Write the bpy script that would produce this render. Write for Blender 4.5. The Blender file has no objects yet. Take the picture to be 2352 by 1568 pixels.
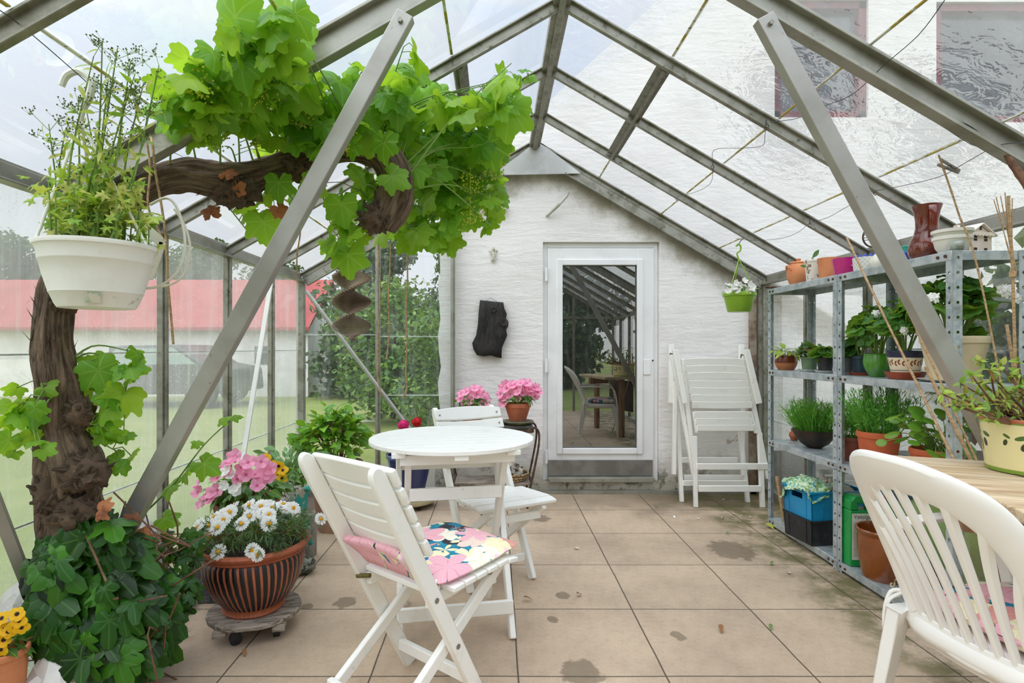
import bpy, math, random
from mathutils import Vector, Matrix, noise as NZ
V = Vector
R = math.radians
D = bpy.data
SC = bpy.context.scene
COL = SC.collection
rnd = random.Random(7)

# ---------------------------------------------------------------- camera
EYE = 1.2
cam = D.cameras.new('camera'); cam.lens = 20; cam.sensor_width = 36
cam.shift_x = 36 / 2352; cam.shift_y = 13 / 2352; cam.clip_start = .02; cam.clip_end = 400
camo = D.objects.new('camera', cam); COL.objects.link(camo)
camo.location = (0, 0, EYE); camo.rotation_euler = (R(90), 0, 0)
SC.camera = camo
FP = 20 / 36 * 2352


def P(px, py, Y):
    "the point of the place that the photograph shows at (px, py), Y metres from the camera"
    return V(((px - 1140) * Y / FP, Y, EYE - (py - 797) * Y / FP))


# ---------------------------------------------------------------- sky, sun, exposure
def srgb(h):
    h = h.lstrip('#')
    o = []
    for i in (0, 2, 4):
        x = int(h[i:i + 2], 16) / 255
        o.append(x / 12.92 if x <= .04045 else ((x + .055) / 1.055) ** 2.4)
    return (*o, 1)


class NT:
    "small wrapper for building node trees"
    def __init__(s, tree):
        s.t = tree; tree.nodes.clear()

    def n(s, typ, **kw):
        nd = s.t.nodes.new(typ)
        for k, v in kw.items():
            if k[0] == '_':
                setattr(nd, k[1:], v)
        for k, v in kw.items():
            if k[0] != '_':
                kk = int(k[1:]) if k[0] == 'i' and k[1:].isdigit() else k.replace('__', ' ')
                s.set(nd, kk, v)
        return nd

    def set(s, nd, key, v):
        inp = nd.inputs[key]
        if isinstance(v, bpy.types.Node):
            v = v.outputs[0]
        if isinstance(v, bpy.types.NodeSocket):
            s.t.links.new(v, inp)
        else:
            inp.default_value = v

    def math(s, op, a, b=0, c=0, clamp=False):
        nd = s.n('ShaderNodeMath', _operation=op, _use_clamp=clamp)
        s.set(nd, 0, a); s.set(nd, 1, b)
        if op in ('MULTIPLY_ADD', 'SMOOTH_MIN', 'COMPARE'):
            s.set(nd, 2, c)
        return nd.outputs[0]

    def ss(s, x, lo, hi):
        nd = s.n('ShaderNodeMapRange', _interpolation_type='SMOOTHSTEP')
        s.set(nd, 0, x); s.set(nd, 1, lo); s.set(nd, 2, hi); s.set(nd, 3, 0.); s.set(nd, 4, 1.)
        return nd.outputs[0]

    def mix(s, f, a, b, mode='MIX'):
        nd = s.n('ShaderNodeMix', _data_type='RGBA', _blend_type=mode)
        s.set(nd, 0, f); s.set(nd, 6, a); s.set(nd, 7, b)
        return nd.outputs[2]

    def noise(s, vec, scale, detail=4, rough=.55, dist=0):
        nd = s.n('ShaderNodeTexNoise', Scale=scale, Detail=detail, Roughness=rough, Distortion=dist)
        if vec is not None:
            s.set(nd, 'Vector', vec)
        return nd.outputs[0]

    def coord(s, kind='Object', stretch=None):
        o = s.n('ShaderNodeTexCoord').outputs[kind]
        if stretch:
            m = s.n('ShaderNodeMapping'); s.set(m, 'Vector', o); m.inputs['Scale'].default_value = stretch
            o = m.outputs[0]
        return o

    def vmath(s, op, a, b=None):
        nd = s.n('ShaderNodeVectorMath', _operation=op)
        s.set(nd, 0, a)
        if b is not None:
            s.set(nd, 1, b)
        return nd

    def bump(s, h, strength, dist=.01):
        return s.n('ShaderNodeBump', Strength=strength, Distance=dist, Height=h).outputs[0]

    def out(s, sh, kind='ShaderNodeOutputMaterial'):
        s.n(kind, Surface=sh)


W = D.worlds.new('sky'); SC.world = W; W.use_nodes = True
nt = NT(W.node_tree)
dirv = nt.coord('Generated')
sx = nt.n('ShaderNodeSeparateXYZ', Vector=dirv)
up = nt.ss(sx.outputs[2], .0, .75)
sky = nt.mix(up, (.90, .94, 1.0, 1), (.68, .80, 1.0, 1))
cl = nt.noise(nt.coord('Generated', (1, 1, 2.4)), 2.3, 5, .55, .3)
clm = nt.ss(cl, .47, .66)
sky = nt.mix(nt.math('MULTIPLY', clm, .75), sky, (.97, .97, .98, 1))
SUND = V((-.22, -.36, .90)).normalized()
dt = nt.vmath('DOT_PRODUCT', dirv, tuple(SUND)).outputs['Value']
glow = nt.math('POWER', nt.ss(dt, -.15, 1.0), 1.5)
sky2 = nt.mix(1.0, sky, nt.mix(glow, (1, 1, 1, 1), (3.6, 3.46, 3.24, 1)), 'MULTIPLY')
bg = nt.n('ShaderNodeBackground', Color=sky2, Strength=1.0)
nt.out(bg.outputs[0], 'ShaderNodeOutputWorld')

sun = D.lights.new('sun', 'SUN'); sun.energy = .9; sun.angle = R(50); sun.color = (1, .965, .905)
suno = D.objects.new('sun', sun); COL.objects.link(suno)
suno.rotation_euler = (-SUND).to_track_quat('-Z', 'Y').to_euler()
SC.view_settings.view_transform = 'Standard'; SC.view_settings.look = 'None'
SC.view_settings.gamma = 1; SC.view_settings.use_curve_mapping = False
SC.view_settings.exposure = -.10
SC.cycles.max_bounces = 10; SC.cycles.transparent_max_bounces = 40
SC.cycles.diffuse_bounces = 5; SC.cycles.transmission_bounces = 8
SC.cycles.caustics_refractive = True; SC.cycles.caustics_reflective = False

# ---------------------------------------------------------------- mesh helpers
class G:
    def __init__(s):
        s.v = []; s.f = []; s.m = []; s.u = {}

    def add(s, vs, fs, mi=0, uv=None):
        b = len(s.v)
        s.v.extend(tuple(x) for x in vs)
        for f in fs:
            s.f.append([i + b for i in f]); s.m.append(mi)
        if uv:
            for i, q in enumerate(uv):
                s.u[b + i] = q


def ob(name, g, mats, parent=None, smooth=35, bevel=0, world=False, seg=2, sub=0, solid=0):
    me = D.meshes.new(name)
    vs = g.v
    if world and parent is not None:
        mi = parent.matrix_basis.inverted()
        vs = [tuple(mi @ V(x)) for x in vs]
    me.from_pydata(vs, [], g.f)
    if not isinstance(mats, (list, tuple)):
        mats = [mats]
    for m in mats:
        me.materials.append(m)
    if len(mats) > 1:
        me.polygons.foreach_set('material_index', g.m)
    if g.u:
        uvl = me.uv_layers.new(name='UVMap')
        idx = [0] * len(me.loops); me.loops.foreach_get('vertex_index', idx)
        flat = []
        for i in idx:
            flat.extend(g.u.get(i, (0, 0)))
        uvl.data.foreach_set('uv', flat)
    if smooth:
        me.polygons.foreach_set('use_smooth', [True] * len(me.polygons))
        me.set_sharp_from_angle(angle=R(smooth))
    me.update()
    o = D.objects.new(name, me); COL.objects.link(o)
    if parent is not None:
        o.parent = parent
    if solid:
        md = o.modifiers.new('t', 'SOLIDIFY'); md.thickness = solid; md.offset = 0
    if bevel:
        md = o.modifiers.new('b', 'BEVEL'); md.width = bevel; md.segments = seg; md.limit_method = 'ANGLE'; md.angle_limit = R(40)
    if sub:
        md = o.modifiers.new('s', 'SUBSURF'); md.levels = sub; md.render_levels = sub
    return o


def inst(name, src, parent, mat4):
    o = D.objects.new(name, src.data if hasattr(src, 'data') else src); COL.objects.link(o)
    o.parent = parent; o.matrix_local = mat4
    return o


def tag(o, label, cat, group=None, kind=None):
    o['label'] = label; o['category'] = cat
    if group: o['group'] = group
    if kind: o['kind'] = kind
    return o


def T(name, label, cat, loc=(0, 0, 0), rz=0, group=None, kind=None):
    o = D.objects.new(name, None); COL.objects.link(o); o.empty_display_size = .05
    o.location = loc; o.rotation_euler = (0, 0, rz)
    o.matrix_basis = Matrix.Translation(V(loc)) @ Matrix.Rotation(rz, 4, 'Z')
    return tag(o, label, cat, group, kind)


def struct(name, g, m, label=None, cat='structure', parent=None, **kw):
    o = ob(name, g, m, parent, **kw)
    if parent is None:
        tag(o, label, cat, None, 'structure')
    return o


def box(g, c, s, rot=None, mi=0):
    c = V(c); vs = []
    for x in (-.5, .5):
        for y in (-.5, .5):
            for z in (-.5, .5):
                q = V((x * s[0], y * s[1], z * s[2]))
                vs.append(c + (rot @ q if rot else q))
    g.add(vs, [(0, 1, 3, 2), (4, 6, 7, 5), (0, 4, 5, 1), (2, 3, 7, 6), (0, 2, 6, 4), (1, 5, 7, 3)], mi)


def frame(d, up=(0, 0, 1)):
    d = V(d).normalized(); u = V(up)
    if abs(d.dot(u.normalized())) > .995:
        u = V((0, 1, 0)) if abs(d.y) < .9 else V((1, 0, 0))
    x = d.cross(u).normalized(); z = x.cross(d).normalized()
    return x, d, z


def bar(g, p, q, w, d, up=(0, 0, 1), mi=0, off=(0, 0)):
    "rectangular bar from p to q: w wide across, d deep along the up side"
    p = V(p); q = V(q); x, y, z = frame(q - p, up)
    o = x * off[0] + z * off[1]; L = (q - p).length
    vs = []; uv = []
    for e, l in ((p, 0), (q, L)):
        for a, b in ((-.5, -.5), (.5, -.5), (.5, .5), (-.5, .5)):
            vs.append(e + o + x * w * a + z * d * b); uv.append((a, l))
    g.add(vs, [(3, 2, 1, 0), (4, 5, 6, 7), (0, 1, 5, 4), (1, 2, 6, 5), (2, 3, 7, 6), (3, 0, 4, 7)], mi, uv)


def cr(pts, n=6):
    "smooth path through points"
    pts = [V(p) for p in pts]
    if len(pts) < 3:
        return [pts[0].lerp(pts[-1], i / n) for i in range(n + 1)]
    o = []
    for i in range(len(pts) - 1):
        a = pts[max(i - 1, 0)]; b = pts[i]; c = pts[i + 1]; d = pts[min(i + 2, len(pts) - 1)]
        for k in range(n):
            t = k / n
            o.append(.5 * ((2 * b) + (c - a) * t + (2 * a - 5 * b + 4 * c - d) * t * t + (3 * b - a - 3 * c + d) * t ** 3))
    o.append(pts[-1])
    return o


def lerpl(vals, n):
    "resample a list of numbers to n"
    o = []
    for i in range(n):
        t = i / max(n - 1, 1) * (len(vals) - 1); k = min(int(t), len(vals) - 2) if len(vals) > 1 else 0
        o.append(vals[0] if len(vals) == 1 else vals[k] + (vals[k + 1] - vals[k]) * (t - k))
    return o


def tube(g, pts, r, n=8, mi=0, cap=True, fn=None):
    pts = [V(p) for p in pts]; m = len(pts)
    rr = lerpl(r, m) if isinstance(r, (list, tuple)) else [r] * m
    up = V((.13, .21, 1)); vs = []; fs = []; L = 0; uv = []
    for i, p in enumerate(pts):
        d = pts[min(i + 1, m - 1)] - pts[max(i - 1, 0)]
        if i: L += (p - pts[i - 1]).length
        x, y, z = frame(d if d.length > 1e-9 else (0, 0, 1), up)
        up = z
        for k in range(n):
            a = 2 * math.pi * k / n
            rad = rr[i] if fn is None else fn(i, k, rr[i], L, a)
            vs.append(p + x * math.cos(a) * rad + z * math.sin(a) * rad); uv.append((k / n, L))
    for i in range(m - 1):
        for k in range(n):
            a = i * n + k; b = i * n + (k + 1) % n
            fs.append((a, b, b + n, a + n))
    if cap:
        fs.append(tuple(range(n))[::-1]); fs.append(tuple((m - 1) * n + k for k in range(n)))
    g.add(vs, fs, mi, uv)


def lathe(g, prof, n=32, c=(0, 0, 0), mi=0, fn=None):
    c = V(c); vs = []; fs = []; uv = []
    for j, (r, z) in enumerate(prof):
        for k in range(n):
            a = 2 * math.pi * k / n
            rr = r if fn is None else fn(r, z, a)
            vs.append(c + V((math.cos(a) * rr, math.sin(a) * rr, z))); uv.append((k / n, z))
    for j in range(len(prof) - 1):
        for k in range(n):
            a = j * n + k; b = j * n + (k + 1) % n
            fs.append((a, b, b + n, a + n))
    if prof[0][0] > 1e-6: fs.append(tuple(range(n))[::-1])
    if prof[-1][0] > 1e-6: fs.append(tuple((len(prof) - 1) * n + k for k in range(n)))
    g.add(vs, fs, mi, uv)


def plate(g, poly, t, mi=0, uv=None):
    "solid slab from a polygon and a thickness vector"
    n = len(poly); t = V(t); vs = [V(p) for p in poly] + [V(p) + t for p in poly]
    fs = [tuple(range(n))[::-1], tuple(range(n, 2 * n))] + [(i, (i + 1) % n, n + (i + 1) % n, n + i) for i in range(n)]
    g.add(vs, fs, mi, uv * 2 if uv else None)


def blob(g, c, r, amp=.15, fr=3, n=12, mi=0, seed=0):
    c = V(c); r = r if hasattr(r, '__len__') else (r, r, r)
    vs = []; fs = []
    for i in range(n + 1):
        th = math.pi * i / n
        for k in range(2 * n):
            ph = math.pi * k / n
            d = V((math.sin(th) * math.cos(ph), math.sin(th) * math.sin(ph), math.cos(th)))
            s = 1 + amp * (NZ.noise(d * fr + V((seed, seed * 2, 0)))) * 1.6
            vs.append(c + V((d.x * r[0], d.y * r[1], d.z * r[2])) * s)
    for i in range(n):
        for k in range(2 * n):
            a = i * 2 * n + k; b = i * 2 * n + (k + 1) % (2 * n)
            fs.append((a, a + 2 * n, b + 2 * n, b))
    g.add(vs, fs, mi)


# ---------------------------------------------------------------- materials
def M(name, col, rough=.5, metal=0, col2=None, sc=6, lo=.42, hi=.62, bump=0, bsc=60, st=None, spec=.5, coat=0, kind='Object', bd=.004, col3=None, sc3=30, lo3=.55, hi3=.7):
    m = D.materials.new(name); m.use_nodes = True; t = NT(m.node_tree)
    c = srgb(col) if isinstance(col, str) else col
    co = t.coord(kind, st)
    if col2:
        c = t.mix(t.ss(t.noise(co, sc, 5, .6), lo, hi), c, srgb(col2))
    if col3:
        c = t.mix(t.ss(t.noise(co, sc3, 4, .65), lo3, hi3), c, srgb(col3))
    b = t.n('ShaderNodeBsdfPrincipled', Base__Color=c, Roughness=rough, Metallic=metal)
    b.inputs['Specular IOR Level'].default_value = spec
    b.inputs['Coat Weight'].default_value = coat; b.inputs['Coat Roughness'].default_value = .08
    if bump:
        t.set(b, 'Normal', t.bump(t.noise(co, bsc, 4, .6), bump, bd))
    t.out(b.outputs[0])
    return m


def LM(name, cols, vein=None, trans=.4, rough=.42, veinc=None, spec=.5, tg=.5, vk=.6):
    "leaf: colour by leaf, veins by its own outline, light shining through"
    m = D.materials.new(name); m.use_nodes = True; t = NT(m.node_tree)
    rp = t.n('ShaderNodeNewGeometry').outputs['Random Per Island']
    ramp = t.n('ShaderNodeValToRGB'); t.set(ramp, 0, rp)
    el = ramp.color_ramp.elements
    while len(el) < len(cols): el.new(.5)
    for i, c in enumerate(cols):
        el[i].position = i / max(len(cols) - 1, 1); el[i].color = srgb(c)
    c = t.mix(t.math('MULTIPLY', t.noise(t.coord('Object'), 45, 3), .35), ramp.outputs[0], srgb(cols[0]))
    if vein:
        uv = t.n('ShaderNodeSeparateXYZ', Vector=t.coord('UV'))
        x = t.math('ABSOLUTE', uv.outputs[0]); y = uv.outputs[1]
        if vein == 'palm':
            an = t.math('ARCTAN2', x, y); rad = t.math('SQRT', t.math('ADD', t.math('MULTIPLY', x, x), t.math('MULTIPLY', y, y)))
            d = t.math('MULTIPLY', t.math('PINGPONG', an, .42), rad)
            k = t.math('SUBTRACT', 1., t.ss(d, .008, .022))
        else:
            k1 = t.math('SUBTRACT', 1., t.ss(x, .01, .026))
            w = t.math('PINGPONG', t.math('SUBTRACT', y, t.math('MULTIPLY', x, .8)), .06)
            k = t.math('MAXIMUM', k1, t.math('MULTIPLY', t.math('SUBTRACT', 1., t.ss(w, .0, .012)), .5))
        c = t.mix(t.math('MULTIPLY', k, vk), c, srgb(veinc or '#b9cf6a'))
    b = t.n('ShaderNodeBsdfPrincipled', Base__Color=c, Roughness=rough)
    b.inputs['Specular IOR Level'].default_value = spec
    tr = t.n('ShaderNodeBsdfTranslucent', Color=t.mix(tg, c, srgb('#c3e028'), 'MIX'))
    mx = t.n('ShaderNodeMixShader', i0=trans, i1=b.outputs[0], i2=tr.outputs[0])
    t.out(mx.outputs[0])
    return m


def glassmat(name, haze=.1, streak=.15, st=(30, 30, 2), drops=0., ripple=0., tint=(.97, .985, .98, 1), moss=0., gloss=.07, rsc=16, hz=(.9, .92, .92, 1)):
    m = D.materials.new(name); m.use_nodes = True; t = NT(m.node_tree)
    oc = t.coord('Object')
    tr = t.n('ShaderNodeBsdfTransparent', Color=tint).outputs[0]
    if ripple:
        h = t.noise(t.coord('Object', (1, 1, 1)), rsc, 3, .6, .6)
        rf = t.n('ShaderNodeBsdfRefraction', Color=tint, Roughness=.02, IOR=1.12)
        t.set(rf, 'Normal', t.bump(h, 1., .035))
        tr = t.n('ShaderNodeMixShader', i0=ripple, i1=tr, i2=rf.outputs[0]).outputs[0]
    a = t.noise(t.coord('Object', st), 1.0, 4, .6)
    k = t.math('ADD', haze, t.math('MULTIPLY', t.ss(a, .45, .75), streak), clamp=True)
    big = t.noise(oc, 1.3, 3)
    k = t.math('MULTIPLY', k, t.math('ADD', .35, t.math('MULTIPLY', big, 1.3)))
    if drops:
        vo = t.n('ShaderNodeTexVoronoi', Scale=85., Vector=t.coord('Object', (1, 1, .7)))
        dk = t.math('MULTIPLY', t.math('SUBTRACT', 1., t.ss(vo.outputs['Distance'], .12, .3)), t.ss(t.noise(oc, 5, 3), .42, .62))
        k = t.math('ADD', k, t.math('MULTIPLY', dk, drops), clamp=True)
    df = t.n('ShaderNodeBsdfDiffuse', Color=hz).outputs[0]
    tl = t.n('ShaderNodeBsdfTranslucent', Color=hz).outputs[0]
    dd = t.n('ShaderNodeMixShader', i0=.5, i1=df, i2=tl).outputs[0]
    sh = t.n('ShaderNodeMixShader', i0=k, i1=tr, i2=dd).outputs[0]
    if moss:
        mk = t.math('MULTIPLY', t.ss(t.noise(oc, 2.2, 5, .7), .56, .75), moss)
        sh = t.n('ShaderNodeMixShader', i0=mk, i1=sh, i2=t.n('ShaderNodeBsdfDiffuse', Color=srgb('#8d8f62')).outputs[0]).outputs[0]
    gl = t.n('ShaderNodeBsdfGlossy', Roughness=.03, Color=(1, 1, 1, 1))
    fr = t.math('ADD', gloss * .4, t.math('MULTIPLY', t.n('ShaderNodeFresnel', IOR=1.3).outputs[0], gloss * 8), clamp=True)
    sh = t.n('ShaderNodeMixShader', i0=t.math('MINIMUM', fr, .35), i1=sh, i2=gl.outputs[0]).outputs[0]
    t.out(sh)
    return m


ALU = M('aluminium', '#a7a69c', .42, .55, '#8b897c', 5, .4, .7, .12, 90, (1, 1, 1), col3='#6c6a58', sc3=14, lo3=.6, hi3=.8)
ALUD = M('aluminium_dirty', '#a09e93', .48, .5, '#7c7b6c', 9, .4, .7, .2, 120, col3='#55573f', sc3=25, lo3=.55, hi3=.75)
ALUB = M('aluminium_brace', '#b3b1ab', .38, .5, '#9a978f', 3, .35, .7, .06, 200, col3='#7d7a70', sc3=60, lo3=.68, hi3=.75)
ZINC = M('zinc_sheet', '#c2c9cb', .42, .4, '#a0acb0', 18, .4, .65, .1, 60, col3='#7c7f78', sc3=7, lo3=.6, hi3=.75)
WHITE = M('white_paint', '#f2f1ec', .38, 0, '#e4e1d6', 7, .5, .8, .06, 90)
GL_L = glassmat('wet_glass', .34, .20, (16, 16, 1.0), .45, .05, gloss=.05)
GL_R = glassmat('side_glass', .10, .14, (22, 22, 1.4), .35, .05, gloss=.05)
GL_E = glassmat('end_glass', .05, .16, (14, 14, 2), .22, .0, gloss=.03)
GL_RL = glassmat('roof_glass_clear', .0, .035, (4, 14, 4), .0, .0, gloss=.02)
GL_RR = glassmat('roof_glass_rippled', .08, .12, (5, 16, 5), .0, .30, moss=.10, gloss=.02, rsc=14, tint=(.86, .865, .87, 1), hz=(.6, .62, .62, 1))
# ================================================================ SETTING
XL, XR, YB = -1.587, 2.19, 4.62           # glass walls left and right, end frame
RX, RZ, EZL, EZR = .31, 2.87, 1.79, 1.77  # ridge, eaves
YS = [4.62, 4.0, 3.35, 2.70, 2.05, 1.40, .75, .10, -.55, -1.20]
YF = YS[-1]
HW = 4.68                                  # face of the house gable

# floor of concrete paving slabs
m = D.materials.new('paving'); m.use_nodes = True; t = NT(m.node_tree)
oc = t.coord('Object')
br = t.n('ShaderNodeTexBrick', Vector=oc, Scale=1., Mortar__Size=.0035, Mortar__Smooth=.25, Bias=0., Brick__Width=.54, Row__Height=.531, Color1=(0, 0, 0, 1), Color2=(1, 1, 1, 1))
br.offset = 0; br.squash = 1
mp = t.n('ShaderNodeMapping', Vector=oc); mp.inputs['Location'].default_value = (-.08 + 5.4, -2.075 + 5.31, 0)
wob = t.n('ShaderNodeTexNoise', Scale=2.2, Vector=oc, Detail=3)
wv = t.vmath('SCALE', t.vmath('SUBTRACT', wob.outputs[1], (.5, .5, .5)).outputs[0]); wv.inputs['Scale'].default_value = .012
t.set(br, 'Vector', t.vmath('ADD', mp.outputs[0], wv.outputs[0]).outputs[0])
joint = br.outputs['Fac']
n1 = t.noise(oc, 1.6, 6, .62); n2 = t.noise(oc, 26, 5, .7); n3 = t.noise(oc, 190, 2, .6)
c = t.mix(t.ss(n1, .35, .68), srgb('#c8b197'), srgb('#a8937e'))
c = t.mix(t.math('MULTIPLY', br.outputs['Color'], .28), c, srgb('#dac3a8'))
c = t.mix(t.math('MULTIPLY', t.ss(n2, .4, .75), .35), c, srgb('#99846d'))
c = t.mix(t.math('MULTIPLY', t.ss(n3, .52, .7), .45), c, srgb('#8a7a69'))
sp = t.n('ShaderNodeSeparateXYZ', Vector=oc)
# damp dark slabs by the house wall and moss beside the shelves
n4 = t.noise(oc, 3.2, 5, .6)
edge = t.math('MULTIPLY', t.ss(t.math('ADD', sp.outputs[1], t.math('MULTIPLY', n4, .9)), 4.35, 4.95), t.ss(sp.outputs[0], .3, 1.5))
c = t.mix(t.math('MULTIPLY', edge, .75), c, srgb('#5f5138'))
mo = t.math('MULTIPLY', t.ss(t.math('ADD', sp.outputs[0], t.math('MULTIPLY', n4, .5)), 1.62, 1.95), t.ss(t.noise(oc, 6, 5, .65), .36, .62))
c = t.mix(t.math('MULTIPLY', mo, .85), c, srgb('#5c5a2c'))
lf = t.math('SUBTRACT', 1., t.ss(t.math('ADD', sp.outputs[0], t.math('MULTIPLY', n4, .3)), -1.22, -1.14))
c = t.mix(lf, c, srgb('#5b4c40'))
# drip stains
for px, py, rr in ((1293, 1366, .036), (1270, 1422, .026), (793, 1382, .05), (1240, 1190, .07), (1337, 1546, .075), (705, 1392, .03), (1680, 1262, .13), (1558, 1460, .03)):
    q = P(px, py, EYE * FP / (py - 797))
    dv = t.vmath('LENGTH', t.vmath('MULTIPLY', t.vmath('SUBTRACT', oc, (q.x, q.y, 0)).outputs[0], (1, .8, 0)).outputs[0]).outputs['Value']
    dv = t.math('ADD', dv, t.math('MULTIPLY', t.math('SUBTRACT', t.noise(oc, 22, 3), .5), rr * 1.3))
    c = t.mix(t.math('MULTIPLY', t.math('SUBTRACT', 1., t.ss(dv, rr * .8, rr * 1.1)), .55), c, srgb('#4b3f2c'))
c = t.mix(t.math('MULTIPLY', joint, .85), c, srgb('#3d342a'))
wet = t.math('SUBTRACT', .85, t.math('MULTIPLY', edge, .6))
b = t.n('ShaderNodeBsdfPrincipled', Base__Color=c, Roughness=wet)
hh = t.math('SUBTRACT', t.math('ADD', t.math('MULTIPLY', n2, .4), t.math('MULTIPLY', n3, .35)), t.math('MULTIPLY', joint, 2.2))
t.set(b, 'Normal', t.bump(hh, .5, .006)); t.out(b.outputs[0])
g = G(); box(g, (.3, 1.74, -.05), (3.86, 6.0, .1))
struct('floor', g, m, 'floor of square weathered concrete paving slabs', 'floor')

# house gable wall of whitewashed brick
m = D.materials.new('whitewashed_brick'); m.use_nodes = True; t = NT(m.node_tree)
oc = t.coord('Object')
a = t.noise(t.coord('Object', (3.2, 1, 15)), 1.0, 5, .6, .6); b2 = t.noise(t.coord('Object', (9, 1, 22)), 1.5, 4, .65)
b3 = t.noise(oc, 70, 3, .6)
sp = t.n('ShaderNodeSeparateXYZ', Vector=oc); X, Z = sp.outputs[0], sp.outputs[2]
c = t.mix(t.ss(t.noise(oc, 1.7, 4), .35, .7), srgb('#f3f0ee'), srgb('#e9e5e2'))
low = t.math('SUBTRACT', 1., t.ss(t.math('SUBTRACT', Z, t.math('MULTIPLY', t.noise(oc, 4, 5, .7), .55)), -.28, .12))
c = t.mix(t.math('MULTIPLY', low, .75), c, srgb('#a09a80'))
c = t.mix(t.math('MULTIPLY', t.math('MULTIPLY', low, t.ss(t.noise(oc, 11, 5, .7), .5, .62)), .85), c, srgb('#4d4a34'))
# grime running down from under the roof flashing
rl = t.math('ADD', Z, t.math('MULTIPLY', t.math('ABSOLUTE', t.math('SUBTRACT', X, RX)), .582))
gr = t.ss(t.math('ADD', rl, t.math('MULTIPLY', t.noise(oc, 5, 5, .7), .5)), 2.72, 3.05)
gr = t.math('MULTIPLY', gr, t.math('SUBTRACT', 1., t.ss(rl, 2.86, 2.9)))
c = t.mix(t.math('MULTIPLY', gr, .8), c, srgb('#857c5e'))
fl = t.math('MULTIPLY', t.ss(t.noise(oc, 6.5, 5, .7), .60, .67), t.math('MULTIPLY', t.ss(X, 1.2, 1.36), t.math('SUBTRACT', 1., t.ss(Z, .4, .75))))
c = t.mix(t.math('MULTIPLY', fl, .7), c, srgb('#a98f74'))
b = t.n('ShaderNodeBsdfPrincipled', Base__Color=c, Roughness=.85)
hh = t.math('ADD', t.math('ADD', a, t.math('MULTIPLY', b2, .5)), t.math('MULTIPLY', b3, .12))
t.set(b, 'Normal', t.bump(hh, .42, .022)); t.out(b.outputs[0])
WALLM = m
DX0, DX1, DZ0, DZ1 = .383, 1.343, .097, 2.066
HT = lambda x: 2.42 + .93 * (x + .43)
g = G(); th = (0, .32, 0)
YH = HW
rag = [(-.47 - .012 * math.sin(i * 2.1) - (.03 if i < 4 else 0) + .010 * NZ.noise(V((i * .7, 3, 1))), i * .13) for i in range(19)]
plate(g, [(x, YH, z) for x, z in rag][::-1] + [(-.4, YH, 0), (DX0, YH, 0), (DX0, YH, HT(DX0)), (-.45, YH, 2.42)], th)
plate(g, [(DX0, YH, 0), (DX1, YH, 0), (DX1, YH, DZ0), (DX0, YH, DZ0)], th)
plate(g, [(DX0, YH, DZ1), (DX1, YH, DZ1), (DX1, YH, HT(DX1)), (DX0, YH, HT(DX0))], th)
WA = (2.29, 3.06, 3.09, 4.06); WB = (3.62, 4.55, 3.05, 4.04)


def seg(x0, x1, z0, z1=None):
    plate(g, [(x0, YH, z0), (x1, YH, z0), (x1, YH, HT(x1) if z1 is None else z1), (x0, YH, HT(x0) if z1 is None else z1)], th)


seg(DX1, WA[0], 0); seg(WA[0], WA[1], 0, WA[2]); seg(WA[0], WA[1], WA[3]); seg(WA[1], WB[0], 0)
seg(WB[0], WB[1], 0, WB[2]); seg(WB[0], WB[1], WB[3]); seg(WB[1], 5.2, 0); 
plate(g, [(5.2, YH, 0), (10.5, YH, 0), (10.5, YH, 2.6), (5.2, YH, HT(5.2))], th)
struct('wall_back', g, WALLM, 'whitewashed rough brick gable wall of the house', 'wall', smooth=0)
g = G(); box(g, (6.3, HW - .006, .17), (8.1, .03, .36))
struct('baseboard_back', g, M('tarred_plinth', '#4a4a48', .8, 0, '#5d5c58', 5, bump=.3, bsc=30), 'dark tarred plinth of the house wall outside the right glass', 'plinth')
# roof of the house behind its gable
g = G(); TL = M('roof_tile', '#a4523f', .8, 0, '#7d3f33', 4, bump=.4, bsc=20)
plate(g, [(-.45, HW + .3, 2.30), (5.2, HW + .3, HT(5.2) - .10), (5.2, 14, HT(5.2) - .10), (-.45, 14, 2.30)], (-.02, 0, .05))
struct('roof_house', g, TL, 'house roof slope behind the white gable', 'roof')
# gable windows, red frames
RED = M('red_paint', '#7d2a34', .5, 0, '#64222b', 8)
PANE = M('dark_pane', '#3f454c', .15, 0, '#5d6369', 2.5, .35, .7, spec=.6)
for i, (x0, x1, z0, z1) in enumerate((WA, WB)):
    g = G(); box(g, ((x0 + x1) / 2, HW + .10, (z0 + z1) / 2), (x1 - x0, .02, z1 - z0))
    w = struct('window_%d' % (i + 1), g, PANE, ['dark house window with red frame nearer the ridge', 'dark house window with red frame at the right edge'][i], 'window')
    g = G(); f = .06
    for cx, cz, sx_, sz_ in (((x0 + x1) / 2, z0 + f / 2, x1 - x0, f), ((x0 + x1) / 2, z1 - f / 2, x1 - x0, f), (x0 + f / 2, (z0 + z1) / 2, f, z1 - z0), (x1 - f / 2, (z0 + z1) / 2, f, z1 - z0)):
        box(g, (cx, HW + .06, cz), (sx_, .07, sz_))
    ob('window_frame', g, RED, w)

# ---- greenhouse: left wall
def along(y0, y1, x, z, w, h, m, name, parent):
    g = G(); bar(g, (x, y0, z), (x, y1, z), w, h); return ob(name, g, m, parent, bevel=.003)


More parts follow.
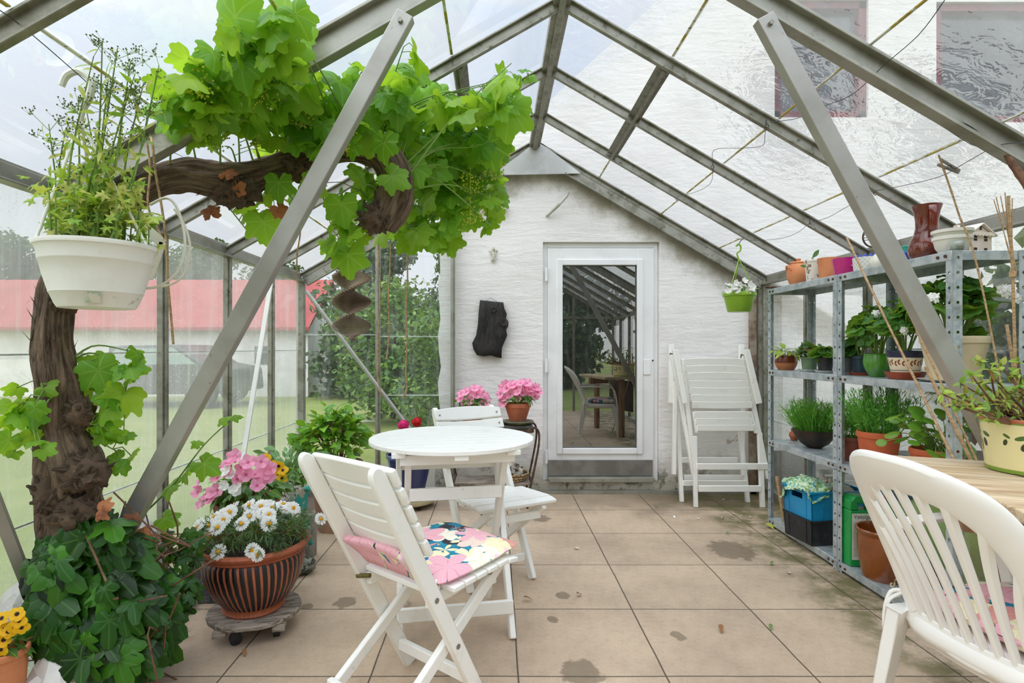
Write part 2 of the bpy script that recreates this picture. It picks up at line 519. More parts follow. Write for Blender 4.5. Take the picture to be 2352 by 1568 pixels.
def side_wall(nm, x, ez, gm, lab, s, laps):
    w = T(nm, lab, 'wall', (x, 0, 0), 0, None, 'structure')
    def put(name, g, m, **k): return ob(name, g, m, w, world=True, **k)
    g = G(); bar(g, (x, YF, .03), (x, YB, .03), .05, .07); put('base_rail', g, ALUD, bevel=.004)
    g = G()
    bar(g, (x, YF, ez - .03), (x, YB, ez - .03), .012, .07); bar(g, (x - s * .022, YF, ez - .062), (x - s * .022, YB, ez - .062), .05, .008)
    bar(g, (x + s * .03, YF, ez + .01), (x + s * .03, YB, ez + .01), .06, .012)
    put('eave_rail', g, ALU, bevel=.002)
    for i, y in enumerate(YS):
        g = G(); corner = i == 0
        bar(g, (x, y, .0), (x, y, ez - .04), .03 if not corner else .06, .04 if not corner else .055)
        bar(g, (x - s * .02, y, .0), (x - s * .02, y, ez - .05), .016, .02)
        put('corner_post' if corner or i == len(YS) - 1 else 'mullion', g, ALUD, bevel=.003)
    lv = [.06] + laps + [ez - .05]
    for i in range(len(YS) - 1):
        for k in range(len(lv) - 1):
            g = G(); o = .004 * (k % 2)
            y0, y1 = YS[i + 1] + .005, YS[i] - .005
            z0, z1 = lv[k] - (.015 if k else 0), lv[k + 1]
            g.add([(x + s * (.012 + o), y0, z0), (x + s * (.012 + o), y1, z0), (x + s * (.012 + o), y1, z1), (x + s * (.012 + o), y0, z1)], [(0, 1, 2, 3)])
            put('glass_pane', g, gm, smooth=0)
    for z in laps:
        for i in range(len(YS) - 1):
            g = G(); bar(g, (x + s * .006, YS[i + 1] + .02, z), (x + s * .006, YS[i] - .02, z), .004, .006); put('lap_edge', g, LAPM, smooth=0)
    return w


LAPM = M('pane_edge', '#dfe5e0', .25, 0, '#b9c2b4', 14, .4, .6)
LAPY = M('mossy_pane_edge', '#dfe0d2', .5, 0, '#b6a23c', 9, .46, .56, col3='#6f6430', sc3=40, lo3=.58, hi3=.66)
lw = side_wall('wall_left', XL, EZL, GL_L, 'left greenhouse wall of wet glass panes between aluminium posts', -1, [.60, 1.175])
rw = side_wall('wall_right', XR, EZR, GL_R, 'right greenhouse wall of glass panes behind the metal shelves', 1, [.62, 1.19])

# ---- roof
cl_ = T('ceiling', 'sloping glass roof of the greenhouse on aluminium rafters', 'roof', (RX, 0, RZ), 0, None, 'structure')
def rput(name, g, m, **k): return ob(name, g, m, cl_, world=True, **k)


def slope(side, x, off=0.0):
    "height of the roof glass above x"
    ez, ex = (EZL, XL) if side < 0 else (EZR, XR)
    return RZ + (ez - RZ) * (x - RX) / (ex - RX) + off


for i, y in enumerate(YS):
    for side, ex, ez in ((-1, XL, EZL), (1, XR, EZR)):
        nrm = V((-(ez - RZ) * side, 0, (ex - RX) * side)).normalized()
        a, b_ = V((RX, y, RZ)), V((ex, y, ez))
        g = G()
        if y == 2.05:
            bar(g, a, b_, .075, .012, nrm, off=(0, -.01)); bar(g, a, b_, .018, .085, nrm, off=(.0, -.05)); bar(g, a, b_, .05, .014, nrm, off=(.014, -.088))
        elif i == 0:
            bar(g, a, b_, .07, .012, nrm, off=(0, .0)); bar(g, a, b_, .012, .10, nrm, off=(.0, -.05)); bar(g, a, b_, .03, .012, nrm, off=(0, -.10)); bar(g, a, b_, .02, .03, nrm, off=(0, -.02))
        else:
            bar(g, a, b_, .048, .010, nrm, off=(0, -.008)); bar(g, a, b_, .014, .042, nrm, off=(0, -.03)); bar(g, a, b_, .026, .010, nrm, off=(0, -.052))
        rput('rafter', g, ALUD if y != 2.05 else ALU, bevel=.002, seg=1)
g = G(); bar(g, (RX, YF, RZ - .03), (RX, YB, RZ - .03), .085, .05); bar(g, (RX, YF, RZ - .065), (RX, YB, RZ - .065), .03, .03)
rput('ridge_beam', g, ALUD, bevel=.004)
for side, x in ((1, .81), (-1, -.175)):
    g = G(); z = slope(side, x) - .03
    n_ = V((.5 * side, 0, .86))
    bar(g, (x, 2.72, z), (x, 3.98, z), .075, .010, n_); bar(g, (x, 2.72, z - .02), (x, 3.98, z - .02), .02, .03, n_)
    rput('vent_sill', g, M('purlin', '#8a877c', .5, .4, '#6f6b5c', 30, .4, .7, .2, 120) if side > 0 else D.materials['purlin'], bevel=.002)
LAPX = [.83, 1.33, 1.80]
for i in range(len(YS) - 1):
    y0, y1 = YS[i + 1] + .004, YS[i] - .004
    for side, ex in ((-1, XL), (1, XR)):
        xs = [RX] + [RX + side * (l - RX) for l in LAPX] + [ex + side * .04]
        for k in range(4):
            a, b_ = xs[k], xs[k + 1] + side * .012 * (k < 3)
            o = .008 + .003 * (k % 2)
            g = G(); g.add([(a, y0, slope(side, a, o)), (a, y1, slope(side, a, o)), (b_, y1, slope(side, b_, o)), (b_, y0, slope(side, b_, o))], [(0, 1, 2, 3)])
            rput('glass_pane', g, GL_RR if side > 0 else GL_RL, smooth=0)
            if k < 3:
                x = xs[k + 1]; g = G(); bar(g, (x, y0 + .02, slope(side, x, .002)), (x, y1 - .02, slope(side, x, .002)), .012, .004)
                rput('lap_edge', g, LAPY, smooth=0)
# small plate closing the gable top
g = G(); yy = YB - .035
plate(g, [P(1132, 402, yy), P(1236, 322, yy), P(1334, 398, yy)], (0, .012, 0))
for q in ((1150, 395), (1300, 396), (1236, 335), (1222, 340)):
    tube(g, [P(*q, yy - .008), P(*q, yy + .004)], .006, 8)
rput('gable_plate', g, M('bright_aluminium', '#c9cac8', .4, .35, '#b0b1ae', 3, bump=.05, bsc=90))

# ---- glazed end left of the house corner
ew = T('wall_end', 'glazed greenhouse end left of the house corner', 'wall', (-1, YB, 0), 0, None, 'structure')
def eput(name, g, m, **k): return ob(name, g, m, ew, world=True, **k)
for x in (-.961, -.353):
    g = G(); bar(g, (x, YB, 0), (x, YB, slope(-1, x) - .05), .035, .05, (0, 1, 0)); bar(g, (x, YB - .03, 0), (x, YB - .03, slope(-1, x) - .06), .016, .02, (0, 1, 0))
    eput('end_post', g, ALUD if x < -.5 else ALU, bevel=.003)
g = G(); bar(g, (XL, YB, .03), (-.35, YB, .03), .05, .06); eput('base_rail', g, ALUD)
for x0, x1, lv in ((XL, -.961, [.06, .60, 1.30, 1.60]), (-.961, -.353, [.06, .81, 1.285, 1.93])):
    for k in range(4):
        z0 = lv[k]; g = G(); o = .004 * (k % 2)
        if k < 3:
            z1 = lv[k + 1] + .015
            g.add([(x0, YB + o, z0), (x1, YB + o, z0), (x1, YB + o, z1), (x0, YB + o, z1)], [(0, 1, 2, 3)])
            bar(gg := G(), (x0 + .02, YB - .004, z0 + 0.0 if k else .06), (x1 - .02, YB - .004, z0 if k else .06), .012, .006)
            eput('lap_edge', gg, LAPM)
        else:
            g.add([(x0, YB + o, z0), (x1, YB + o, z0), (x1, YB + o, slope(-1, x1) - .03), (x0, YB + o, max(slope(-1, x0) - .03, z0 + .01))], [(0, 1, 2, 3)])
        eput('glass_pane', g, GL_E, smooth=0)
g = G(); tube(g, [P(703, 668, YB - .06), P(960, 1010, YB - .06), P(1066, 1128, YB - .05)], .016, 8); eput('tie_bar', g, ALUB)
# post and rail on the house wall at the right
g = G(); bar(g, (2.10, HW - .02, 0), (2.10, HW - .02, 1.72), .05, .04, (0, 1, 0), mi=0)
bar(g, (2.145, HW - .045, 0), (2.145, HW - .045, 1.74), .03, .05, (0, 1, 0), mi=1)
struct('trim_1', g, [M('rusty_strip', '#7d6552', .7, .1, '#a79a88', 9, bump=.2), ALUD], 'aluminium and rusty post strip where right glass meets house wall', 'post')
g = G(); bar(g, (-.35, HW - .02, .012), (2.12, HW - .02, .012), .04, .035)
struct('trim_2', g, ALU, 'grey metal sill along the foot of the house wall', 'sill')
# front end behind the camera
fe = T('wall_front', 'glazed front end of the greenhouse behind the viewer', 'wall', (.3, YF, 0), 0, None, 'structure')
g = G(); g.add([(XL, YF, .05), (XR, YF, .05), (XR, YF, EZR), (RX, YF, RZ), (XL, YF, EZL)], [(0, 1, 2, 3, 4)]); ob('glass_pane', g, GL_E, fe, world=True, smooth=0)
for x in (-.9, -.2, .75, 1.45):
    g = G(); bar(g, (x, YF, 0), (x, YF, slope(1 if x > RX else -1, x)), .04, .05, (0, 1, 0)); ob('end_post', g, ALUD, fe, world=True)
g = G(); bar(g, (XL, YF, 1.75), (XR, YF, 1.75), .04, .05); ob('crossbar', g, ALUD, fe, world=True)

# ---- two heavy diagonal braces of the middle frame
def brace(nm, x0, p1, p2, lab):
    g = G(); a, b_ = V(p1), V(p2)
    d = (b_ - a).normalized(); sd = V((0, 1, 0)).cross(d)
    bar(g, a, b_, .062, .045, (0, 1, 0))
    o = struct(nm, g, ALUB, lab, 'brace', bevel=.003)
    bg_ = G(); c0 = a + d * .035
    tube(bg_, [c0 - V((0, .034, 0)), c0 + V((0, .01, 0))], .009, 6)
    ob('bolt', bg_, ALUD, o)


brace('trim_3', 0, P(933, 36, 2.0), P(137, 1492, 2.0), 'grey diagonal aluminium brace on the left, before the vine')
brace('trim_4', 0, P(1752, 42, 2.0), P(2536, 1492, 2.0), 'grey diagonal aluminium brace on the right, before the shelves')
g = G(); tube(g, [(XL + .035, 1.70, .88), (XL + .035, 2.02, .07)], .022, 4)
struct('trim_5', g, ALUB, 'grey brace low in the left glass wall at the photo edge', 'brace', smooth=0)

# ---- door
PVC = M('door_white', '#eff0f0', .35, 0, '#e3e4e4', 5, .4, .8, .03, 80)
yd = HW + .05
g = G()
def rect_frame(g, x0, x1, z0, z1, w, y, d, mi=0, wb=None, wt=None):
    wb = w if wb is None else wb; wt = w if wt is None else wt
    box(g, (x0 + w / 2, y, (z0 + z1) / 2), (w, d, z1 - z0), mi=mi); box(g, (x1 - w / 2, y, (z0 + z1) / 2), (w, d, z1 - z0), mi=mi)
    box(g, ((x0 + x1) / 2, y, z1 - wt / 2), (x1 - x0 - 2 * w, d, wt), mi=mi); box(g, ((x0 + x1) / 2, y, z0 + wb / 2), (x1 - x0 - 2 * w, d, wb), mi=mi)


rect_frame(g, DX0 + .002, DX1 - .002, DZ0, DZ1 - .002, .04, yd + .03, .08, wb=.01)
dr = struct('door_1', g, PVC, 'white glazed door in the house wall', 'door', bevel=.004)
LX0, LX1, LZ0, LZ1 = .425, 1.300, .118, 2.018
PX0, PX1, PZ0, PZ1 = .542, 1.165, .363, 1.880
g = G(); box(g, ((LX0 + PX0) / 2, yd, (LZ0 + LZ1) / 2), (PX0 - LX0, .06, LZ1 - LZ0)); box(g, ((LX1 + PX1) / 2, yd, (LZ0 + LZ1) / 2), (LX1 - PX1, .06, LZ1 - LZ0))
box(g, ((PX0 + PX1) / 2, yd, (LZ1 + PZ1) / 2), (PX1 - PX0, .06, LZ1 - PZ1)); box(g, ((PX0 + PX1) / 2, yd, (LZ0 + PZ0) / 2), (PX1 - PX0, .06, PZ0 - LZ0))
ob('door_leaf', g, PVC, dr, bevel=.004)
g = G(); rect_frame(g, PX0 - .045, PX1 + .045, PZ0 - .045, PZ1 + .045, .05, yd - .035, .02); ob('glazing_bead', g, PVC, dr, bevel=.006)
m = D.materials.new('door_glass'); m.use_nodes = True; t = NT(m.node_tree)
b = t.n('ShaderNodeBsdfPrincipled', Base__Color=(.012, .013, .012, 1), Roughness=.01)
gl = t.n('ShaderNodeBsdfGlossy', Roughness=.0, Color=(.95, 1, .95, 1))
t.out(t.n('ShaderNodeMixShader', i0=.26, i1=b.outputs[0], i2=gl.outputs[0]).outputs[0])
g = G(); box(g, ((PX0 + PX1) / 2, yd + .0, (PZ0 + PZ1) / 2), (PX1 - PX0, .012, PZ1 - PZ0)); ob('glass_pane', g, m, dr, smooth=0)
g = G(); box(g, ((LX0 + LX1) / 2 - .005, yd - .036, .205), (.865, .012, .13)); ob('kick_plate', g, M('brushed_steel', '#8f8d88', .45, .6, '#7c7a76', 6, bump=.05), dr, bevel=.002)
g = G(); box(g, ((LX0 + LX1) / 2 - .005, yd - .06, .125), (.87, .07, .022)); box(g, ((LX0 + LX1) / 2 - .005, yd - .07, .108), (.85, .05, .02)); ob('threshold', g, ALU, dr, bevel=.003)
for z in (.30, 1.05, 1.80):
    g = G(); tube(g, [(LX0 - .012, yd - .045, z - .055), (LX0 - .012, yd - .045, z + .055)], .011, 10); ob('hinge', g, PVC, dr)
g = G(); box(g, (1.243, yd - .034, 1.035), (.062, .01, .125)); ob('lock_cover', g, PVC, dr, bevel=.003)
g = G(); tube(g, [(1.292, yd - .036, 1.09), (1.292, yd - .03, 1.09)], .007, 8); ob('keyhole', g, M('black', '#151515', .5), dr)

# ================================================================ OUTSIDE
m = D.materials.new('lawn'); m.use_nodes = True; t = NT(m.node_tree)
oc = t.coord('Object')
c = t.mix(t.ss(t.noise(oc, .35, 5, .6), .35, .7), srgb('#84943f'), srgb('#a2a660'))
c = t.mix(t.math('MULTIPLY', t.ss(t.noise(oc, 3.5, 6, .7), .45, .7), .5), c, srgb('#6f8036'))
c = t.mix(t.math('MULTIPLY', t.ss(t.noise(oc, 40, 3, .7), .5, .7), .4), c, srgb('#a0a468'))
near = t.vmath('LENGTH', t.vmath('SUBTRACT', oc, (-.2, 5.0, 0)).outputs[0]).outputs['Value']
nk = t.math('SUBTRACT', 1., t.ss(t.math('ADD', near, t.math('MULTIPLY', t.noise(oc, 3, 4), 1.2)), 1.7, 2.5))
c = t.mix(nk, c, srgb('#8a8478'))
b = t.n('ShaderNodeBsdfPrincipled', Base__Color=c, Roughness=.9)
t.set(b, 'Normal', t.bump(t.noise(oc, 60, 3, .7), .8, .04)); t.out(b.outputs[0])
g = G(); g.add([(-60, -40, -.06), (50, -40, -.06), (50, 60, -.06), (-60, 60, -.06)], [(0, 1, 2, 3)])
struct('lawn', g, m, 'mown lawn around the greenhouse', 'lawn', smooth=0)

# barn
bn = T('barn', 'long white barn with red roof seen through the left glass', 'barn', (-14, 16, -.05))
LIME = M('limewash', '#eceae6', .85, 0, '#d9d6d0', 2, bump=.2, bsc=8)
BROOF = M('red_roof', '#a84a48', .8, 0, '#9c4242', 2, bump=.3, bsc=9)
x0, x1, y0, y1, ym, ze, zr = -24, -4.8, 14.5, 18.1, 16.3, 1.74, 3.05
g = G(); plate(g, [(x1, y0, -.06), (x1, y1, -.06), (x1, y1, ze), (x1, ym, zr - .1), (x1, y0, ze)], (x0 - x1, 0, 0)); ob('barn_wall', g, LIME, bn, world=True, smooth=0)
g = G()
plate(g, [(x1 + .12, y0 - .3, ze - .12), (x1 + .12, ym, zr), (x0, ym, zr), (x0, y0 - .3, ze - .12)], (0, 0, .08)); plate(g, [(x1 + .12, y1 + .3, ze - .12), (x1 + .12, ym, zr), (x0, ym, zr), (x0, y1 + .3, ze - .12)], (0, 0, .08))
ob('barn_roof', g, BROOF, bn, world=True, smooth=0)
for x in (-5.9, -9.6):
    g = G(); box(g, (x, y0 - .01, 1.0), (.5, .04, .45)); ob('barn_window', g, PANE, bn, world=True)
# car
cr_ = T('car', 'dark car parked before the white barn, seen through wet glass', 'car', (-7.3, 12.4, -.05))
g = G(); prof = [(-1.9, .25), (-1.95, .6), (-1.7, .78), (-1.0, .86), (-.55, 1.28), (.75, 1.30), (1.35, .9), (1.9, .8), (1.95, .3)]
plate(g, [(x, -.75, z) for x, z in prof], (0, 1.5, 0)); ob('car_body', g, M('car_paint', '#2b2d31', .25, .2), cr_, bevel=.06)
CGL = M('car_glass', '#8ba39c', .1)
for ys in (-.76, .755):
    g = G(); plate(g, [(-.85, ys, .88), (-.48, ys, 1.22), (.68, ys, 1.24), (1.15, ys, .9)], (0, .01, 0))
    ob('car_window', g, CGL, cr_)
for x in (-1.2, 1.25):
    for y in (-.72, .72):
        g = G(); tube(g, [(x, y - .1, .3), (x, y + .1, .3)], .3, 16); ob('wheel', g, M('tyre', '#1c1c1c', .8) if 'tyre' not in D.materials else D.materials['tyre'], cr_)

# trees and bushes
def leafcards(g, n, fn, s0, s1, rn):
    for _ in range(n):
        c, nrm = fn()
        nrm = (V(nrm) + V((rn.gauss(0, .5), rn.gauss(0, .5), rn.gauss(.25, .4)))).normalized()
        x, y, z = frame(V((rn.gauss(0, 1), rn.gauss(0, 1), rn.gauss(-.4, .6))), nrm)
        s = rn.uniform(s0, s1)
        g.add([c - y * s * .5, c + x * s * .33 + z * s * .08, c + y * s * .5, c - x * s * .33 + z * s * .08], [(0, 1, 2), (0, 2, 3)])


TREEL = LM('tree_leaf', ['#1b2f16', '#2c4a20', '#3f6129', '#567a36'], None, .2, .5, tg=.25)
BUSHL = LM('bush_leaf', ['#2f5220', '#4a7230', '#688f3e', '#8fb050'], None, .25, .5, tg=.3)
DARKL = LM('hedge_leaf', ['#14270f', '#203c17', '#2e5220'], None, .25, .5)
BARKM = M('tree_bark', '#4b4034', .9, 0, '#332b22', 5, bump=.5, bsc=20)


def make_tree(name, label, loc, h, rad, n, leafm, s0, s1, seed, trunk=.18, low=.25):
    rn = random.Random(seed)
    t_ = T(name, label, 'tree' if trunk > .1 else 'shrub', loc)
    g = G(); tube(g, cr([(0, 0, 0), (.05 * h, 0, h * .4), (0, .03 * h, h * .85)], 5), [trunk, trunk * .7, trunk * .2], 8)
    cs = []
    for i in range(int(14)):
        a = rn.uniform(0, 6.28); zz = rn.uniform(low, .92) * h; rr = rad * rn.uniform(.2, .75) * (1 - .4 * abs(zz / h - .5))
        c = V((math.cos(a) * rr, math.sin(a) * rr, zz)); cs.append((c, rad * rn.uniform(.35, .55)))
        tube(g, cr([(0, 0, zz * .6), c * .5 + V((0, 0, zz * .4)), c], 3), [trunk * .35, trunk * .1], 5)
    ob('trunk', g, BARKM, t_)
    g = G()
    def fn():
        c, r = rn.choice(cs)
        d = V((rn.gauss(0, 1), rn.gauss(0, 1), rn.gauss(0, 1))).normalized()
        q = c + d * r * rn.uniform(.55, 1.05)
        q.z = max(q.z, .05)
        return q, d
    leafcards(g, n, fn, s0, s1, rn)
    ob('crown', g, leafm, t_, smooth=0)
    return t_


def clone(t_, loc, label, rz=0, sc=1):
    o = t_.copy(); COL.objects.link(o)
    for ch in list(t_.children):
        c = ch.copy(); COL.objects.link(c); c.parent = o
        for ch2 in list(ch.children):
            d = ch2.copy(); COL.objects.link(d); d.parent = c
    o.location = loc; o.rotation_euler = (0, 0, rz); o.scale = (sc, sc, sc)
    o['label'] = label
    return o


tr1 = make_tree('leafy_tree', 'dark leafy tree behind the barn gable end', (-4.7, 24.5, 0), 9, 3.3, 9000, TREEL, .22, .45, 3, low=.1); tr1.scale = (.62,) * 3
for i, (x, y, l, s) in enumerate(((-11.2, 22.5, 'dark tree behind the middle of the barn roof', .56), (-15.5, 23.5, 'dark tree behind the left half of the barn roof', .6), (-1.4, 19, 'tall green tree behind the garden bush', .5), (3.5, 25, 'green tree hidden mostly behind the house corner', .8), (-20.5, 25, 'dark tree at the far left beyond the barn', .66), (-8.0, 21.0, 'dark tree right of the barn middle', .45))):
    clone(tr1, (x, y, 0), l, i * 1.3, s)
bs = make_tree('garden_bush', 'light green garden bush outside the end glass', (-1.75, 9.6, 0), 2.15, 1.1, 5200, BUSHL, .07, .15, 5, .05, .15)
clone(bs, (-.55, 7.7, 0), 'green bush close to the house corner outside', 2.2, .7)
tb = make_tree('dark_bush', 'dark dense bush outside behind the garden bush', (-3.3, 14.5, 0), 3.1, 1.6, 5200, TREEL, .12, .26, 9, .08, .1)
clone(tb, (.4, 13.2, 0), 'dark bush between garden bush and house corner outside', 1.1, 1.05)
hd = make_tree('dark_hedge_bush', 'dark bush outside the right glass wall', (3.15, 2.75, 0), 1.85, .75, 7000, DARKL, .06, .13, 11, .05, .05)
for i, (x, y, l) in enumerate(((2.4, -9, 'tree behind the viewer on the right'), (-2.5, -10, 'tree behind the viewer in the middle'), (-7, -9, 'tree behind the viewer on the left'), (6.5, -8, 'tree behind the viewer far right'))):
    clone(tr1, (x, y, 0), l, i * 1.7, .62)
# grey stones outside the left glass
STONE = M('grey_stone', '#8d8a85', .85, 0, '#66635f', 4, bump=.6, bsc=12)
for i, (px, py, Y, r, l) in enumerate(((405, 1155, 2.62, (.17, .22, .10), 'flat grey boulder outside the left glass behind the vine brace'), (322, 1255, 2.45, (.12, .2, .12), 'grey boulder outside the left glass beside the ivy'))):
    s = T('boulder', l, 'stone', (XL - .32, Y + .25 - i * .3, -.06)); g = G(); blob(g, (0, 0, .17), (r[0], r[1], .24 - i * .08), .2, 2, 12, seed=i * 5); ob('stone_body', g, STONE, s)
# ================================================================ FURNITURE
def boltg(p, q, r=.006):
    g = G(); tube(g, [p, q], r, 8); return g


STEEL = M('screw_steel', '#8d8a82', .4, .7)
CHW = M('chair_white', '#f1f0ea', .4, 0, '#e2dfd2', 9, .55, .8, .05, 120, col3='#cfc9b8', sc3=22, lo3=.68, hi3=.8)

# ---- round folding table
tb_ = T('folding_table', 'round white slatted folding table in the middle of the greenhouse', 'table', (-.195, 2.5, 0), R(10.6))
RT, ZT = .358, .806
n = 10; w = 2 * RT / n
for k in range(n):
    y0 = -RT + k * w + .0025; y1 = y0 + w - .005
    pts = []
    for y in [y0 + (y1 - y0) * i / 6 for i in range(7)]:
        pts.append((math.sqrt(max(RT * RT - y * y, 1e-5)), y))
    g = G(); plate(g, [(x, y, ZT - .018) for x, y in pts] + [(-x, y, ZT - .018) for x, y in pts[::-1]], (0, 0, .018))
    ob('table_slat', g, CHW, tb_, bevel=.0025)
for x in (-.235, .0, .22):
    g = G(); h = math.sqrt(RT ** 2 - x * x) * .97; box(g, (x, 0, ZT - .028), (.055, 2 * h, .02)); ob('batten', g, CHW, tb_, bevel=.002)
for y in (-.235, .235):
    g = G(); box(g, (0, y, ZT - .05), (.46, .022, .04)); ob('apron', g, CHW, tb_, bevel=.002)
for sx_, fx, s in ((-1, .228, 1), (1, .228, 1), (-1, .196, -1), (1, .196, -1)):
    g = G(); bar(g, (sx_ * fx, s * .205, ZT - .03), (sx_ * fx, -s * .205, .0), .026, .045, (0, 1, 0))
    l = ob('table_leg', g, CHW, tb_, bevel=.005)
    if s > 0: ob('bolt', boltg((sx_ * (fx - .03), 0, .39), (sx_ * (fx + .018), 0, .39)), STEEL, l)
for y, z, x, h in ((-.172, .125, .235, .055), (.15, .665, .225, .06), (.172, .125, .19, .045), (-.15, .60, .19, .05)):
    g = G(); box(g, (0, y - .012 * (1 if y < 0 else -1), z), (2 * x, .02, h)); ob('stretcher', g, CHW, tb_, bevel=.003)


# ---- slatted folding chairs
def folding_chair(label, loc, rz):
    c = T('folding_chair', label, 'chair', loc, rz, 'white folding chairs at the round table')
    for s in (-1, 1):
        x = s * .178
        g = G()
        top = V((x, -.412, .862)); foot = V((x, .046, 0)); d = (foot - top).normalized()
        # post with a rounded top end
        up_ = V((0, .88, .47)); dd = .052; nn = d.cross(V((1, 0, 0))).normalized()
        out = []
        for a in range(9):
            t_ = math.pi * a / 8
            out.append(top + d * (.045 - .045 * math.sin(t_)) + nn * (dd / 2) * math.cos(t_))
        out += [foot - nn * dd / 2, foot + nn * dd / 2]
        plate(g, [p + V((-.0125, 0, 0)) for p in out], (.025, 0, 0))
        l = ob('back_leg', g, CHW, c, bevel=.005)
        for q in (.52, .73):
            p = top.lerp(foot, q); ob('bolt', boltg(p + V((s * .0, 0, 0)), p + V((s * .0145, 0, 0)), .009), STEEL, l)
        g = G(); x2 = s * .148
        bar(g, (x2, .195, .425), (x2, -.425, 0), .024, .042, (0, -.6, .8)); l2 = ob('front_leg', g, CHW, c, bevel=.005)
        g = G(); plate(g, [(s * .148 - .012, -.175, .375), (s * .148 - .012, .15, .405), (s * .148 - .012, .185, .428), (s * .148 - .012, .18, .438), (s * .148 - .012, -.175, .418)], (.024, 0, 0))
        r_ = ob('seat_rail', g, CHW, c, bevel=.006)
        for y in (-.05, .12): ob('bolt', boltg((s * .148, y, .405), (s * .1625, y, .405), .008), STEEL, r_)
    # seat slats
    for k in range(7):
        y = -.178 + k * .056; z = .432 + (.018 * (k / 6)) - (.008 if k == 6 else 0)
        g = G(); box(g, (0, y + .026, z), (.43 if k not in (0,) else .32, .051, .018), Matrix.Rotation(R(2.5 if k < 6 else -9), 3, 'X')); ob('seat_slat', g, CHW, c, bevel=.004)
    # back slats, gently curved, in front of the posts
    d = V((0, .458, -.862)).normalized(); nrm = V((0, .862, .458)).normalized()
    for k in range(5):
        g = G(); top = V((0, -.412, .862)) + d * (.035 + .066 * k) + nrm * .033
        N = 9; hw = .205; vs = []; 
        for i in range(N):
            u = -1 + 2 * i / (N - 1); bend = -.018 * (1 - u * u); arch = (.022 * (1 - u * u) if k == 0 else 0)
            for a, b_ in ((0, 0), (0, 1), (1, 1), (1, 0)):
                vs.append(V((u * hw, 0, 0)) + top + nrm * (bend + .019 * a) + d * (.058 * b_ - (arch if not b_ else 0)))
        fs = [(3, 2, 1, 0), tuple((N - 1) * 4 + j for j in range(4))]
        for i in range(N - 1):
            for j in range(4): fs.append((i * 4 + j, i * 4 + (j + 1) % 4, i * 4 + 4 + (j + 1) % 4, i * 4 + 4 + j))
        g.add(vs, fs); o = ob('back_slat', g, CHW, c, bevel=.005)
        for s in (-1, 1):
            p = top + V((s * .178, 0, 0)) + d * .03 + nrm * .012; ob('screw', boltg(p, p + nrm * .008, .005), STEEL, o)
    for y, z, x in ((-.33, .10, .15), (-.015, .10, .165), (.155, .37, .15)):
        g = G(); box(g, (0, y, z), (2 * x, .022, .04)); ob('stretcher', g, CHW, c, bevel=.004)
    g = G(); tube(g, [(-.178, -.20, .405), (-.125, -.185, .415)], .008, 8); ob('hinge_rod', g, M('rusty_rod', '#6c6236', .6, .5) if 'rusty_rod' not in D.materials else D.materials['rusty_rod'], c)
    return c


fc1 = folding_chair('white folding chair nearest the viewer with a floral cushion on its seat', (-.22, 2.02, 0), R(-39.7))
fc2 = folding_chair('white folding chair behind the round table with a bare slatted seat', (.01, 2.9, 0), R(209))


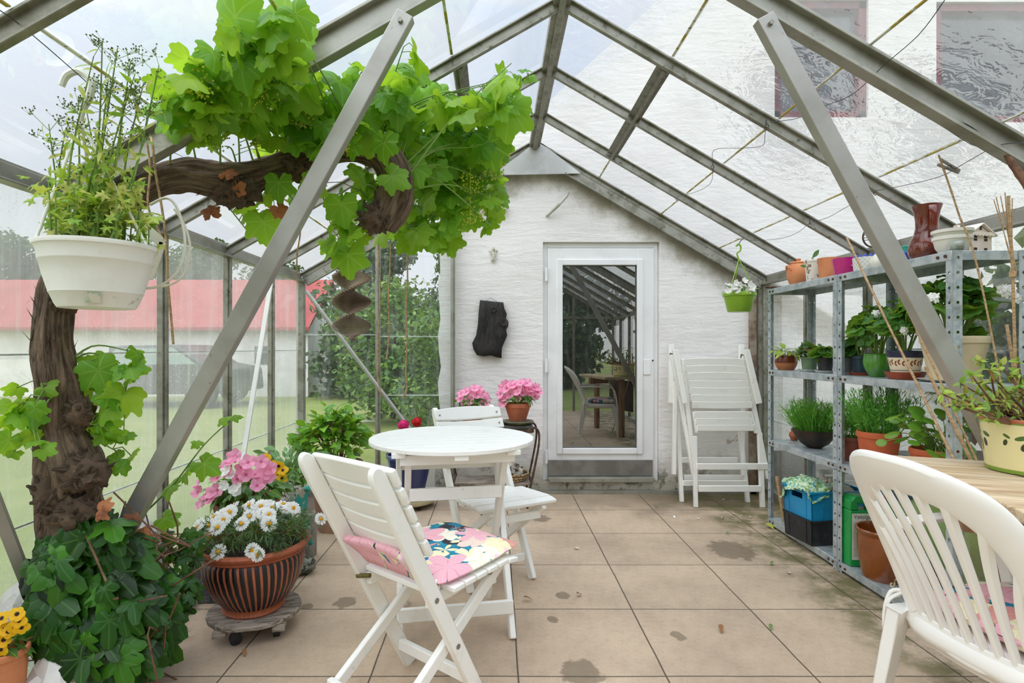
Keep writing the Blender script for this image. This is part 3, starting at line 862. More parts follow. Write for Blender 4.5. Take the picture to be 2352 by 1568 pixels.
# ---- floral cushions
def floral():
    m = D.materials.new('floral_cotton'); m.use_nodes = True; t = NT(m.node_tree)
    oc = t.coord('Object')
    wn = t.n('ShaderNodeTexNoise', Vector=oc, Scale=14., Detail=2.)
    wv = t.vmath('SCALE', t.vmath('SUBTRACT', wn.outputs[1], (.5, .5, .5)).outputs[0]); wv.inputs['Scale'].default_value = .02
    q = t.vmath('MULTIPLY', t.vmath('ADD', oc, wv.outputs[0]).outputs[0], (1, 1, 0)).outputs[0]
    c = t.mix(t.ss(t.noise(q, 13, 2), .47, .5), srgb('#2e2f38'), srgb('#1d7f9c'))
    c = t.mix(t.ss(t.noise(q, 30, 3), .55, .6), c, srgb('#2a9aa6'))

    def layer(c, scale, off, pal, petals, size):
        vo = t.n('ShaderNodeTexVoronoi', Scale=scale, Randomness=.75, Vector=t.vmath('ADD', q, off).outputs[0])
        df = t.vmath('SUBTRACT', t.vmath('ADD', q, off).outputs[0], vo.outputs['Position']).outputs[0]
        s = t.n('ShaderNodeSeparateXYZ', Vector=df); rn = t.n('ShaderNodeSeparateXYZ', Vector=vo.outputs['Color'])
        an = t.math('ADD', t.math('ARCTAN2', s.outputs[1], s.outputs[0]), t.math('MULTIPLY', rn.outputs[2], 6.28))
        rad = t.math('MULTIPLY', vo.outputs['Distance'], 1.)
        k = t.math('ABSOLUTE', t.math('SINE', t.math('MULTIPLY', an, petals / 2)))
        lim = t.math('MULTIPLY', t.math('ADD', .62, t.math('MULTIPLY', k, .38)), t.math('ADD', size * .75, t.math('MULTIPLY', rn.outputs[1], size * .5)))
        msk = t.ss(t.math('SUBTRACT', lim, rad), 0., .03)
        pet = t.mix(t.ss(rn.outputs[0], .45, .5), srgb(pal[0]), srgb(pal[1]))
        pet = t.mix(t.ss(rn.outputs[0], .72, .76), pet, srgb(pal[2]))
        st = t.math('ABSOLUTE', t.math('SINE', t.math('MULTIPLY', an, 17.)))
        pet = t.mix(t.math('MULTIPLY', t.math('MULTIPLY', st, .5), t.ss(rad, .0, .35)), pet, t.mix(.5, pet, srgb(pal[3])))
        pet = t.mix(t.math('SUBTRACT', 1., t.ss(k, .08, .3)), pet, t.mix(.4, pet, srgb(pal[3])))
        pet = t.mix(t.math('SUBTRACT', 1., t.ss(rad, .10, .15)), pet, srgb('#1c6f9f'))
        return t.mix(msk, c, pet)
    c = layer(c, 9., (.31, .2, 0), ('#f4ecc8', '#f4f1e6', '#e08e98', '#d9c47a'), 5, .72)
    c = layer(c, 6.6, (.0, .07, 0), ('#f0bcc6', '#f7f2df', '#f3d9dc', '#d9708a'), 6, .68)
    b = t.n('ShaderNodeBsdfPrincipled', Base__Color=c, Roughness=.85)
    t.set(b, 'Normal', t.bump(t.noise(oc, 500, 2), .15, .002)); t.out(b.outputs[0])
    return m


FLORAL = floral()
FLW = M('white_tape', '#f1efe8', .8)


def cushion(label, loc, rz, w, d, h, tilt=0, parts=()):
    c = T('seat_cushion', label, 'cushion', loc, rz, 'floral seat cushions')
    g = G(); N = 18; vs = []; fs = []
    for sgn in (1, -1):
        for i in range(N + 1):
            for j in range(N + 1):
                u = -1 + 2 * i / N; v = -1 + 2 * j / N
                e = (1 - abs(u) ** 4) * (1 - abs(v) ** 4)
                rx = 1 - .10 * abs(v) ** 3 * 1; ry = 1 - .06 * abs(u) ** 3
                z = h / 2 + sgn * (h / 2) * (e ** .45) + .006 * NZ.noise(V((u * 3, v * 3, sgn))) * (sgn > 0) + tilt * v
                vs.append((u * w / 2 * ry * rx, v * d / 2 * rx, z))
    K = (N + 1) ** 2
    for i in range(N):
        for j in range(N):
            a = i * (N + 1) + j
            fs.append((a, a + N + 1, a + N + 2, a + 1)); fs.append((K + a, K + a + 1, K + a + N + 2, K + a + N + 1))
    g.add(vs, fs); ob('cushion_body', g, FLORAL, c, smooth=70)
    return c


c1 = cushion('floral cushion on the white folding chair nearest the viewer', (-.195, 2.05, .444), R(-39.7), .44, .44, .055, .012)
g = G(); tube(g, cr([(.16, -.17, .02), (.17, -.20, .015), (.175, -.205, -.01)], 4), .005, 6); ob('tie_tape', g, FLW, c1)
# lower end of the pad folded up behind the back slats
g = G(); N = 10; vs = []
for i in range(N + 1):
    for j in range(5):
        u = -1 + 2 * i / N; v = j / 4
        vs.append((u * .15, -.215 - .10 * v ** 1.2 + .03 * (1 - u * u) * v, .02 + .10 * v))
g.add(vs, [(i * 5 + j, i * 5 + j + 1, i * 5 + j + 6, i * 5 + j + 5) for i in range(N) for j in range(4)])
ob('cushion_flap', g, FLORAL, c1, solid=.02, smooth=60)

# ---- white plastic armchair at the right edge
PL = M('resin', '#f0eee9', .34, 0, '#e8e3d8', 3, .45, .75, .03, 60, col3='#c9bda4', sc3=9, lo3=.66, hi3=.85)
ac = T('plastic_armchair', 'white moulded plastic armchair with slatted back at the right, before the bench', 'chair', (1.44, 1.507, 0), 0)
AF = R(-81)                                # its front points towards the bench
ac.rotation_euler = (0, 0, AF); ac.matrix_basis = Matrix.Translation((1.44, 1.507, 0)) @ Matrix.Rotation(AF, 4, 'Z')


def bs_(x, z):
    "the shell of the back: height z, across x"
    t = (z - .40)
    return V((x, -.20 - t * .40 - .26 * t * t + .10 * (x / .25) ** 2 * (.35 + t), z))


def bandpt(a, k):
    "outline of the back: a from 0 (left foot) over the top to 1 (right foot), k 0 inner, 1 outer"
    ins = [(-.155, .45), (-.172, .55), (-.180, .64), (-.166, .73), (-.12, .795), (-.055, .825), (0, .832)]
    outs = [(-.215, .40), (-.222, .53), (-.236, .66), (-.238, .77), (-.197, .872), (-.10, .925), (0, .936)]
    L = (ins if k == 0 else outs)
    L = L + [(-x, z) for x, z in L[-2::-1]]
    return L


ib = cr([(x, 0, z) for x, z in bandpt(0, 0)], 6); ob_ = cr([(x, 0, z) for x, z in bandpt(0, 1)], 6)
g = G(); vs = []; M_ = len(ib)
for i in range(M_):
    for f in (0, .12, .5, .88, 1):
        p = ib[i].lerp(ob_[i], f); q = bs_(p.x, p.z); q.y += {0: -.004, .12: -.014, .5: -.018, .88: -.014, 1: .006}[f]; vs.append(q)
    for f in (1, .5, 0):
        p = ib[i].lerp(ob_[i], f); q = bs_(p.x, p.z); q.y += .012; vs.append(q)
fs = [tuple(range(8)), tuple((M_ - 1) * 8 + j for j in range(8))[::-1]]
for i in range(M_ - 1):
    for j in range(8): fs.append((i * 8 + j, i * 8 + (j + 1) % 8, i * 8 + 8 + (j + 1) % 8, i * 8 + 8 + j))
g.add(vs, fs); ob('back_frame', g, PL, ac, smooth=60, sub=1)
# fan of slats
S_ = [(-.125, .195), (-.10, .172), (-.068, .115), (-.036, .06), (0, 0)]
for i in range(9):
    k = i - 4; xb = k * .037
    xt = {0: 0, 1: .052, 2: .108, 3: .162, 4: .192}[abs(k)] * (1 if k > 0 else -1); zt = {0: .86, 1: .852, 2: .832, 3: .785, 4: .69}[abs(k)]
    g = G(); N = 10; vs = []
    for j in range(N + 1):
        t_ = j / N; x = xb + (xt - xb) * (t_ ** 2.2); z = .425 + (zt - .425) * t_; w = .0085 + .0045 * t_
        for dx, dy in ((-w, .006), (-w * .6, -.012), (w * .6, -.012), (w, .006)):
            q = bs_(x + dx, z); q.y += dy; vs.append(q)
    fs = [(3, 2, 1, 0), tuple(N * 4 + j for j in range(4))]
    for j in range(N):
        for e in range(4): fs.append((j * 4 + e, j * 4 + (e + 1) % 4, j * 4 + 4 + (e + 1) % 4, j * 4 + 4 + e))
    g.add(vs, fs); ob('back_slat', g, PL, ac, bevel=.003)
# seat pan with rolled edge
g = G(); N = 14; vs = []; out = []
for i in range(28):
    a = 2 * math.pi * i / 28; ex = .5
    x = .235 * math.copysign(abs(math.cos(a)) ** ex, math.cos(a)); y = .225 * math.copysign(abs(math.sin(a)) ** ex, math.sin(a))
    out.append((x * (1 + .08 * (y > 0)), y))
rings = [(1.0, .375), (1.03, .40), (1.0, .424), (.94, .432), (.7, .425), (.3, .42)]
for s, z in rings:
    for x, y in out: vs.append((x * s, y * s, z - (.02 if y > .2 and s > .9 else 0)))
vs += [(0, 0, .418)]
fs = []
for r_ in range(len(rings) - 1):
    for i in range(28):
        a = r_ * 28 + i; b_ = r_ * 28 + (i + 1) % 28; fs.append((a, b_, b_ + 28, a + 28))
for i in range(28): fs.append(((len(rings) - 1) * 28 + i, (len(rings) - 1) * 28 + (i + 1) % 28, len(vs) - 1))
g.add(vs, fs); ob('seat', g, PL, ac, smooth=60, solid=.006)
# lower back rail
g = G(); vs = []; N = 12
for i in range(N + 1):
    x = -.21 + .42 * i / N
    for z, dy in ((.462 - .02 * (1 - (x / .21) ** 2), -.012), (.41 - .03 * (1 - (x / .21) ** 2), -.02), (.35 - .0 * (1 - (x / .21) ** 2), .01), (.425, .018)):
        q = bs_(x, .43); q.y += dy; q.z = z; vs.append(q)
fs = [(3, 2, 1, 0), tuple(N * 4 + j for j in range(4))]
for j in range(N):
    for e in range(4): fs.append((j * 4 + e, j * 4 + (e + 1) % 4, j * 4 + 4 + (e + 1) % 4, j * 4 + 4 + e))
g.add(vs, fs); ob('back_rail', g, PL, ac, bevel=.006)
for s in (-1, 1):
    for y0, y1, z0, ft in ((-.20, -.27, .43, 0), (.20, .255, .40, 1)):
        g = G(); vs = []
        for t_, w in ((0, .042), (.25, .038), (.6, .032), (1, .026)):
            x = s * (.222 + .035 * t_); y = y0 + (y1 - y0) * t_; z = z0 * (1 - t_)
            vs += [(x - s * w * .9, y - (w if not ft else -w), z), (x + s * .012, y - (w if not ft else -w), z), (x + s * .012, y + (w if not ft else -w), z), (x - s * .004, y + (w if not ft else -w) * .9, z)]
        fs = [(0, 1, 2, 3), (15, 14, 13, 12)]
        for j in range(3):
            for e in range(4): fs.append((j * 4 + e, j * 4 + (e + 1) % 4, j * 4 + 4 + (e + 1) % 4, j * 4 + 4 + e))
        g.add(vs, fs); ob('leg', g, PL, ac, bevel=.006)
    # arm: from the back frame forward, then down to the seat front
    g = G(); path = cr([(s * .222, -.25, .655), (s * .262, -.12, .662), (s * .282, .06, .662), (s * .282, .165, .645), (s * .272, .205, .56), (s * .25, .225, .40)], 5)
    vs = []
    for i, p in enumerate(path):
        d = (path[min(i + 1, len(path) - 1)] - path[max(i - 1, 0)]).normalized(); n_ = V((s, 0, 0)).cross(d); n_ = n_ if n_.z > -.2 else -n_
        n_ = d.cross(V((1, 0, 0))).normalized(); w = .028; 
        vs += [p + V((-w, 0, 0)) + n_ * -.012, p + V((-w * .7, 0, 0)) + n_ * .006, p + V((w * .7, 0, 0)) + n_ * .006, p + V((w, 0, 0)) + n_ * -.012]
    fs = [(3, 2, 1, 0), tuple((len(path) - 1) * 4 + j for j in range(4))]
    for j in range(len(path) - 1):
        for e in range(4): fs.append((j * 4 + e, j * 4 + (e + 1) % 4, j * 4 + 4 + (e + 1) % 4, j * 4 + 4 + e))
    g.add(vs, fs); ob('armrest', g, PL, ac, bevel=.005)
c2 = cushion('floral cushion on the white plastic armchair', (1.462, 1.511, .436), AF, .50, .42, .06)
g = G(); tube(g, cr([(-.235, -.195, .03), (-.258, -.225, .02), (-.266, -.24, -.06), (-.255, -.235, -.17)], 5), .006, 6); tube(g, cr([(-.235, -.195, .03), (-.252, -.235, .0), (-.25, -.24, -.05), (-.256, -.24, -.09)], 5), .005, 6)
ob('tie_tape', g, FLW, c2)

# ---- two white folding recliners leaning at the house wall
def recliner(label, z0, y0, k, front):
    def Q(zx, zy, dy=0):
        px, py = 1500 + zx / 3.733, 760 + zy / 3.733
        b_ = (py - 797) / FP; Y = (y0 + k * EYE) / (1 + k * b_) + dy
        return P(px, py, Y)
    base = Q(*z0)
    c = T('folding_armchair', label, 'chair', (base.x, base.y, 0), 0, 'folded white garden recliners at the house wall')
    def B(name, a, b_, w, d=.022, dy=0, ru=.004):
        g = G(); bar(g, Q(*a, dy), Q(*b_, dy), w, d, (0, 1, 0)); return ob(name, g, CHW, c, world=True, bevel=ru)
    if front:
        B('armrest', (190, 160), (272, 622), .040, .03, -.05); B('armrest', (800, 160), (910, 622), .040, .03, -.05)
        B('back_stile', (252, 240), (365, 1275), .026, .03); B('back_stile', (783, 240), (985, 1265), .030, .03)
        B('side_leg', (150, 205), (225, 520), .022, .02, -.01); B('side_leg', (215, 480), (352, 1268), .026, .03, .03)
        for i in range(7):
            y = 240 + i * 60.5; x0 = 268 + i * 11; x1 = 782 + i * 11.3
            g = G(); a = Q(x0, y + 28, -.02); b_ = Q(x1, y + 28, -.02); N = 6
            vs = []
            for j in range(N + 1):
                t_ = j / N; p = a.lerp(b_, t_); cv = .012 * 4 * t_ * (1 - t_); z_ = .008 * 4 * t_ * (1 - t_) * (1 if i < 3 else -.6)
                for dy, dz in ((-.009, -.026), (-.009, .026), (.009, .026), (.009, -.026)): vs.append(p + V((0, dy + cv, dz + z_)))
            fs = [(3, 2, 1, 0), tuple(N * 4 + e for e in range(4))] + [(j * 4 + e, j * 4 + (e + 1) % 4, j * 4 + 4 + (e + 1) % 4, j * 4 + 4 + e) for j in range(N) for e in range(4)]
            g.add(vs, fs); ob('back_slat', g, CHW, c, world=True, bevel=.003)
        B('seat_rail', (345, 690), (372, 872), .022, .03, .0); B('seat_rail', (835, 690), (882, 876), .022, .03, .0)
        for i in range(3):
            g = G(); y = 715 + i * 57; a = Q(352 + i * 13, y, -.015); b_ = Q(832 + i * 17, y, -.015); bar(g, a, b_, .016, .048); ob('seat_slat', g, CHW, c, world=True, bevel=.003)
        B('front_leg', (355, 900), (366, 1510), .030, .03, .0); B('front_leg', (912, 870), (938, 1512), .034, .03, .0)
        for y, x0, x1 in ((1160, 372, 985), (1350, 390, 925)):
            g = G(); bar(g, Q(x0, y, -.012), Q(x1, y, -.012), .02, .046); ob('stretcher', g, CHW, c, world=True, bevel=.003)
        for q in ((150, 190), (757, 200)):
            g = G(); tube(g, [Q(q[0] - 6, q[1] + 30), Q(q[0], q[1]), Q(q[0] + 16, q[1] + 8)], .006, 8); ob('hinge', g, M('brass_hinge', '#75683f', .4, .8) if 'brass_hinge' not in D.materials else D.materials['brass_hinge'], c, world=True)
    else:
        B('back_stile', (157, 118), (148, 620), .036, .03); B('back_stile', (757, 118), (742, 640), .036, .03)
        B('front_leg', (190, 430), (178, 1230), .030, .03, -.02); B('front_leg', (770, 430), (768, 1240), .022, .03, -.02)
        B('side_leg', (205, 700), (246, 1464), .032, .03); B('side_leg', (725, 690), (812, 1468), .032, .03)
        for y, x0, x1, dy in ((750, 200, 720, .0), (1105, 230, 720, .0), (1255, 262, 770, .02), (1303, 258, 800, -.02)):
            g = G(); bar(g, Q(x0, y, dy), Q(x1, y, dy), .02, .042); ob('stretcher', g, CHW, c, world=True, bevel=.003)
        for i in range(6):
            g = G(); y = 270 + i * 62; bar(g, Q(165, y, .012), Q(745, y, .012), .016, .05); ob('back_slat', g, CHW, c, world=True, bevel=.003)
    return c


recliner('folded white slatted recliner standing in front at the house wall', (640, 1510), 4.26, .10, True)
recliner('folded white recliner behind the other, its two posts touching the wall', (530, 1464), 4.42, .14, False)

# ---- shelving unit of perforated zinc angle
m = D.materials.new('perforated_zinc'); m.use_nodes = True; t = NT(m.node_tree)
uv = t.n('ShaderNodeSeparateXYZ', Vector=t.coord('UV'))
v = t.math('PINGPONG', uv.outputs[1], .03); u = uv.outputs[0]
hole = t.math('SUBTRACT', 1., t.ss(t.math('SQRT', t.math('ADD', t.math('MULTIPLY', u, u), t.math('MULTIPLY', v, v))), .0055, .007))
oc = t.coord('Object')
c = t.mix(t.ss(t.noise(oc, 20, 5, .65), .4, .65), srgb('#c0c8ca'), srgb('#9fabb0'))
c = t.mix(t.ss(t.noise(oc, 6, 4, .65), .58, .72), c, srgb('#7d7a6c'))
b = t.n('ShaderNodeBsdfPrincipled', Base__Color=c, Roughness=.42, Metallic=.4)
t.out(t.n('ShaderNodeMixShader', i0=hole, i1=b.outputs[0], i2=t.n('ShaderNodeBsdfTransparent').outputs[0]).outputs[0])
PERF = m
SX0, SX1 = 1.835, 2.135; SYS = (3.84, 3.06, 2.285); ZS = (1.59, 1.05, .58, .055)
su = T('shelving_unit', 'zinc metal shelving with perforated uprights along the right glass wall', 'shelf', (1.98, 3.06, 0))


def flange(g, p, q, w, nrm):
    "thin strip with metre coordinates for its row of holes"
    d = V(q) - V(p); s_ = d.normalized().cross(V(nrm)); a = w / 2
    g.add([V(p) - s_ * a, V(p) + s_ * a, V(q) + s_ * a, V(q) - s_ * a], [(0, 1, 2, 3)], 0, [(-a, 0), (a, 0), (a, d.length), (-a, d.length)])


for iy, y in enumerate(SYS):
    for x, sx_ in ((SX0, 1), (SX1, -1)):
        for s in ((-1,) if iy == 0 else (1,) if iy == 2 else (-1, 1)):
            g = G(); yo = y + s * .003 * (iy == 1)
            flange(g, (x + sx_ * .018, yo, 0), (x + sx_ * .018, yo, 1.59), .036, (0, 1, 0))
            flange(g, (x, yo + s * .018, 0), (x, yo + s * .018, 1.59), .036, (1, 0, 0))
            ob('upright', g, PERF, su, world=True, solid=.003, smooth=0)
for bay in ((SYS[0], SYS[1]), (SYS[1], SYS[2])):
    y0, y1 = bay[1] + .004, bay[0] - .004
    for z in ZS:
        g = G(); box(g, ((SX0 + SX1) / 2, (y0 + y1) / 2, z - .002), (SX1 - SX0 + .006, y1 - y0, .003))
        for x in (SX0 - .002, SX1 + .002): box(g, (x, (y0 + y1) / 2, z - .02), (.003, y1 - y0, .038))
        for y in (y0, y1): box(g, ((SX0 + SX1) / 2, y, z - .02), (SX1 - SX0, .003, .038))
        sh = ob('shelf_board', g, ZINC, su, world=True, bevel=.0015, seg=1)
        for y in (y0 + .03, y0 + .07, y1 - .03, y1 - .07):
            ob('bolt', (lambda g2: (tube(g2, [(SX0 - .008, y, z - .02), (SX0, y, z - .02)], .007, 8), g2)[1])(G()), M('rust', '#5a4230', .7, .3) if 'rust' not in D.materials else D.materials['rust'], sh, world=False).location = V(su.location) * -1

# ---- potting bench of bare planks
m = D.materials.new('bare_plank'); m.use_nodes = True; t = NT(m.node_tree)
oc = t.coord('Object', (2.2, 30, 30))
c = t.mix(t.ss(t.noise(oc, 1.0, 6, .65, .6), .35, .68), srgb('#d9c3a0'), srgb('#a98a63'))
c = t.mix(t.math('MULTIPLY', t.ss(t.noise(t.coord('Object', (5, 90, 90)), 1.0, 4, .7), .55, .72), .6), c, srgb('#6f5a43'))
c = t.mix(t.math('MULTIPLY', t.ss(t.noise(t.coord(), 3, 3), .45, .7), .5), c, srgb('#b9ae9c'))
b = t.n('ShaderNodeBsdfPrincipled', Base__Color=c, Roughness=.75)
t.set(b, 'Normal', t.bump(t.noise(oc, 1.0, 5, .6), .3, .004)); t.out(b.outputs[0])
PLANK = m
pb = T('potting_bench', 'bare wooden plank bench in the right corner carrying the olive painted pot', 'table', (1.43, 2.06, 0), R(-22))
ZB = .81
for k in range(8):
    g = G(); y = -.06 - .122 * k; x0 = -.02 + .004 * math.sin(k * 2.3); x1 = .66 - k * .048
    pts = [(x0 - .185 * (y - .058 + .116 * i / 5) + .005 * NZ.noise(V((k, i * 1.7, 0))), y - .058 + .116 * i / 5) for i in range(6)]
    plate(g, [(px_, py_, ZB - .035) for px_, py_ in pts[::-1]] + [(x1, y - .058, ZB - .035), (x1, y + .058, ZB - .035)], (0, 0, .035 - .002 * (k % 3)))
    ob('bench_board', g, PLANK, pb, bevel=.004)
OLDW = M('old_timber', '#9b7350', .8, 0, '#7a5638', 3, bump=.3, bsc=14, st=(6, 6, 1), col3='#5d4530', sc3=5)
for x, y in ((.29, -.085), (.45, -.95), (.60, -.10)):
    g = G(); box(g, (x, y, (ZB - .035) / 2), (.055, .07, ZB - .035)); ob('bench_leg', g, OLDW, pb, bevel=.004)
g = G(); box(g, (.565, -.50, .52), (.02, .56, .42)); ob('side_board', g, M('dark_timber', '#5a4531', .85, 0, '#40301f', 4, bump=.3, st=(8, 1, 1)), pb)
g = G(); box(g, (.2, -.5, ZB - .075), (.3, .05, .08)); ob('cross_rail', g, OLDW, pb)
# ================================================================ PLANT HELPERS
def ovate(n=5, w=.5, fold=.25, droop=.25, k=.8):
    vs = []; uv = []; fs = []
    for i in range(n + 1):
        t = i / n; h = w * .5 * max(math.sin(math.pi * t ** k), .0) + .004
        z = -droop * t * t
        for s in (-1, 0, 1):
            vs.append(V((s * h, t, z + abs(s) * fold * h))); uv.append((s * h, t))
    for i in range(n):
        a = i * 3
        fs += [(a, a + 1, a + 4, a + 3), (a + 1, a + 2, a + 5, a + 4)]
    return vs, fs, uv


def radial(rf, N=24, dome=.08, wave=.0, wk=3, droop=.2, off=0.0, cup=0):
    vs = [V((0, 0, 0))]; uv = [(0, 0)]; fs = []
    for ring, f in ((0, .5), (1, 1.)):
        for i in range(N):
            th = -math.pi + 2 * math.pi * (i + .5) / N; r = rf(th) * f
            z = dome * (1 if ring == 0 else .2) - droop * r * r + wave * math.cos(wk * th) * f + cup * r
            vs.append(V((math.sin(th) * r, math.cos(th) * r + off, z))); uv.append((math.sin(th) * r, math.cos(th) * r))
    for i in range(N):
        j = (i + 1) % N
        fs += [(0, 1 + j, 1 + i), (1 + i, 1 + j, 1 + N + j, 1 + N + i)]
    return vs, fs, uv


def lob(peaks, base, ser=.05, sk=17):
    def f(th):
        r = base
        for a, h, w in peaks:
            r = max(r, base + (h - base) * max(0, 1 - abs(th - a) / w) ** .8, base + (h - base) * max(0, 1 - abs(th + a) / w) ** .8)
        r *= 1 - .75 * max(0, 1 - (math.pi - abs(th)) / .35)
        return r * (1 + ser * ((th * sk / 6.283) % 1 - .5))
    return f


GRAPE = [radial(lob([(0, .63, .68), (1.05, .56, .56), (2.05, .46, .66)], .34, .18, 34), 46, .05, w_, 3, d_, .0) for w_, d_ in ((.05, .35), (.07, .6), (-.06, .3))]
IVY = [radial(lob([(0, .74, .60), (1.15, .50, .5), (2.2, .32, .6)], .27, .03, 9), 26, .04, w_, 2, d_, 0) for w_, d_ in ((.03, .3), (-.04, .45))]
GERAN = [radial(lambda th: .5 * (1 + .09 * math.cos(7 * th)) * (1 - .7 * max(0, 1 - (math.pi - abs(th)) / .4)), 28, -.02, w_, 5, -.25 + d_, 0) for w_, d_ in ((.05, 0), (.06, .5))]
PILEA = [radial(lambda th: .5, 18, .05, .02, 2, .3)]
PARSL = [radial(lob([(0, .6, .5), (.95, .5, .45), (1.9, .42, .45)], .14, .5, 16), 26, .03, .05, 3, .4)]
OVATE = [ovate(6, .52, .25, .3), ovate(6, .48, .35, .5)]
OVW = [ovate(6, .62, .2, .22, .9), ovate(6, .56, .3, .35, .9)]
LANCE = [ovate(4, .26, .3, .25)]
BLADE = [ovate(3, .016, .2, .3)]
FERN = [ovate(3, .13, .2, .2)]


def leaf(g, tm, p, tip, nrm, s, mi=0):
    y = V(tip).normalized(); n_ = V(nrm)
    x = y.cross(n_)
    if x.length < 1e-3: x = y.cross(V((.3, .5, .8)))
    x.normalize(); z = x.cross(y)
    p = V(p)
    g.add([p + (x * v.x + y * v.y + z * v.z) * s for v in tm[0]], tm[1], mi, tm[2])


def rv(s=1.):
    return V((rnd.gauss(0, s), rnd.gauss(0, s), rnd.gauss(0, s)))


def canopy(gl, gs, base, c, rad, n, tms, s0, s1, nstem=8, up=.6, tipdn=.3, stemr=.003, face=None, shell=.55, dark=0):
    "stems from base spread into an ellipsoid crown of leaves, every leaf with its stalk"
    c = V(c); base = V(base); stems = []
    for i in range(nstem):
        a = 2 * math.pi * (i + rnd.random()) / nstem; rr = rnd.uniform(.3, .9); el = rnd.uniform(-.2, 1)
        e = c + V((math.cos(a) * rad[0] * rr, math.sin(a) * rad[1] * rr, el * rad[2] * .8))
        b = base + V((math.cos(a), math.sin(a), 0)) * min(rad[0], rad[1]) * .12
        pts = cr([b, b.lerp(e, .5) + V((0, 0, rad[2] * .15)), e], 5)
        tube(gs, pts, [stemr * 1.3, stemr * .7], 5); stems += pts[2:]
    for i in range(n):
        d = rv().normalized(); d.z = abs(d.z) * 1.0 - .25 if rnd.random() < .8 else d.z
        q = c + V((d.x * rad[0], d.y * rad[1], d.z * rad[2])) * rnd.uniform(shell, 1.)
        s = rnd.uniform(s0, s1)
        nr = d * (1 - up) + V((0, 0, up)) + rv(.25)
        if face is not None: nr = nr + V(face)
        tip = V((d.x, d.y, d.z * .3 - tipdn)) + rv(.3)
        leaf(gl, rnd.choice(tms), q, tip, nr, s)
        if stems and i % 2 == 0:
            st = min(rnd.sample(stems, min(8, len(stems))), key=lambda w: (w - q).length)
            tube(gs, [st, st.lerp(q, .6) + V((0, 0, .01)), q], stemr * .45, 4, cap=False)


def potg(rt, rb, h, lip=.0, liph=.02, th=.006, belly=0, n=36, foot=0):
    "profile of a pot, outside up and inside down to the soil"
    o = []
    N = 8
    for i in range(N + 1):
        t = i / N; r = rb + (rt - rb) * t + belly * math.sin(math.pi * t); z = t * (h - (liph if lip else 0))
        o.append((r, z))
    if foot: o = [(rb + foot, 0), (rb + foot, .012)] + o[1:]
    if lip:
        z0 = h - liph; o += [(rt + lip, z0 + .001), (rt + lip * 1.1, z0 + liph * .5), (rt + lip, h - .003)]
    o += [(rt + lip - .003, h), (rt - th * .4, h), (rt - th, h - .004), (rt - th, h - .02), (max(rb, rt * .8) - th + belly * .5, h * .55)]
    g = G(); lathe(g, [(0, 0)] + o, n); return g


SOIL = M('potting_soil', '#3b2c22', .95, 0, '#251b14', 30, bump=.8, bsc=60, bd=.01)


def potted(name, label, cat, loc, rt, rb, h, mat, lip=.004, liph=.02, belly=0, group=None, pot=None, soil=.82, rz=0):
    t_ = T(name, label, cat, loc, rz, group)
    ob('pot', pot or potg(rt, rb, h, lip, liph, belly=belly), mat, t_, smooth=50)
    g = G(); z = h * soil; lathe(g, [(0, z + .006), (rt * .5, z + .008), (rt * .965 - .004, z)], 20); ob('soil', g, SOIL, t_)
    return t_


TERRA = M('terracotta', '#b8694a', .8, 0, '#a05a3f', 7, bump=.1, bsc=90, col3='#cfa58a', sc3=11, lo3=.62, hi3=.75)
TERRAL = M('light_terracotta', '#d58a5c', .75, 0, '#c97d52', 7, bump=.06, bsc=90)
TERRAO = M('orange_terracotta', '#c4623a', .75, 0, '#ad5533', 6, bump=.08, bsc=90)
STEMG = M('green_stem', '#7c9a48', .6, 0, '#5f7f35', 10)
STEMB = M('brown_stem', '#7a5640', .75, 0, '#5a3d2b', 18)
L_HYD = LM('hydrangea_leaf', ['#3f7d1f', '#5b9a2a', '#79b83a', '#96cc4a'], 'pinn', .3, .38)
L_GER = LM('geranium_leaf', ['#35682a', '#4a8438', '#62a046'], 'palm', .38, .5, '#7fae5a')
L_DAISY = LM('daisy_leaf', ['#2c4a26', '#3d5f33', '#527543'], None, .2, .5)
L_IMP = LM('impatiens_leaf', ['#2f6026', '#437a2f', '#5c943d'], 'pinn', .25, .4)
L_IVY = LM('ivy_leaf', ['#10290a', '#183d0d', '#275e16', '#1d4a10', '#4f9024'], 'palm', .14, .32, '#5a8440', .32, .4, vk=.4)
L_GRAPE = LM('grape_leaf', ['#5a9c28', '#78b432', '#94cc3e', '#6aa840', '#bce24a'], 'palm', .55, .42, '#b4d36a', .4, .55, .45)
L_DILL = LM('dill_leaf', ['#3f8a2c', '#58a53c', '#76bb4c'], None, .3, .6)
L_GRASS = LM('grass_leaf', ['#3b8224', '#55a030', '#79ba44'], None, .3, .6)
L_PILEA = LM('pilea_leaf', ['#4b8428', '#6a9e32', '#a1b548'], None, .3, .35)
L_CEL = LM('lovage_leaf', ['#7fae3a', '#a8c24a', '#cfd06a', '#e0d27c'], None, .4, .5)
L_AZA = LM('azalea_leaf', ['#5f8a2e', '#86a83c', '#b5cc52', '#8f4a2c'], None, .3, .45)
L_CACT = LM('leaf_cactus', ['#4f7d45', '#67945a', '#84ab6c'], None, .15, .5)


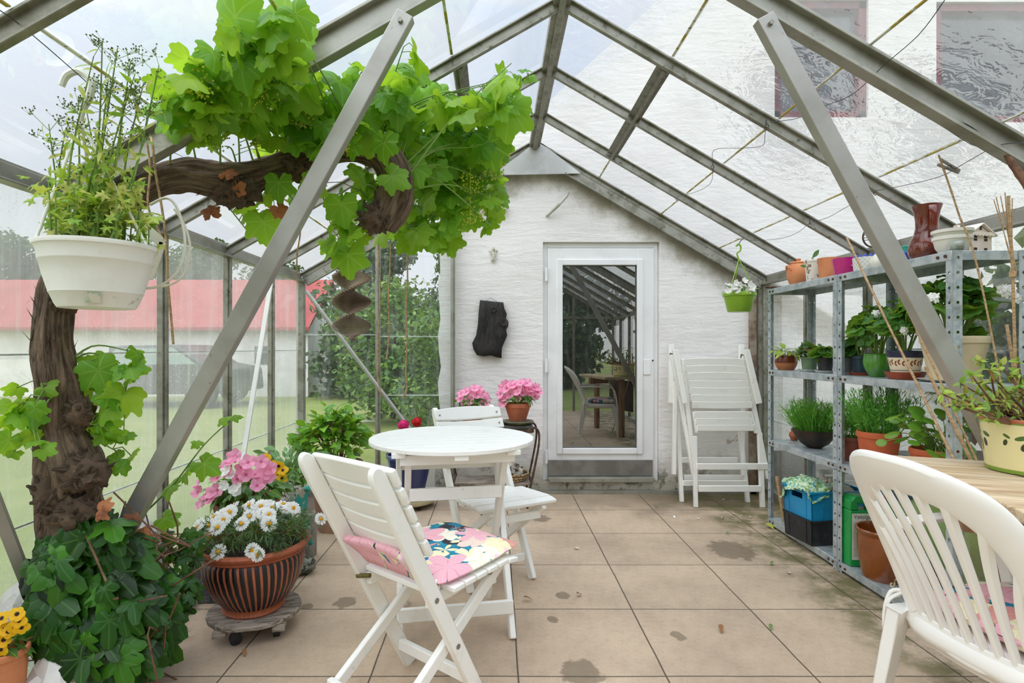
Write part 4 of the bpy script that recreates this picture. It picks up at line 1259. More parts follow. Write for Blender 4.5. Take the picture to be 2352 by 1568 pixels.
def flowerm(name, edge, mid, cen, r0=.1, r1=.3, tr=.3):
    m = D.materials.new(name); m.use_nodes = True; t = NT(m.node_tree)
    uv = t.coord('UV'); d = t.vmath('LENGTH', uv).outputs['Value']
    sp = t.n('ShaderNodeSeparateXYZ', Vector=uv); an = t.math('ARCTAN2', sp.outputs[0], sp.outputs[1])
    st = t.math('ABSOLUTE', t.math('SINE', t.math('MULTIPLY', an, 15.)))
    rp = t.n('ShaderNodeNewGeometry').outputs['Random Per Island']
    c = t.mix(t.math('MULTIPLY', st, .25), srgb(edge), srgb(mid))
    c = t.mix(t.math('SUBTRACT', 1., t.ss(d, r0, r1)), c, srgb(cen))
    b = t.n('ShaderNodeBsdfPrincipled', Base__Color=c, Roughness=.6)
    t.out(t.n('ShaderNodeMixShader', i0=tr, i1=b.outputs[0], i2=t.n('ShaderNodeBsdfTranslucent', Color=c).outputs[0]).outputs[0])
    return m


F_PINK = flowerm('pink_petal', '#ffb4d3', '#f792c0', '#e0508c', .02, .18)
F_PINKD = flowerm('hot_pink_petal', '#ec3f93', '#d92c80', '#c01c68')
F_RED = flowerm('red_petal', '#d92127', '#c4161d', '#9c0f18')
F_WHITE = flowerm('white_petal', '#f7f6f2', '#efeeea', '#e6ebc4', .0, .12)
F_YEL = flowerm('pansy_petal', '#f5c40a', '#eead05', '#3a1610', .10, .17)
F_YEC = M('daisy_eye', '#e3a50e', .8, 0, '#c98a08', 60)
PETU = radial(lambda th: .5 * (.72 + .28 * abs(math.cos(2.5 * th)) ** .6), 30, -.03, .07, 5, .25, 0, .45)
PHLOX = radial(lambda th: .5 * (.42 + .58 * abs(math.cos(2.5 * th)) ** .6), 30, .02, .02, 5, .2)
FLM = {}


def flower_mesh(key):
    if key in FLM: return FLM[key]
    g = G(); ex = None
    me = None
    if key == 'daisy':
        for k in range(19):
            a = 2 * math.pi * k / 19 + rnd.uniform(-.08, .08)
            leaf(g, ovate(4, .42, .1, .12, 1.7), (math.sin(a) * .12, math.cos(a) * .12, 0), (math.sin(a), math.cos(a), rnd.uniform(-.15, .2)), (0, 0, 1), .38)
        mt = F_WHITE
    elif key in ('petunia', 'petunia_white'):
        g.add(PETU[0], PETU[1], 0, PETU[2]); mt = F_PINK if key == 'petunia' else F_WHITE
    elif key in ('pansy',):
        for a, s in ((0.5, .5), (-.5, .5), (1.75, .44), (-1.75, .44), (3.14, .55)):
            d = V((math.sin(a), math.cos(a), .1)); x = []
            tm = radial(lambda th: .5, 12, .02, .0, 2, .1)
            vs = [V((v.x * s, v.y * s, v.z * s)) + d * .24 + V((0, 0, .02 * abs(a))) for v in tm[0]]
            g.add(vs, tm[1], 0, [(v.x, v.y) for v in vs])
        mt = F_YEL
    elif key in ('pinkball', 'redball'):
        for k in range(26):
            d = rv().normalized(); d.z = abs(d.z) - .25
            leaf(g, radial(lambda th: .5 * (.8 + .2 * abs(math.cos(2.5 * th))), 15, 0, .04, 5, -.2), d * .34, d.cross(V((.2, .3, 1))), d, .42)
        mt = F_PINKD if key == 'pinkball' else F_RED
    else:
        for k in range(7):
            d = rv(); d.z = abs(d.z) + .4; d.normalize()
            leaf(g, PHLOX, d * .26, d.cross(V((.2, .9, .3))) + rv(.3), d, .55)
        mt = F_WHITE
    o = ob('flower_head', g, mt, None, smooth=60); me = o.data; D.objects.remove(o)
    FLM[key] = me
    return me


EYEM = None


def put_flower(parent, key, p, nrm, s, stem=None):
    "a flower head at p of its plant, facing nrm"
    global EYEM
    z = V(nrm).normalized(); x, y, zz = frame(V((rnd.gauss(0, 1), rnd.gauss(0, 1), 0)), z)
    y = (z.cross(x)).normalized(); x = y.cross(z)
    mt = Matrix((x, y, z)).transposed().to_4x4(); mt = Matrix.Translation(V(p)) @ mt @ Matrix.Scale(s, 4)
    o = inst('flower', flower_mesh(key), parent, mt)
    if key == 'daisy':
        if EYEM is None:
            g = G(); lathe(g, [(.13, -.01), (.12, .04), (.07, .07), (0, .08)], 12); e = ob('flower_eye', g, F_YEC); EYEM = e.data; D.objects.remove(e)
        inst('flower_eye', EYEM, o, Matrix.Identity(4))
    return o


# ================================================================ THE VINE
def under(px, py, Y, gap=.06):
    "greatest distance at which the sight line is still below the left roof glass"
    k = (797 - py) / FP - .569 * (px - 1140) / FP
    return min(Y, (1.494 - gap) / k) if k > .05 else Y


VT = [(160, 1420, 1.93, .085), (158, 1250, 1.93, .085), (158, 1150, 1.92, .088), (163, 1070, 1.91, .098), (140, 990, 1.9, .068), (136, 900, 1.89, .067), (120, 800, 1.88, .058), (124, 700, 1.88, .05), (150, 610, 1.90, .045), (220, 520, 2.02, .05), (330, 430, 2.14, .055), (420, 402, 2.22, .062), (530, 415, 2.28, .075), (620, 395, 2.33, .062), (700, 366, 2.36, .062), (790, 340, 2.38, .054), (870, 352, 2.38, .06), (908, 400, 2.37, .064), (905, 455, 2.36, .074), (875, 520, 2.36, .055)]
BARK = D.materials.new('vine_bark'); BARK.use_nodes = True; t = NT(BARK.node_tree)
uvn = t.n('ShaderNodeMapping', Vector=t.coord('UV')); uvn.inputs['Scale'].default_value = (26, 5, 1)
bn_ = t.noise(uvn, 1.0, 6, .7, .8); bo = t.noise(t.coord(), 30, 5, .7)
c = t.mix(t.ss(bn_, .35, .68), srgb('#473729'), srgb('#9c8671')); c = t.mix(t.math('MULTIPLY', t.ss(bo, .47, .66), .55), c, srgb('#7d6450'))
c = t.mix(t.math('MULTIPLY', t.ss(bn_, .62, .75), .5), c, srgb('#b3a08c'))
b = t.n('ShaderNodeBsdfPrincipled', Base__Color=c, Roughness=.95)
t.set(b, 'Normal', t.bump(t.math('ADD', bn_, t.math('MULTIPLY', bo, .5)), 1., .02)); t.out(b.outputs[0])
pts = [P(a, b_, c_) for a, b_, c_, r in VT]
pts[0].z = 0
vine = T('grapevine', 'old gnarled grapevine climbing the left wall and arching under the roof', 'vine', (pts[0].x, pts[0].y, 0))
sp_ = cr(pts, 9); rr_ = lerpl([r for *_, r in VT], len(sp_))


def barkfn(i, k, r, L, a):
    q = V((math.cos(a) * 2.2, math.sin(a) * 2.2, L * 2.4)); q2 = V((math.cos(a) * 6, math.sin(a) * 6, L * 3))
    q3 = V((math.cos(a) * 3, math.sin(a) * 3, L * 14))
    return r * (1 + .20 * NZ.noise(q) + .22 * abs(NZ.noise(q2)) + .13 * NZ.noise(q3) - .05)


g = G(); tube(g, sp_, rr_, 44, fn=barkfn)
# burrs of old pruning wounds
def burr(p, r, n, seed):
    rn = random.Random(seed)
    blob(g, p, r, .35, 4, 12, seed=seed)
    for _ in range(n):
        d = V((rn.gauss(0, 1), rn.gauss(-.5, 1), rn.gauss(0, 1))).normalized(); q = V(p) + V((d.x * r[0], d.y * r[1], d.z * r[2])) * .9
        e = q + (d + V((rn.gauss(0, .5), rn.gauss(0, .5), rn.gauss(0, .5)))) * rn.uniform(.006, .022)
        tube(g, [q - d * .02, q, e], [rn.uniform(.006, .014), rn.uniform(.005, .012), .005], 7)


burr(P(195, 1085, 1.86), (.075, .06, .06), 60, 1); burr(P(120, 1130, 1.85), (.05, .05, .06), 34, 2); burr(P(185, 950, 1.87), (.04, .04, .05), 24, 3)
burr(P(540, 440, 2.26), (.10, .06, .06), 80, 4); burr(P(680, 385, 2.33), (.07, .05, .05), 36, 5); burr(P(862, 500, 2.34), (.07, .06, .06), 56, 6); burr(P(150, 690, 1.86), (.045, .04, .035), 20, 7); burr(P(165, 1180, 1.86), (.08, .05, .06), 50, 9)
for _ in range(150):     # loose strips of bark
    i = rnd.randrange(4, len(sp_) - 6); d = (sp_[i + 1] - sp_[i]).normalized(); n_ = rv().normalized(); n_ = (n_ - d * n_.dot(d)).normalized()
    if n_.y > .4: n_.y *= -1
    p = sp_[i] + n_ * rr_[i] * .98; l = rnd.uniform(.03, .10); w = d.cross(n_) * rnd.uniform(.002, .006)
    q = p + d * l * .5 * rnd.choice((-1, 1)) + n_ * .004; e = q + d * l * rnd.choice((-.5, .5)) + n_ * rnd.uniform(.005, .035)
    g.add([p - w, p + w, q + w, q - w, e + w * .2], [(0, 1, 2, 3), (3, 2, 4)], 0, [(.1, 0), (.2, 0), (.2, .1), (.1, .1), (.15, .2)])
ob('trunk', g, BARK, vine, world=True, smooth=80)
gl = G(); gs = G(); gf = G()
BL = [  # px, py, rx, ry, Y0, Y1, n, s0, s1
    (430, 250, 95, 75, 2.15, 2.45, 17, .15, .23), (490, 180, 80, 90, 2.15, 2.5, 14, .14, .23), (575, 110, 70, 70, 2.1, 2.4, 13, .14, .23),
    (655, 95, 45, 75, 2.05, 2.3, 5, .20, .26), (560, 230, 120, 70, 2.2, 2.6, 18, .15, .24), (650, 200, 90, 60, 2.2, 2.6, 13, .15, .24),
    (600, 300, 150, 50, 2.15, 2.5, 15, .13, .2), (740, 250, 90, 70, 2.2, 2.6, 17, .15, .24), (850, 220, 90, 60, 2.25, 2.7, 15, .14, .22),
    (930, 150, 35, 70, 2.2, 2.4, 4, .16, .2), (960, 240, 90, 50, 2.4, 2.9, 17, .15, .22), (1060, 240, 90, 45, 2.4, 2.9, 14, .15, .22),
    (1150, 230, 50, 55, 2.4, 2.8, 8, .14, .22), (1190, 170, 40, 30, 2.4, 2.6, 5, .09, .15), (980, 330, 110, 60, 2.5, 3.0, 30, .15, .22),
    (1080, 320, 80, 60, 2.5, 3.0, 22, .14, .21), (960, 430, 100, 80, 2.6, 3.2, 42, .14, .21), (1060, 430, 85, 75, 2.6, 3.1, 34, .14, .2),
    (1120, 480, 40, 50, 2.6, 3.0, 9, .12, .17), (930, 530, 90, 45, 2.6, 3.1, 18, .13, .19), (1000, 520, 60, 45, 2.6, 3.1, 13, .13, .19),
    (800, 430, 80, 50, 2.25, 2.45, 7, .13, .18), (780, 540, 55, 40, 2.3, 2.6, 10, .11, .16), (640, 470, 80, 50, 2.3, 2.5, 6, .11, .16),
    (850, 300, 90, 40, 2.2, 2.5, 11, .14, .2), (720, 330, 60, 30, 2.15, 2.3, 5, .14, .18), (70, 930, 55, 55, 1.74, 1.82, 6, .09, .13), (60, 1010, 45, 55, 1.74, 1.82, 5, .08, .12),
    (260, 870, 70, 60, 1.86, 1.98, 5, .13, .19), (250, 960, 70, 50, 1.86, 1.98, 6, .09, .14), (270, 1030, 60, 50, 1.86, 1.98, 4, .09, .13), (290, 820, 40, 30, 1.9, 1.98, 3, .1, .12)]
for px, py, rx, ry, Y0, Y1, n, s0, s1 in BL:
    roots = []
    for _ in range(max(2, n // 9)):
        ex, ey = px + rnd.gauss(0, rx * .5), py + rnd.gauss(0, ry * .5); e = P(ex, ey, under(ex, ey, rnd.uniform(Y0, Y1), .1))
        b0 = min(rnd.sample(sp_[40:] if py < 620 else sp_[10:50], 14), key=lambda w: (w - e).length)
        st = cr([b0, b0.lerp(e, .5) + V((0, .0, .05)), e], 5); tube(gs, st, [.0045, .002], 5); roots += st[2:]
    for _ in range(int(n * 1.6)):
        while 1:
            a, b_ = rnd.uniform(-1, 1), rnd.uniform(-1, 1)
            if a * a + b_ * b_ <= 1: break
        Ya = rnd.uniform(Y0, Y1); Y = under(px + a * rx, py + b_ * ry, Ya)
        if Y < Ya: Y -= abs(rnd.gauss(0, .08))
        q = P(px + a * rx, py + b_ * ry, Y)
        s = rnd.uniform(s0 * .6, s1 * .82) * (Y / Ya) ** .8
        nr = V((rnd.gauss(0, .45), -.55 + rnd.gauss(0, .55), .6 + rnd.gauss(0, .4)))
        tip = V((rnd.gauss(a * .5, .6), rnd.gauss(-.3, .5), -.75 + rnd.gauss(0, .45)))
        leaf(gl, rnd.choice(GRAPE), q, tip, nr, s)
        w_ = min(roots, key=lambda w: (w - q).length)
        if (w_ - q).length < .4: tube(gs, [w_, w_.lerp(q, .5) + V((0, 0, .02)), q], .0018, 4, cap=False)
for px, py, Y, s, tip in ((650, 85, 2.1, .27, (.05, 0, .9)), (540, 40, 2.1, .22, (.1, -.3, .8)), (800, 585, 2.35, .17, (0, 0, -1)), (605, 510, 2.3, .17, (.2, 0, -1)), (850, 310, 2.3, .2, (-.8, -.2, -.4)), (720, 420, 2.25, .13, (-.3, 0, -.9)), (785, 470, 2.3, .16, (.1, 0, -.9)), (1120, 330, 2.5, .2, (.2, 0, -.9)), (1170, 250, 2.45, .24, (-.1, 0, -.9)), (410, 275, 2.15, .17, (-.9, 0, -.3)), (640, 420, 2.24, .13, (0, 0, -.9)), (900, 405, 2.26, .14, (.8, 0, -.5)), (950, 385, 2.4, .15, (.3, 0, -.8))):
    Y1 = under(px, py, Y); leaf(gl, GRAPE[0], P(px, py, Y1), tip, (rnd.gauss(0, .2), -.9, .35), s * Y1 / Y)
# young shoot rising by the brace
gs2 = G(); sh = cr([P(335, 1175, 2.12), P(400, 1110, 2.12), P(470, 1020, 2.13), P(535, 960, 2.15)], 5); tube(gs2, sh, [.004, .002], 5)
for px, py, s, tip in ((430, 1080, .13, (-.4, 0, -.6)), (395, 1115, .13, (-.9, 0, -.5)), (380, 1190, .12, (.9, -.2, -.3)), (470, 1065, .14, (.9, 0, -.6)), (510, 965, .08, (.6, 0, .3)), (540, 958, .06, (.8, 0, .1)), (455, 1020, .06, (-.7, 0, .4))):
    leaf(gl, GRAPE[1], P(px, py, 2.12), tip, (rnd.gauss(0, .3), -.5, .8), s * .8)
for px, py in ((600, 200), (590, 290), (1000, 330), (790, 300), (500, 285), (1130, 370), (1080, 400), (700, 240), (1080, 470), (455, 160)):   # flower panicles
    q = P(px, py, under(px, py, 2.2 if px < 900 else 2.6, .1)); gf = G(); tube(gf, [q + V((0, 0, .03)), q - V((0, 0, .09))], .0015, 4)
    for _ in range(60):
        e = q + V((rnd.gauss(0, .025), rnd.gauss(0, .025), -rnd.uniform(0, .09)))
        tube(gf, [e, e + V((0, .004, .004))], .0035, 4)
    ob('flower_panicle', gf, M('vine_bud', '#b8c23a', .6) if 'vine_bud' not in D.materials else D.materials['vine_bud'], vine, world=True)['kind'] = 'stuff'
ob('shoots', gs, STEMG, vine, world=True)['kind'] = 'stuff'; ob('young_shoot', gs2, STEMG, vine, world=True); ob('foliage', gl, L_GRAPE, vine, world=True, smooth=80)
gd = G()
for px, py, Y in ((520, 400, 2.2), (545, 430, 2.2), (470, 435, 2.25), (485, 490, 2.25), (640, 480, 2.3), (410, 245, 2.15), (525, 290, 2.2), (230, 1170, 1.8), (320, 1230, 1.95), (300, 1200, 1.9)):
    leaf(gd, rnd.choice(GRAPE), P(px, py, Y), rv(), (0, -.6, .4), .08)
ob('withered_leaves', gd, M('withered_leaf', '#a5673f', .8, 0, '#7d4a30', 20), vine, world=True, smooth=0)['label'] = 'dry brown vine leaves'

# ================================================================ IVY
iv = T('ivy', 'dense dark ivy bush at the foot of the grapevine trunk', 'ivy', (-1.36, 2.02, 0))
gl = G(); gs = G(); gk = G()
IVB = [(225, 1290, 120, 90, 2.0, .15), (210, 1390, 150, 90, 2.0, .22), (215, 1490, 140, 70, 2.0, .24), (320, 1400, 80, 110, 2.08, .15), (100, 1330, 55, 80, 1.83, .06), (210, 1220, 80, 45, 1.9, .1), (300, 1500, 80, 60, 2.1, .14), (120, 1430, 60, 80, 1.84, .08)]
for px, py, rx, ry, Y, dp in IVB:
    for _ in range(int(rx * ry / 140)):
        a = rnd.uniform(0, 6.283); r_ = math.sqrt(rnd.random()); u, v = math.cos(a) * r_, math.sin(a) * r_
        q = P(px + u * rx, py + v * ry, Y - dp * math.sqrt(max(0, 1 - r_ * r_)) * rnd.uniform(.4, 1.05))
        if q.z < .015 or q.x < XL + .11: continue
        tx_ = u * .7 + rnd.gauss(0, .4); tx_ = abs(tx_) if q.x < XL + .22 else tx_
        leaf(gl, rnd.choice(IVY), q, (tx_, -.2, -.75 - v * .1 + rnd.gauss(0, .3)), (u * .6 + rnd.gauss(0, .3), -.75, .5 - v * .2 + rnd.gauss(0, .3)), rnd.uniform(.09, .17))
for _ in range(70):       # trailing runners on the right, with small leaves
    b0 = P(330 + rnd.gauss(0, 30), 1330 + rnd.gauss(0, 70), 2.05); e = P(rnd.uniform(360, 455), rnd.uniform(1220, 1400), rnd.uniform(2.05, 2.25))
    if rnd.random() < .3: tube(gs, cr([b0, b0.lerp(e, .5) + V((0, 0, .03)), e], 4), [.003, .0015], 4)
    leaf(gl, rnd.choice(IVY), e, (rnd.gauss(.4, .5), -.2, rnd.gauss(-.5, .4)), (rnd.gauss(.2, .3), -.7, .6), rnd.uniform(.04, .075))
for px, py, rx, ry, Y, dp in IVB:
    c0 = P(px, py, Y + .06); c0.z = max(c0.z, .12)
    blob(gk, c0, (rx * Y / FP * .62, .07, min(ry * Y / FP * .72, c0.z - .01)), .2, 3, 10)  # solid core coloured near black for the shade between the leaves
for _ in range(60):
    a = P(rnd.uniform(90, 380), rnd.uniform(1220, 1540), 1.95); tube(gs, cr([a, a + rv(.06), a + rv(.1)], 3), .003, 4)
ob('foliage', gl, L_IVY, iv, world=True, smooth=80); ob('runners', gs, STEMB, iv, world=True); ob('shade_core', gk, M('ivy_shade', '#10180b', .95, 0, '#1c160e', 20, bump=1, bsc=40), iv, world=True)
# ================================================================ POTS AND PLANTS ON THE FLOOR, LEFT
DW = M('driftwood_slat', '#a39789', .9, 0, '#6f6459', 6, bump=.4, bsc=30, st=(2, 12, 12), col3='#4f463d', sc3=10)
BLK = M('black_rubber', '#1b1b1c', .6, 0, '#2c2c2e', 10)


def dolly(label, loc, r, h, mat, wheels, slats=True, rz=0):
    d_ = T('plant_dolly', label, 'plant stand', loc, rz)
    if slats:
        n = 7; w = 2 * r / n
        for k in range(n):
            y0 = -r + k * w + .003; y1 = y0 + w - .006; m_ = max(abs(y0), abs(y1)); mm = min(abs(y0), abs(y1)) if y0 * y1 > 0 else 0
            g = G(); ys = [y0 + (y1 - y0) * i / 4 for i in range(5)]
            xs = [math.sqrt(max(r * r * 1.03 - y * y, .002)) + .006 * NZ.noise(V((k, y * 40, 2))) for y in ys]
            plate(g, [(x, y, h - .02) for x, y in zip(xs, ys)] + [(-x, y, h - .02) for x, y in list(zip(xs, ys))[::-1]], (0, 0, .02)); ob('slat', g, mat, d_, bevel=.004)
        for x in (-.6 * r, .6 * r):
            g = G(); box(g, (x, 0, h - .033), (.05, 1.7 * r, .026)); ob('cross_batten', g, mat, d_, bevel=.003)
    else:
        g = G(); lathe(g, [(0, h - .012), (r - .03, h - .012), (r - .025, h - .02), (r, h - .02), (r + .004, h - .005), (r, h + .006), (r - .015, h + .006), (r - .02, h - .004), (0, h - .004)], 36); ob('tray', g, mat, d_)
    for a in wheels:
        p = V((math.cos(a) * r * .72, math.sin(a) * r * .72, .024)); g = G(); t_ = V((math.cos(a + .8), math.sin(a + .8), 0)) * .014
        tube(g, [p - t_, p - t_ * .9, p + t_ * .9, p + t_], [.019, .024, .024, .019], 16); w_ = ob('wheel', g, BLK, d_)
        g = G(); box(g, p + V((0, 0, .022)), (.03, .03, .014)); ob('fork', g, BLK, w_)
    return d_


# striped pot of daisies
m = D.materials.new('striped_glaze'); m.use_nodes = True; t = NT(m.node_tree)
uv = t.n('ShaderNodeSeparateXYZ', Vector=t.coord('UV')); oz = t.n('ShaderNodeSeparateXYZ', Vector=t.coord()).outputs[2]
u = t.math('ADD', t.math('MULTIPLY', uv.outputs[0], 46.), t.math('MULTIPLY', oz, 3.))
k = t.math('MULTIPLY', t.ss(t.math('PINGPONG', u, .5), .15, .19), t.math('MULTIPLY', t.ss(oz, .03, .034), t.math('SUBTRACT', 1., t.ss(oz, .238, .242))))
tc = t.mix(t.ss(t.noise(t.coord(), 9, 4), .4, .7), srgb('#ac5f40'), srgb('#96502f'))
c = t.mix(k, tc, srgb('#17161a'))
b = t.n('ShaderNodeBsdfPrincipled', Base__Color=c, Roughness=t.math('SUBTRACT', .5, t.math('MULTIPLY', k, .15)))
t.set(b, 'Normal', t.bump(t.math('PINGPONG', u, .5), .5, .006)); t.out(b.outputs[0])
dolly('round weathered slatted plant dolly on black wheels under the striped daisy pot', (-1.03, 2.43, 0), .185, .092, DW, (-2.0, -.75, .8, 2.4), rz=.25)
h = .29
g = G(); lathe(g, [(0, 0), (.118, 0), (.124, .008), (.120, .016), (.123, .03), (.158, .07), (.190, .13), (.206, .19), (.206, .225), (.198, .24), (.207, .243), (.213, .25), (.208, .256), (.225, .266), (.232, .278), (.228, .288), (.216, .290), (.205, .285), (.196, .26), (.18, .2)], 72)
dp = T('daisy_pot', 'large black striped terracotta pot full of white daisies on the wooden dolly', 'potted plant', (-1.035, 2.43, .0925))
ob('pot', g, m, dp, smooth=50)
g = G(); lathe(g, [(0, .262), (.12, .262), (.198, .25)], 24); ob('soil', g, SOIL, dp)
gl = G(); gs = G()
for _ in range(620):
    a = rnd.uniform(0, 6.283); r_ = math.sqrt(rnd.random()) * .2; q = V((math.cos(a) * r_, math.sin(a) * r_, .25))
    e = q * 1.12 + V((rnd.gauss(0, .02), rnd.gauss(0, .02), rnd.uniform(.02, .115) * (1.1 - r_ * 1.5)))
    for _ in range(3): leaf(gl, FERN[0], e, rv() + V((math.cos(a), math.sin(a), .6)), rv(.4) + V((0, 0, 1)), rnd.uniform(.03, .05))
for k in range(44):
    a = rnd.uniform(0, 6.283); r_ = .235 * math.sqrt((k + .5) / 44) * rnd.uniform(.9, 1.05)
    tp = V((math.cos(a) * r_, math.sin(a) * r_, .415 - .9 * r_ * r_ + rnd.uniform(-.02, .02)))
    if k > 38: tp.z -= .06
    nr = V((math.cos(a) * r_ * 3.2, math.sin(a) * r_ * 3.2 - .75, .75)) + rv(.13)
    tube(gs, cr([V((tp.x * .7, tp.y * .7, .26)), tp - V(nr).normalized() * .012], 3), .0017, 4, cap=False)
    put_flower(dp, 'daisy', tp, nr, rnd.uniform(.062, .074))
for q, n_ in (((-.255, -.05, .31), (-.6, -.7, .3)), ((.27, .05, .36), (.6, -.5, .5)), ((.105, -.215, .30), (.2, -.8, .3))): put_flower(dp, 'daisy', V(q), n_, .06)
ob('stems', gs, STEMG, dp); ob('foliage', gl, L_DAISY, dp, smooth=80)

LECA = M('leca_block', '#6d6d6f', .95, 0, '#4d4d50', 25, bump=1, bsc=90, bd=.02)
CONC = M('rough_concrete', '#8b8880', .95, 0, '#5f6054', 8, bump=.8, bsc=50, bd=.01)
bk = T('concrete_block', 'dark porous block on the soil behind the striped daisy pot', 'block', (-1.24, 2.78, 0)); g = G(); box(g, (0, 0, .095), (.32, .24, .19)); ob('block_body', g, LECA, bk, bevel=.006)
bk = T('concrete_block', 'grey rough block standing right of the daisy pot behind the teal ornament', 'block', (-1.14, 3.20, 0)); g = G(); box(g, (0, 0, .12), (.20, .2, .24)); ob('block_body', g, CONC, bk, bevel=.006)
st_ = T('stone_tray', 'oval mossy stone slab at the foot of the grey rough block', 'stone', (-1.09, 3.02, 0)); g = G(); blob(g, (0, 0, .045), (.13, .07, .06), .12, 5, 12); ob('stone_body', g, M('mossy_stone', '#8d8f82', .9, 0, '#3c4036', 30, .45, .55, bump=.8, bsc=60), st_)
# teal weathered ornament leaning on the block
TEAL = M('weathered_teal', '#2f9488', .7, 0, '#a9a08c', 24, .5, .56, .3, 50)
tl = T('teal_ornament', 'teal weathered ribbon shaped ornament leaning on the grey block', 'ornament', (-1.05, 2.99, .085))
g = G(); pth = cr([P(714, 1250, 2.97), P(700, 1210, 2.97), P(690, 1165, 2.99), P(700, 1120, 3.0), P(712, 1125, 3.0)], 5); vs = []
for i, p in enumerate(pth):
    w = .014 + .022 * math.sin(math.pi * i / (len(pth) - 1)); x = V((.8, -.5 + .06 * i, .2)).normalized()
    vs += [p - x * w, p + V((0, -.008, 0)), p + x * w]
g.add(vs, [(i * 3 + j, i * 3 + j + 1, i * 3 + j + 4, i * 3 + j + 3) for i in range(len(pth) - 1) for j in (0, 1)]); ob('ribbon', g, TEAL, tl, world=True, solid=.008)
g = G(); tube(g, [P(672, 1150, 3.0), P(668, 1115, 3.0), P(665, 1108, 3.0)], [.012, .01, .004], 8); ob('neck', g, M('sage_glaze', '#8fa58e', .6), tl, world=True)

# pink and white impatiens in a brown bowl
ip = potted('impatiens_pot', 'brown bowl of pink and white impatiens behind the daisy pot', 'potted plant', (-1.22, 2.78, .19), .15, .10, .27, M('brown_bowl', '#8a5a44', .7, 0, '#6f4636', 6))
gl = G(); gs = G(); canopy(gl, gs, (0, 0, .22), (0, 0, .31), (.19, .16, .10), 190, OVATE, .04, .075, 12, .6, .1)
ob('stems', gs, STEMG, ip); ob('foliage', gl, L_IMP, ip, smooth=80)


def on_px(t_, px, py, Y): return P(px, py, Y) - V(t_.location)


for px, py in ((540, 1048), (505, 1075), (570, 1062), (600, 1060), (525, 1078), (555, 1075), (585, 1090), (610, 1085), (480, 1080), (500, 1098), (545, 1100), (620, 1075), (590, 1115), (600, 1105), (565, 1090), (458, 1110), (455, 1130), (500, 1125), (485, 1145), (470, 1150), (618, 1095), (530, 1060), (462, 1158), (490, 1130)):
    r_ = (px - 545) / 100
    put_flower(ip, 'petunia', on_px(ip, px, py, 2.62 + .12 * r_ * r_ + rnd.uniform(-.02, .02)), V((r_ * .5, -.9, .45)) + rv(.3), rnd.uniform(.062, .078))
for px, py in ((520, 1080), (530, 1090), (515, 1085), (536, 1124), (548, 1120), (542, 1128), (515, 1115)): put_flower(ip, 'petunia_white', on_px(ip, px, py, 2.60), V((0, -.9, .4)) + rv(.3), .05)
# yellow pansies in a white lattice pot
m = D.materials.new('white_lattice'); m.use_nodes = True; t = NT(m.node_tree)
k = t.ss(t.noise(t.coord('UV', (70, 60, 1)), 1.0, 1), .52, .56)
b = t.n('ShaderNodeBsdfPrincipled', Base__Color=t.mix(k, srgb('#efece4'), srgb('#6a5f52')), Roughness=.7); t.out(b.outputs[0]); LATT = m
pn = potted('pansy_pot', 'white lattice pot of orange yellow pansies right of the pink impatiens', 'potted plant', (-1.13, 3.14, .24), .075, .055, .21, LATT)
gl = G(); gs = G(); canopy(gl, gs, (0, 0, .18), (0.01, 0, .25), (.09, .09, .07), 60, OVATE, .04, .06, 7)
ob('stems', gs, STEMG, pn); ob('foliage', gl, L_IMP, pn, smooth=80)
for px, py in ((610, 1052), (628, 1068), (633, 1078), (650, 1080), (648, 1098), (640, 1070)): put_flower(pn, 'pansy', on_px(pn, px, py, 3.02), V((.2, -.95, .15)) + rv(.15), .062)

# leaf cactus in a woven basket
m = D.materials.new('woven_cane'); m.use_nodes = True; t = NT(m.node_tree)
w_ = t.n('ShaderNodeTexBrick', Vector=t.coord('UV', (1, 1, 1)), Scale=1., Mortar__Size=.004, Brick__Width=.045, Row__Height=.022, Color1=srgb('#cbb48c'), Color2=srgb('#a98d62'), Mortar=srgb('#4f3d28'))
b = t.n('ShaderNodeBsdfPrincipled', Base__Color=w_.outputs[0], Roughness=.8); t.set(b, 'Normal', t.bump(w_.outputs['Fac'], -.8, .01)); t.out(b.outputs[0]); CANE = m
cc = potted('leaf_cactus', 'leaf cactus with flat arching stems in a woven basket left of the hydrangea', 'potted plant', (-1.30, 3.55, 0), .10, .085, .42, CANE, .006, .03)
gl = G(); gs = G()
for k in range(26):
    a = rnd.uniform(0, 6.283); q = V((math.cos(a) * .03, math.sin(a) * .03, .36)); d = V((math.cos(a) * rnd.uniform(.1, .5), math.sin(a) * .35, 1)).normalized()
    for j in range(rnd.randint(3, 5)):
        l = rnd.uniform(.06, .09); leaf(gl, ovate(5, .34, .1, .05, .9), q, d, V((rnd.gauss(0, .3), -1, .3)), l); q = q + d * l * .95
        d = (d + V((math.cos(a) * .45, math.sin(a) * .25, -.14 * j)) + rv(.12)).normalized()
ob('flat_stems', gl, L_CACT, cc, smooth=80)
# hydrangea
hy = potted('hydrangea', 'leafy green hydrangea in a tall beige pot in the left back corner', 'potted plant', (-1.06, 3.78, 0), .165, .125, .44, M('beige_clay', '#a88670', .8, 0, '#96745e', 6), .006, .025)
gl = G(); gs = G(); canopy(gl, gs, (0, 0, .4), (-.02, -.02, .60), (.225, .2, .24), 300, OVW, .065, .11, 14, .55, -.15, .004, shell=.45)
ob('stems', gs, STEMB, hy); ob('foliage', gl, L_HYD, hy, smooth=80)
# white leaning stick
g = G(); a, b_ = P(622, 650, 3.785), P(560, 1040, 3.38); bar(g, a, a + (b_ - a) * (a.z / (a.z - b_.z)), .028, .014, (0, 1, .2))
tag(ob('white_batten', g, CHW, None, bevel=.002), 'thin white batten leaning against the left glass wall', 'stick')
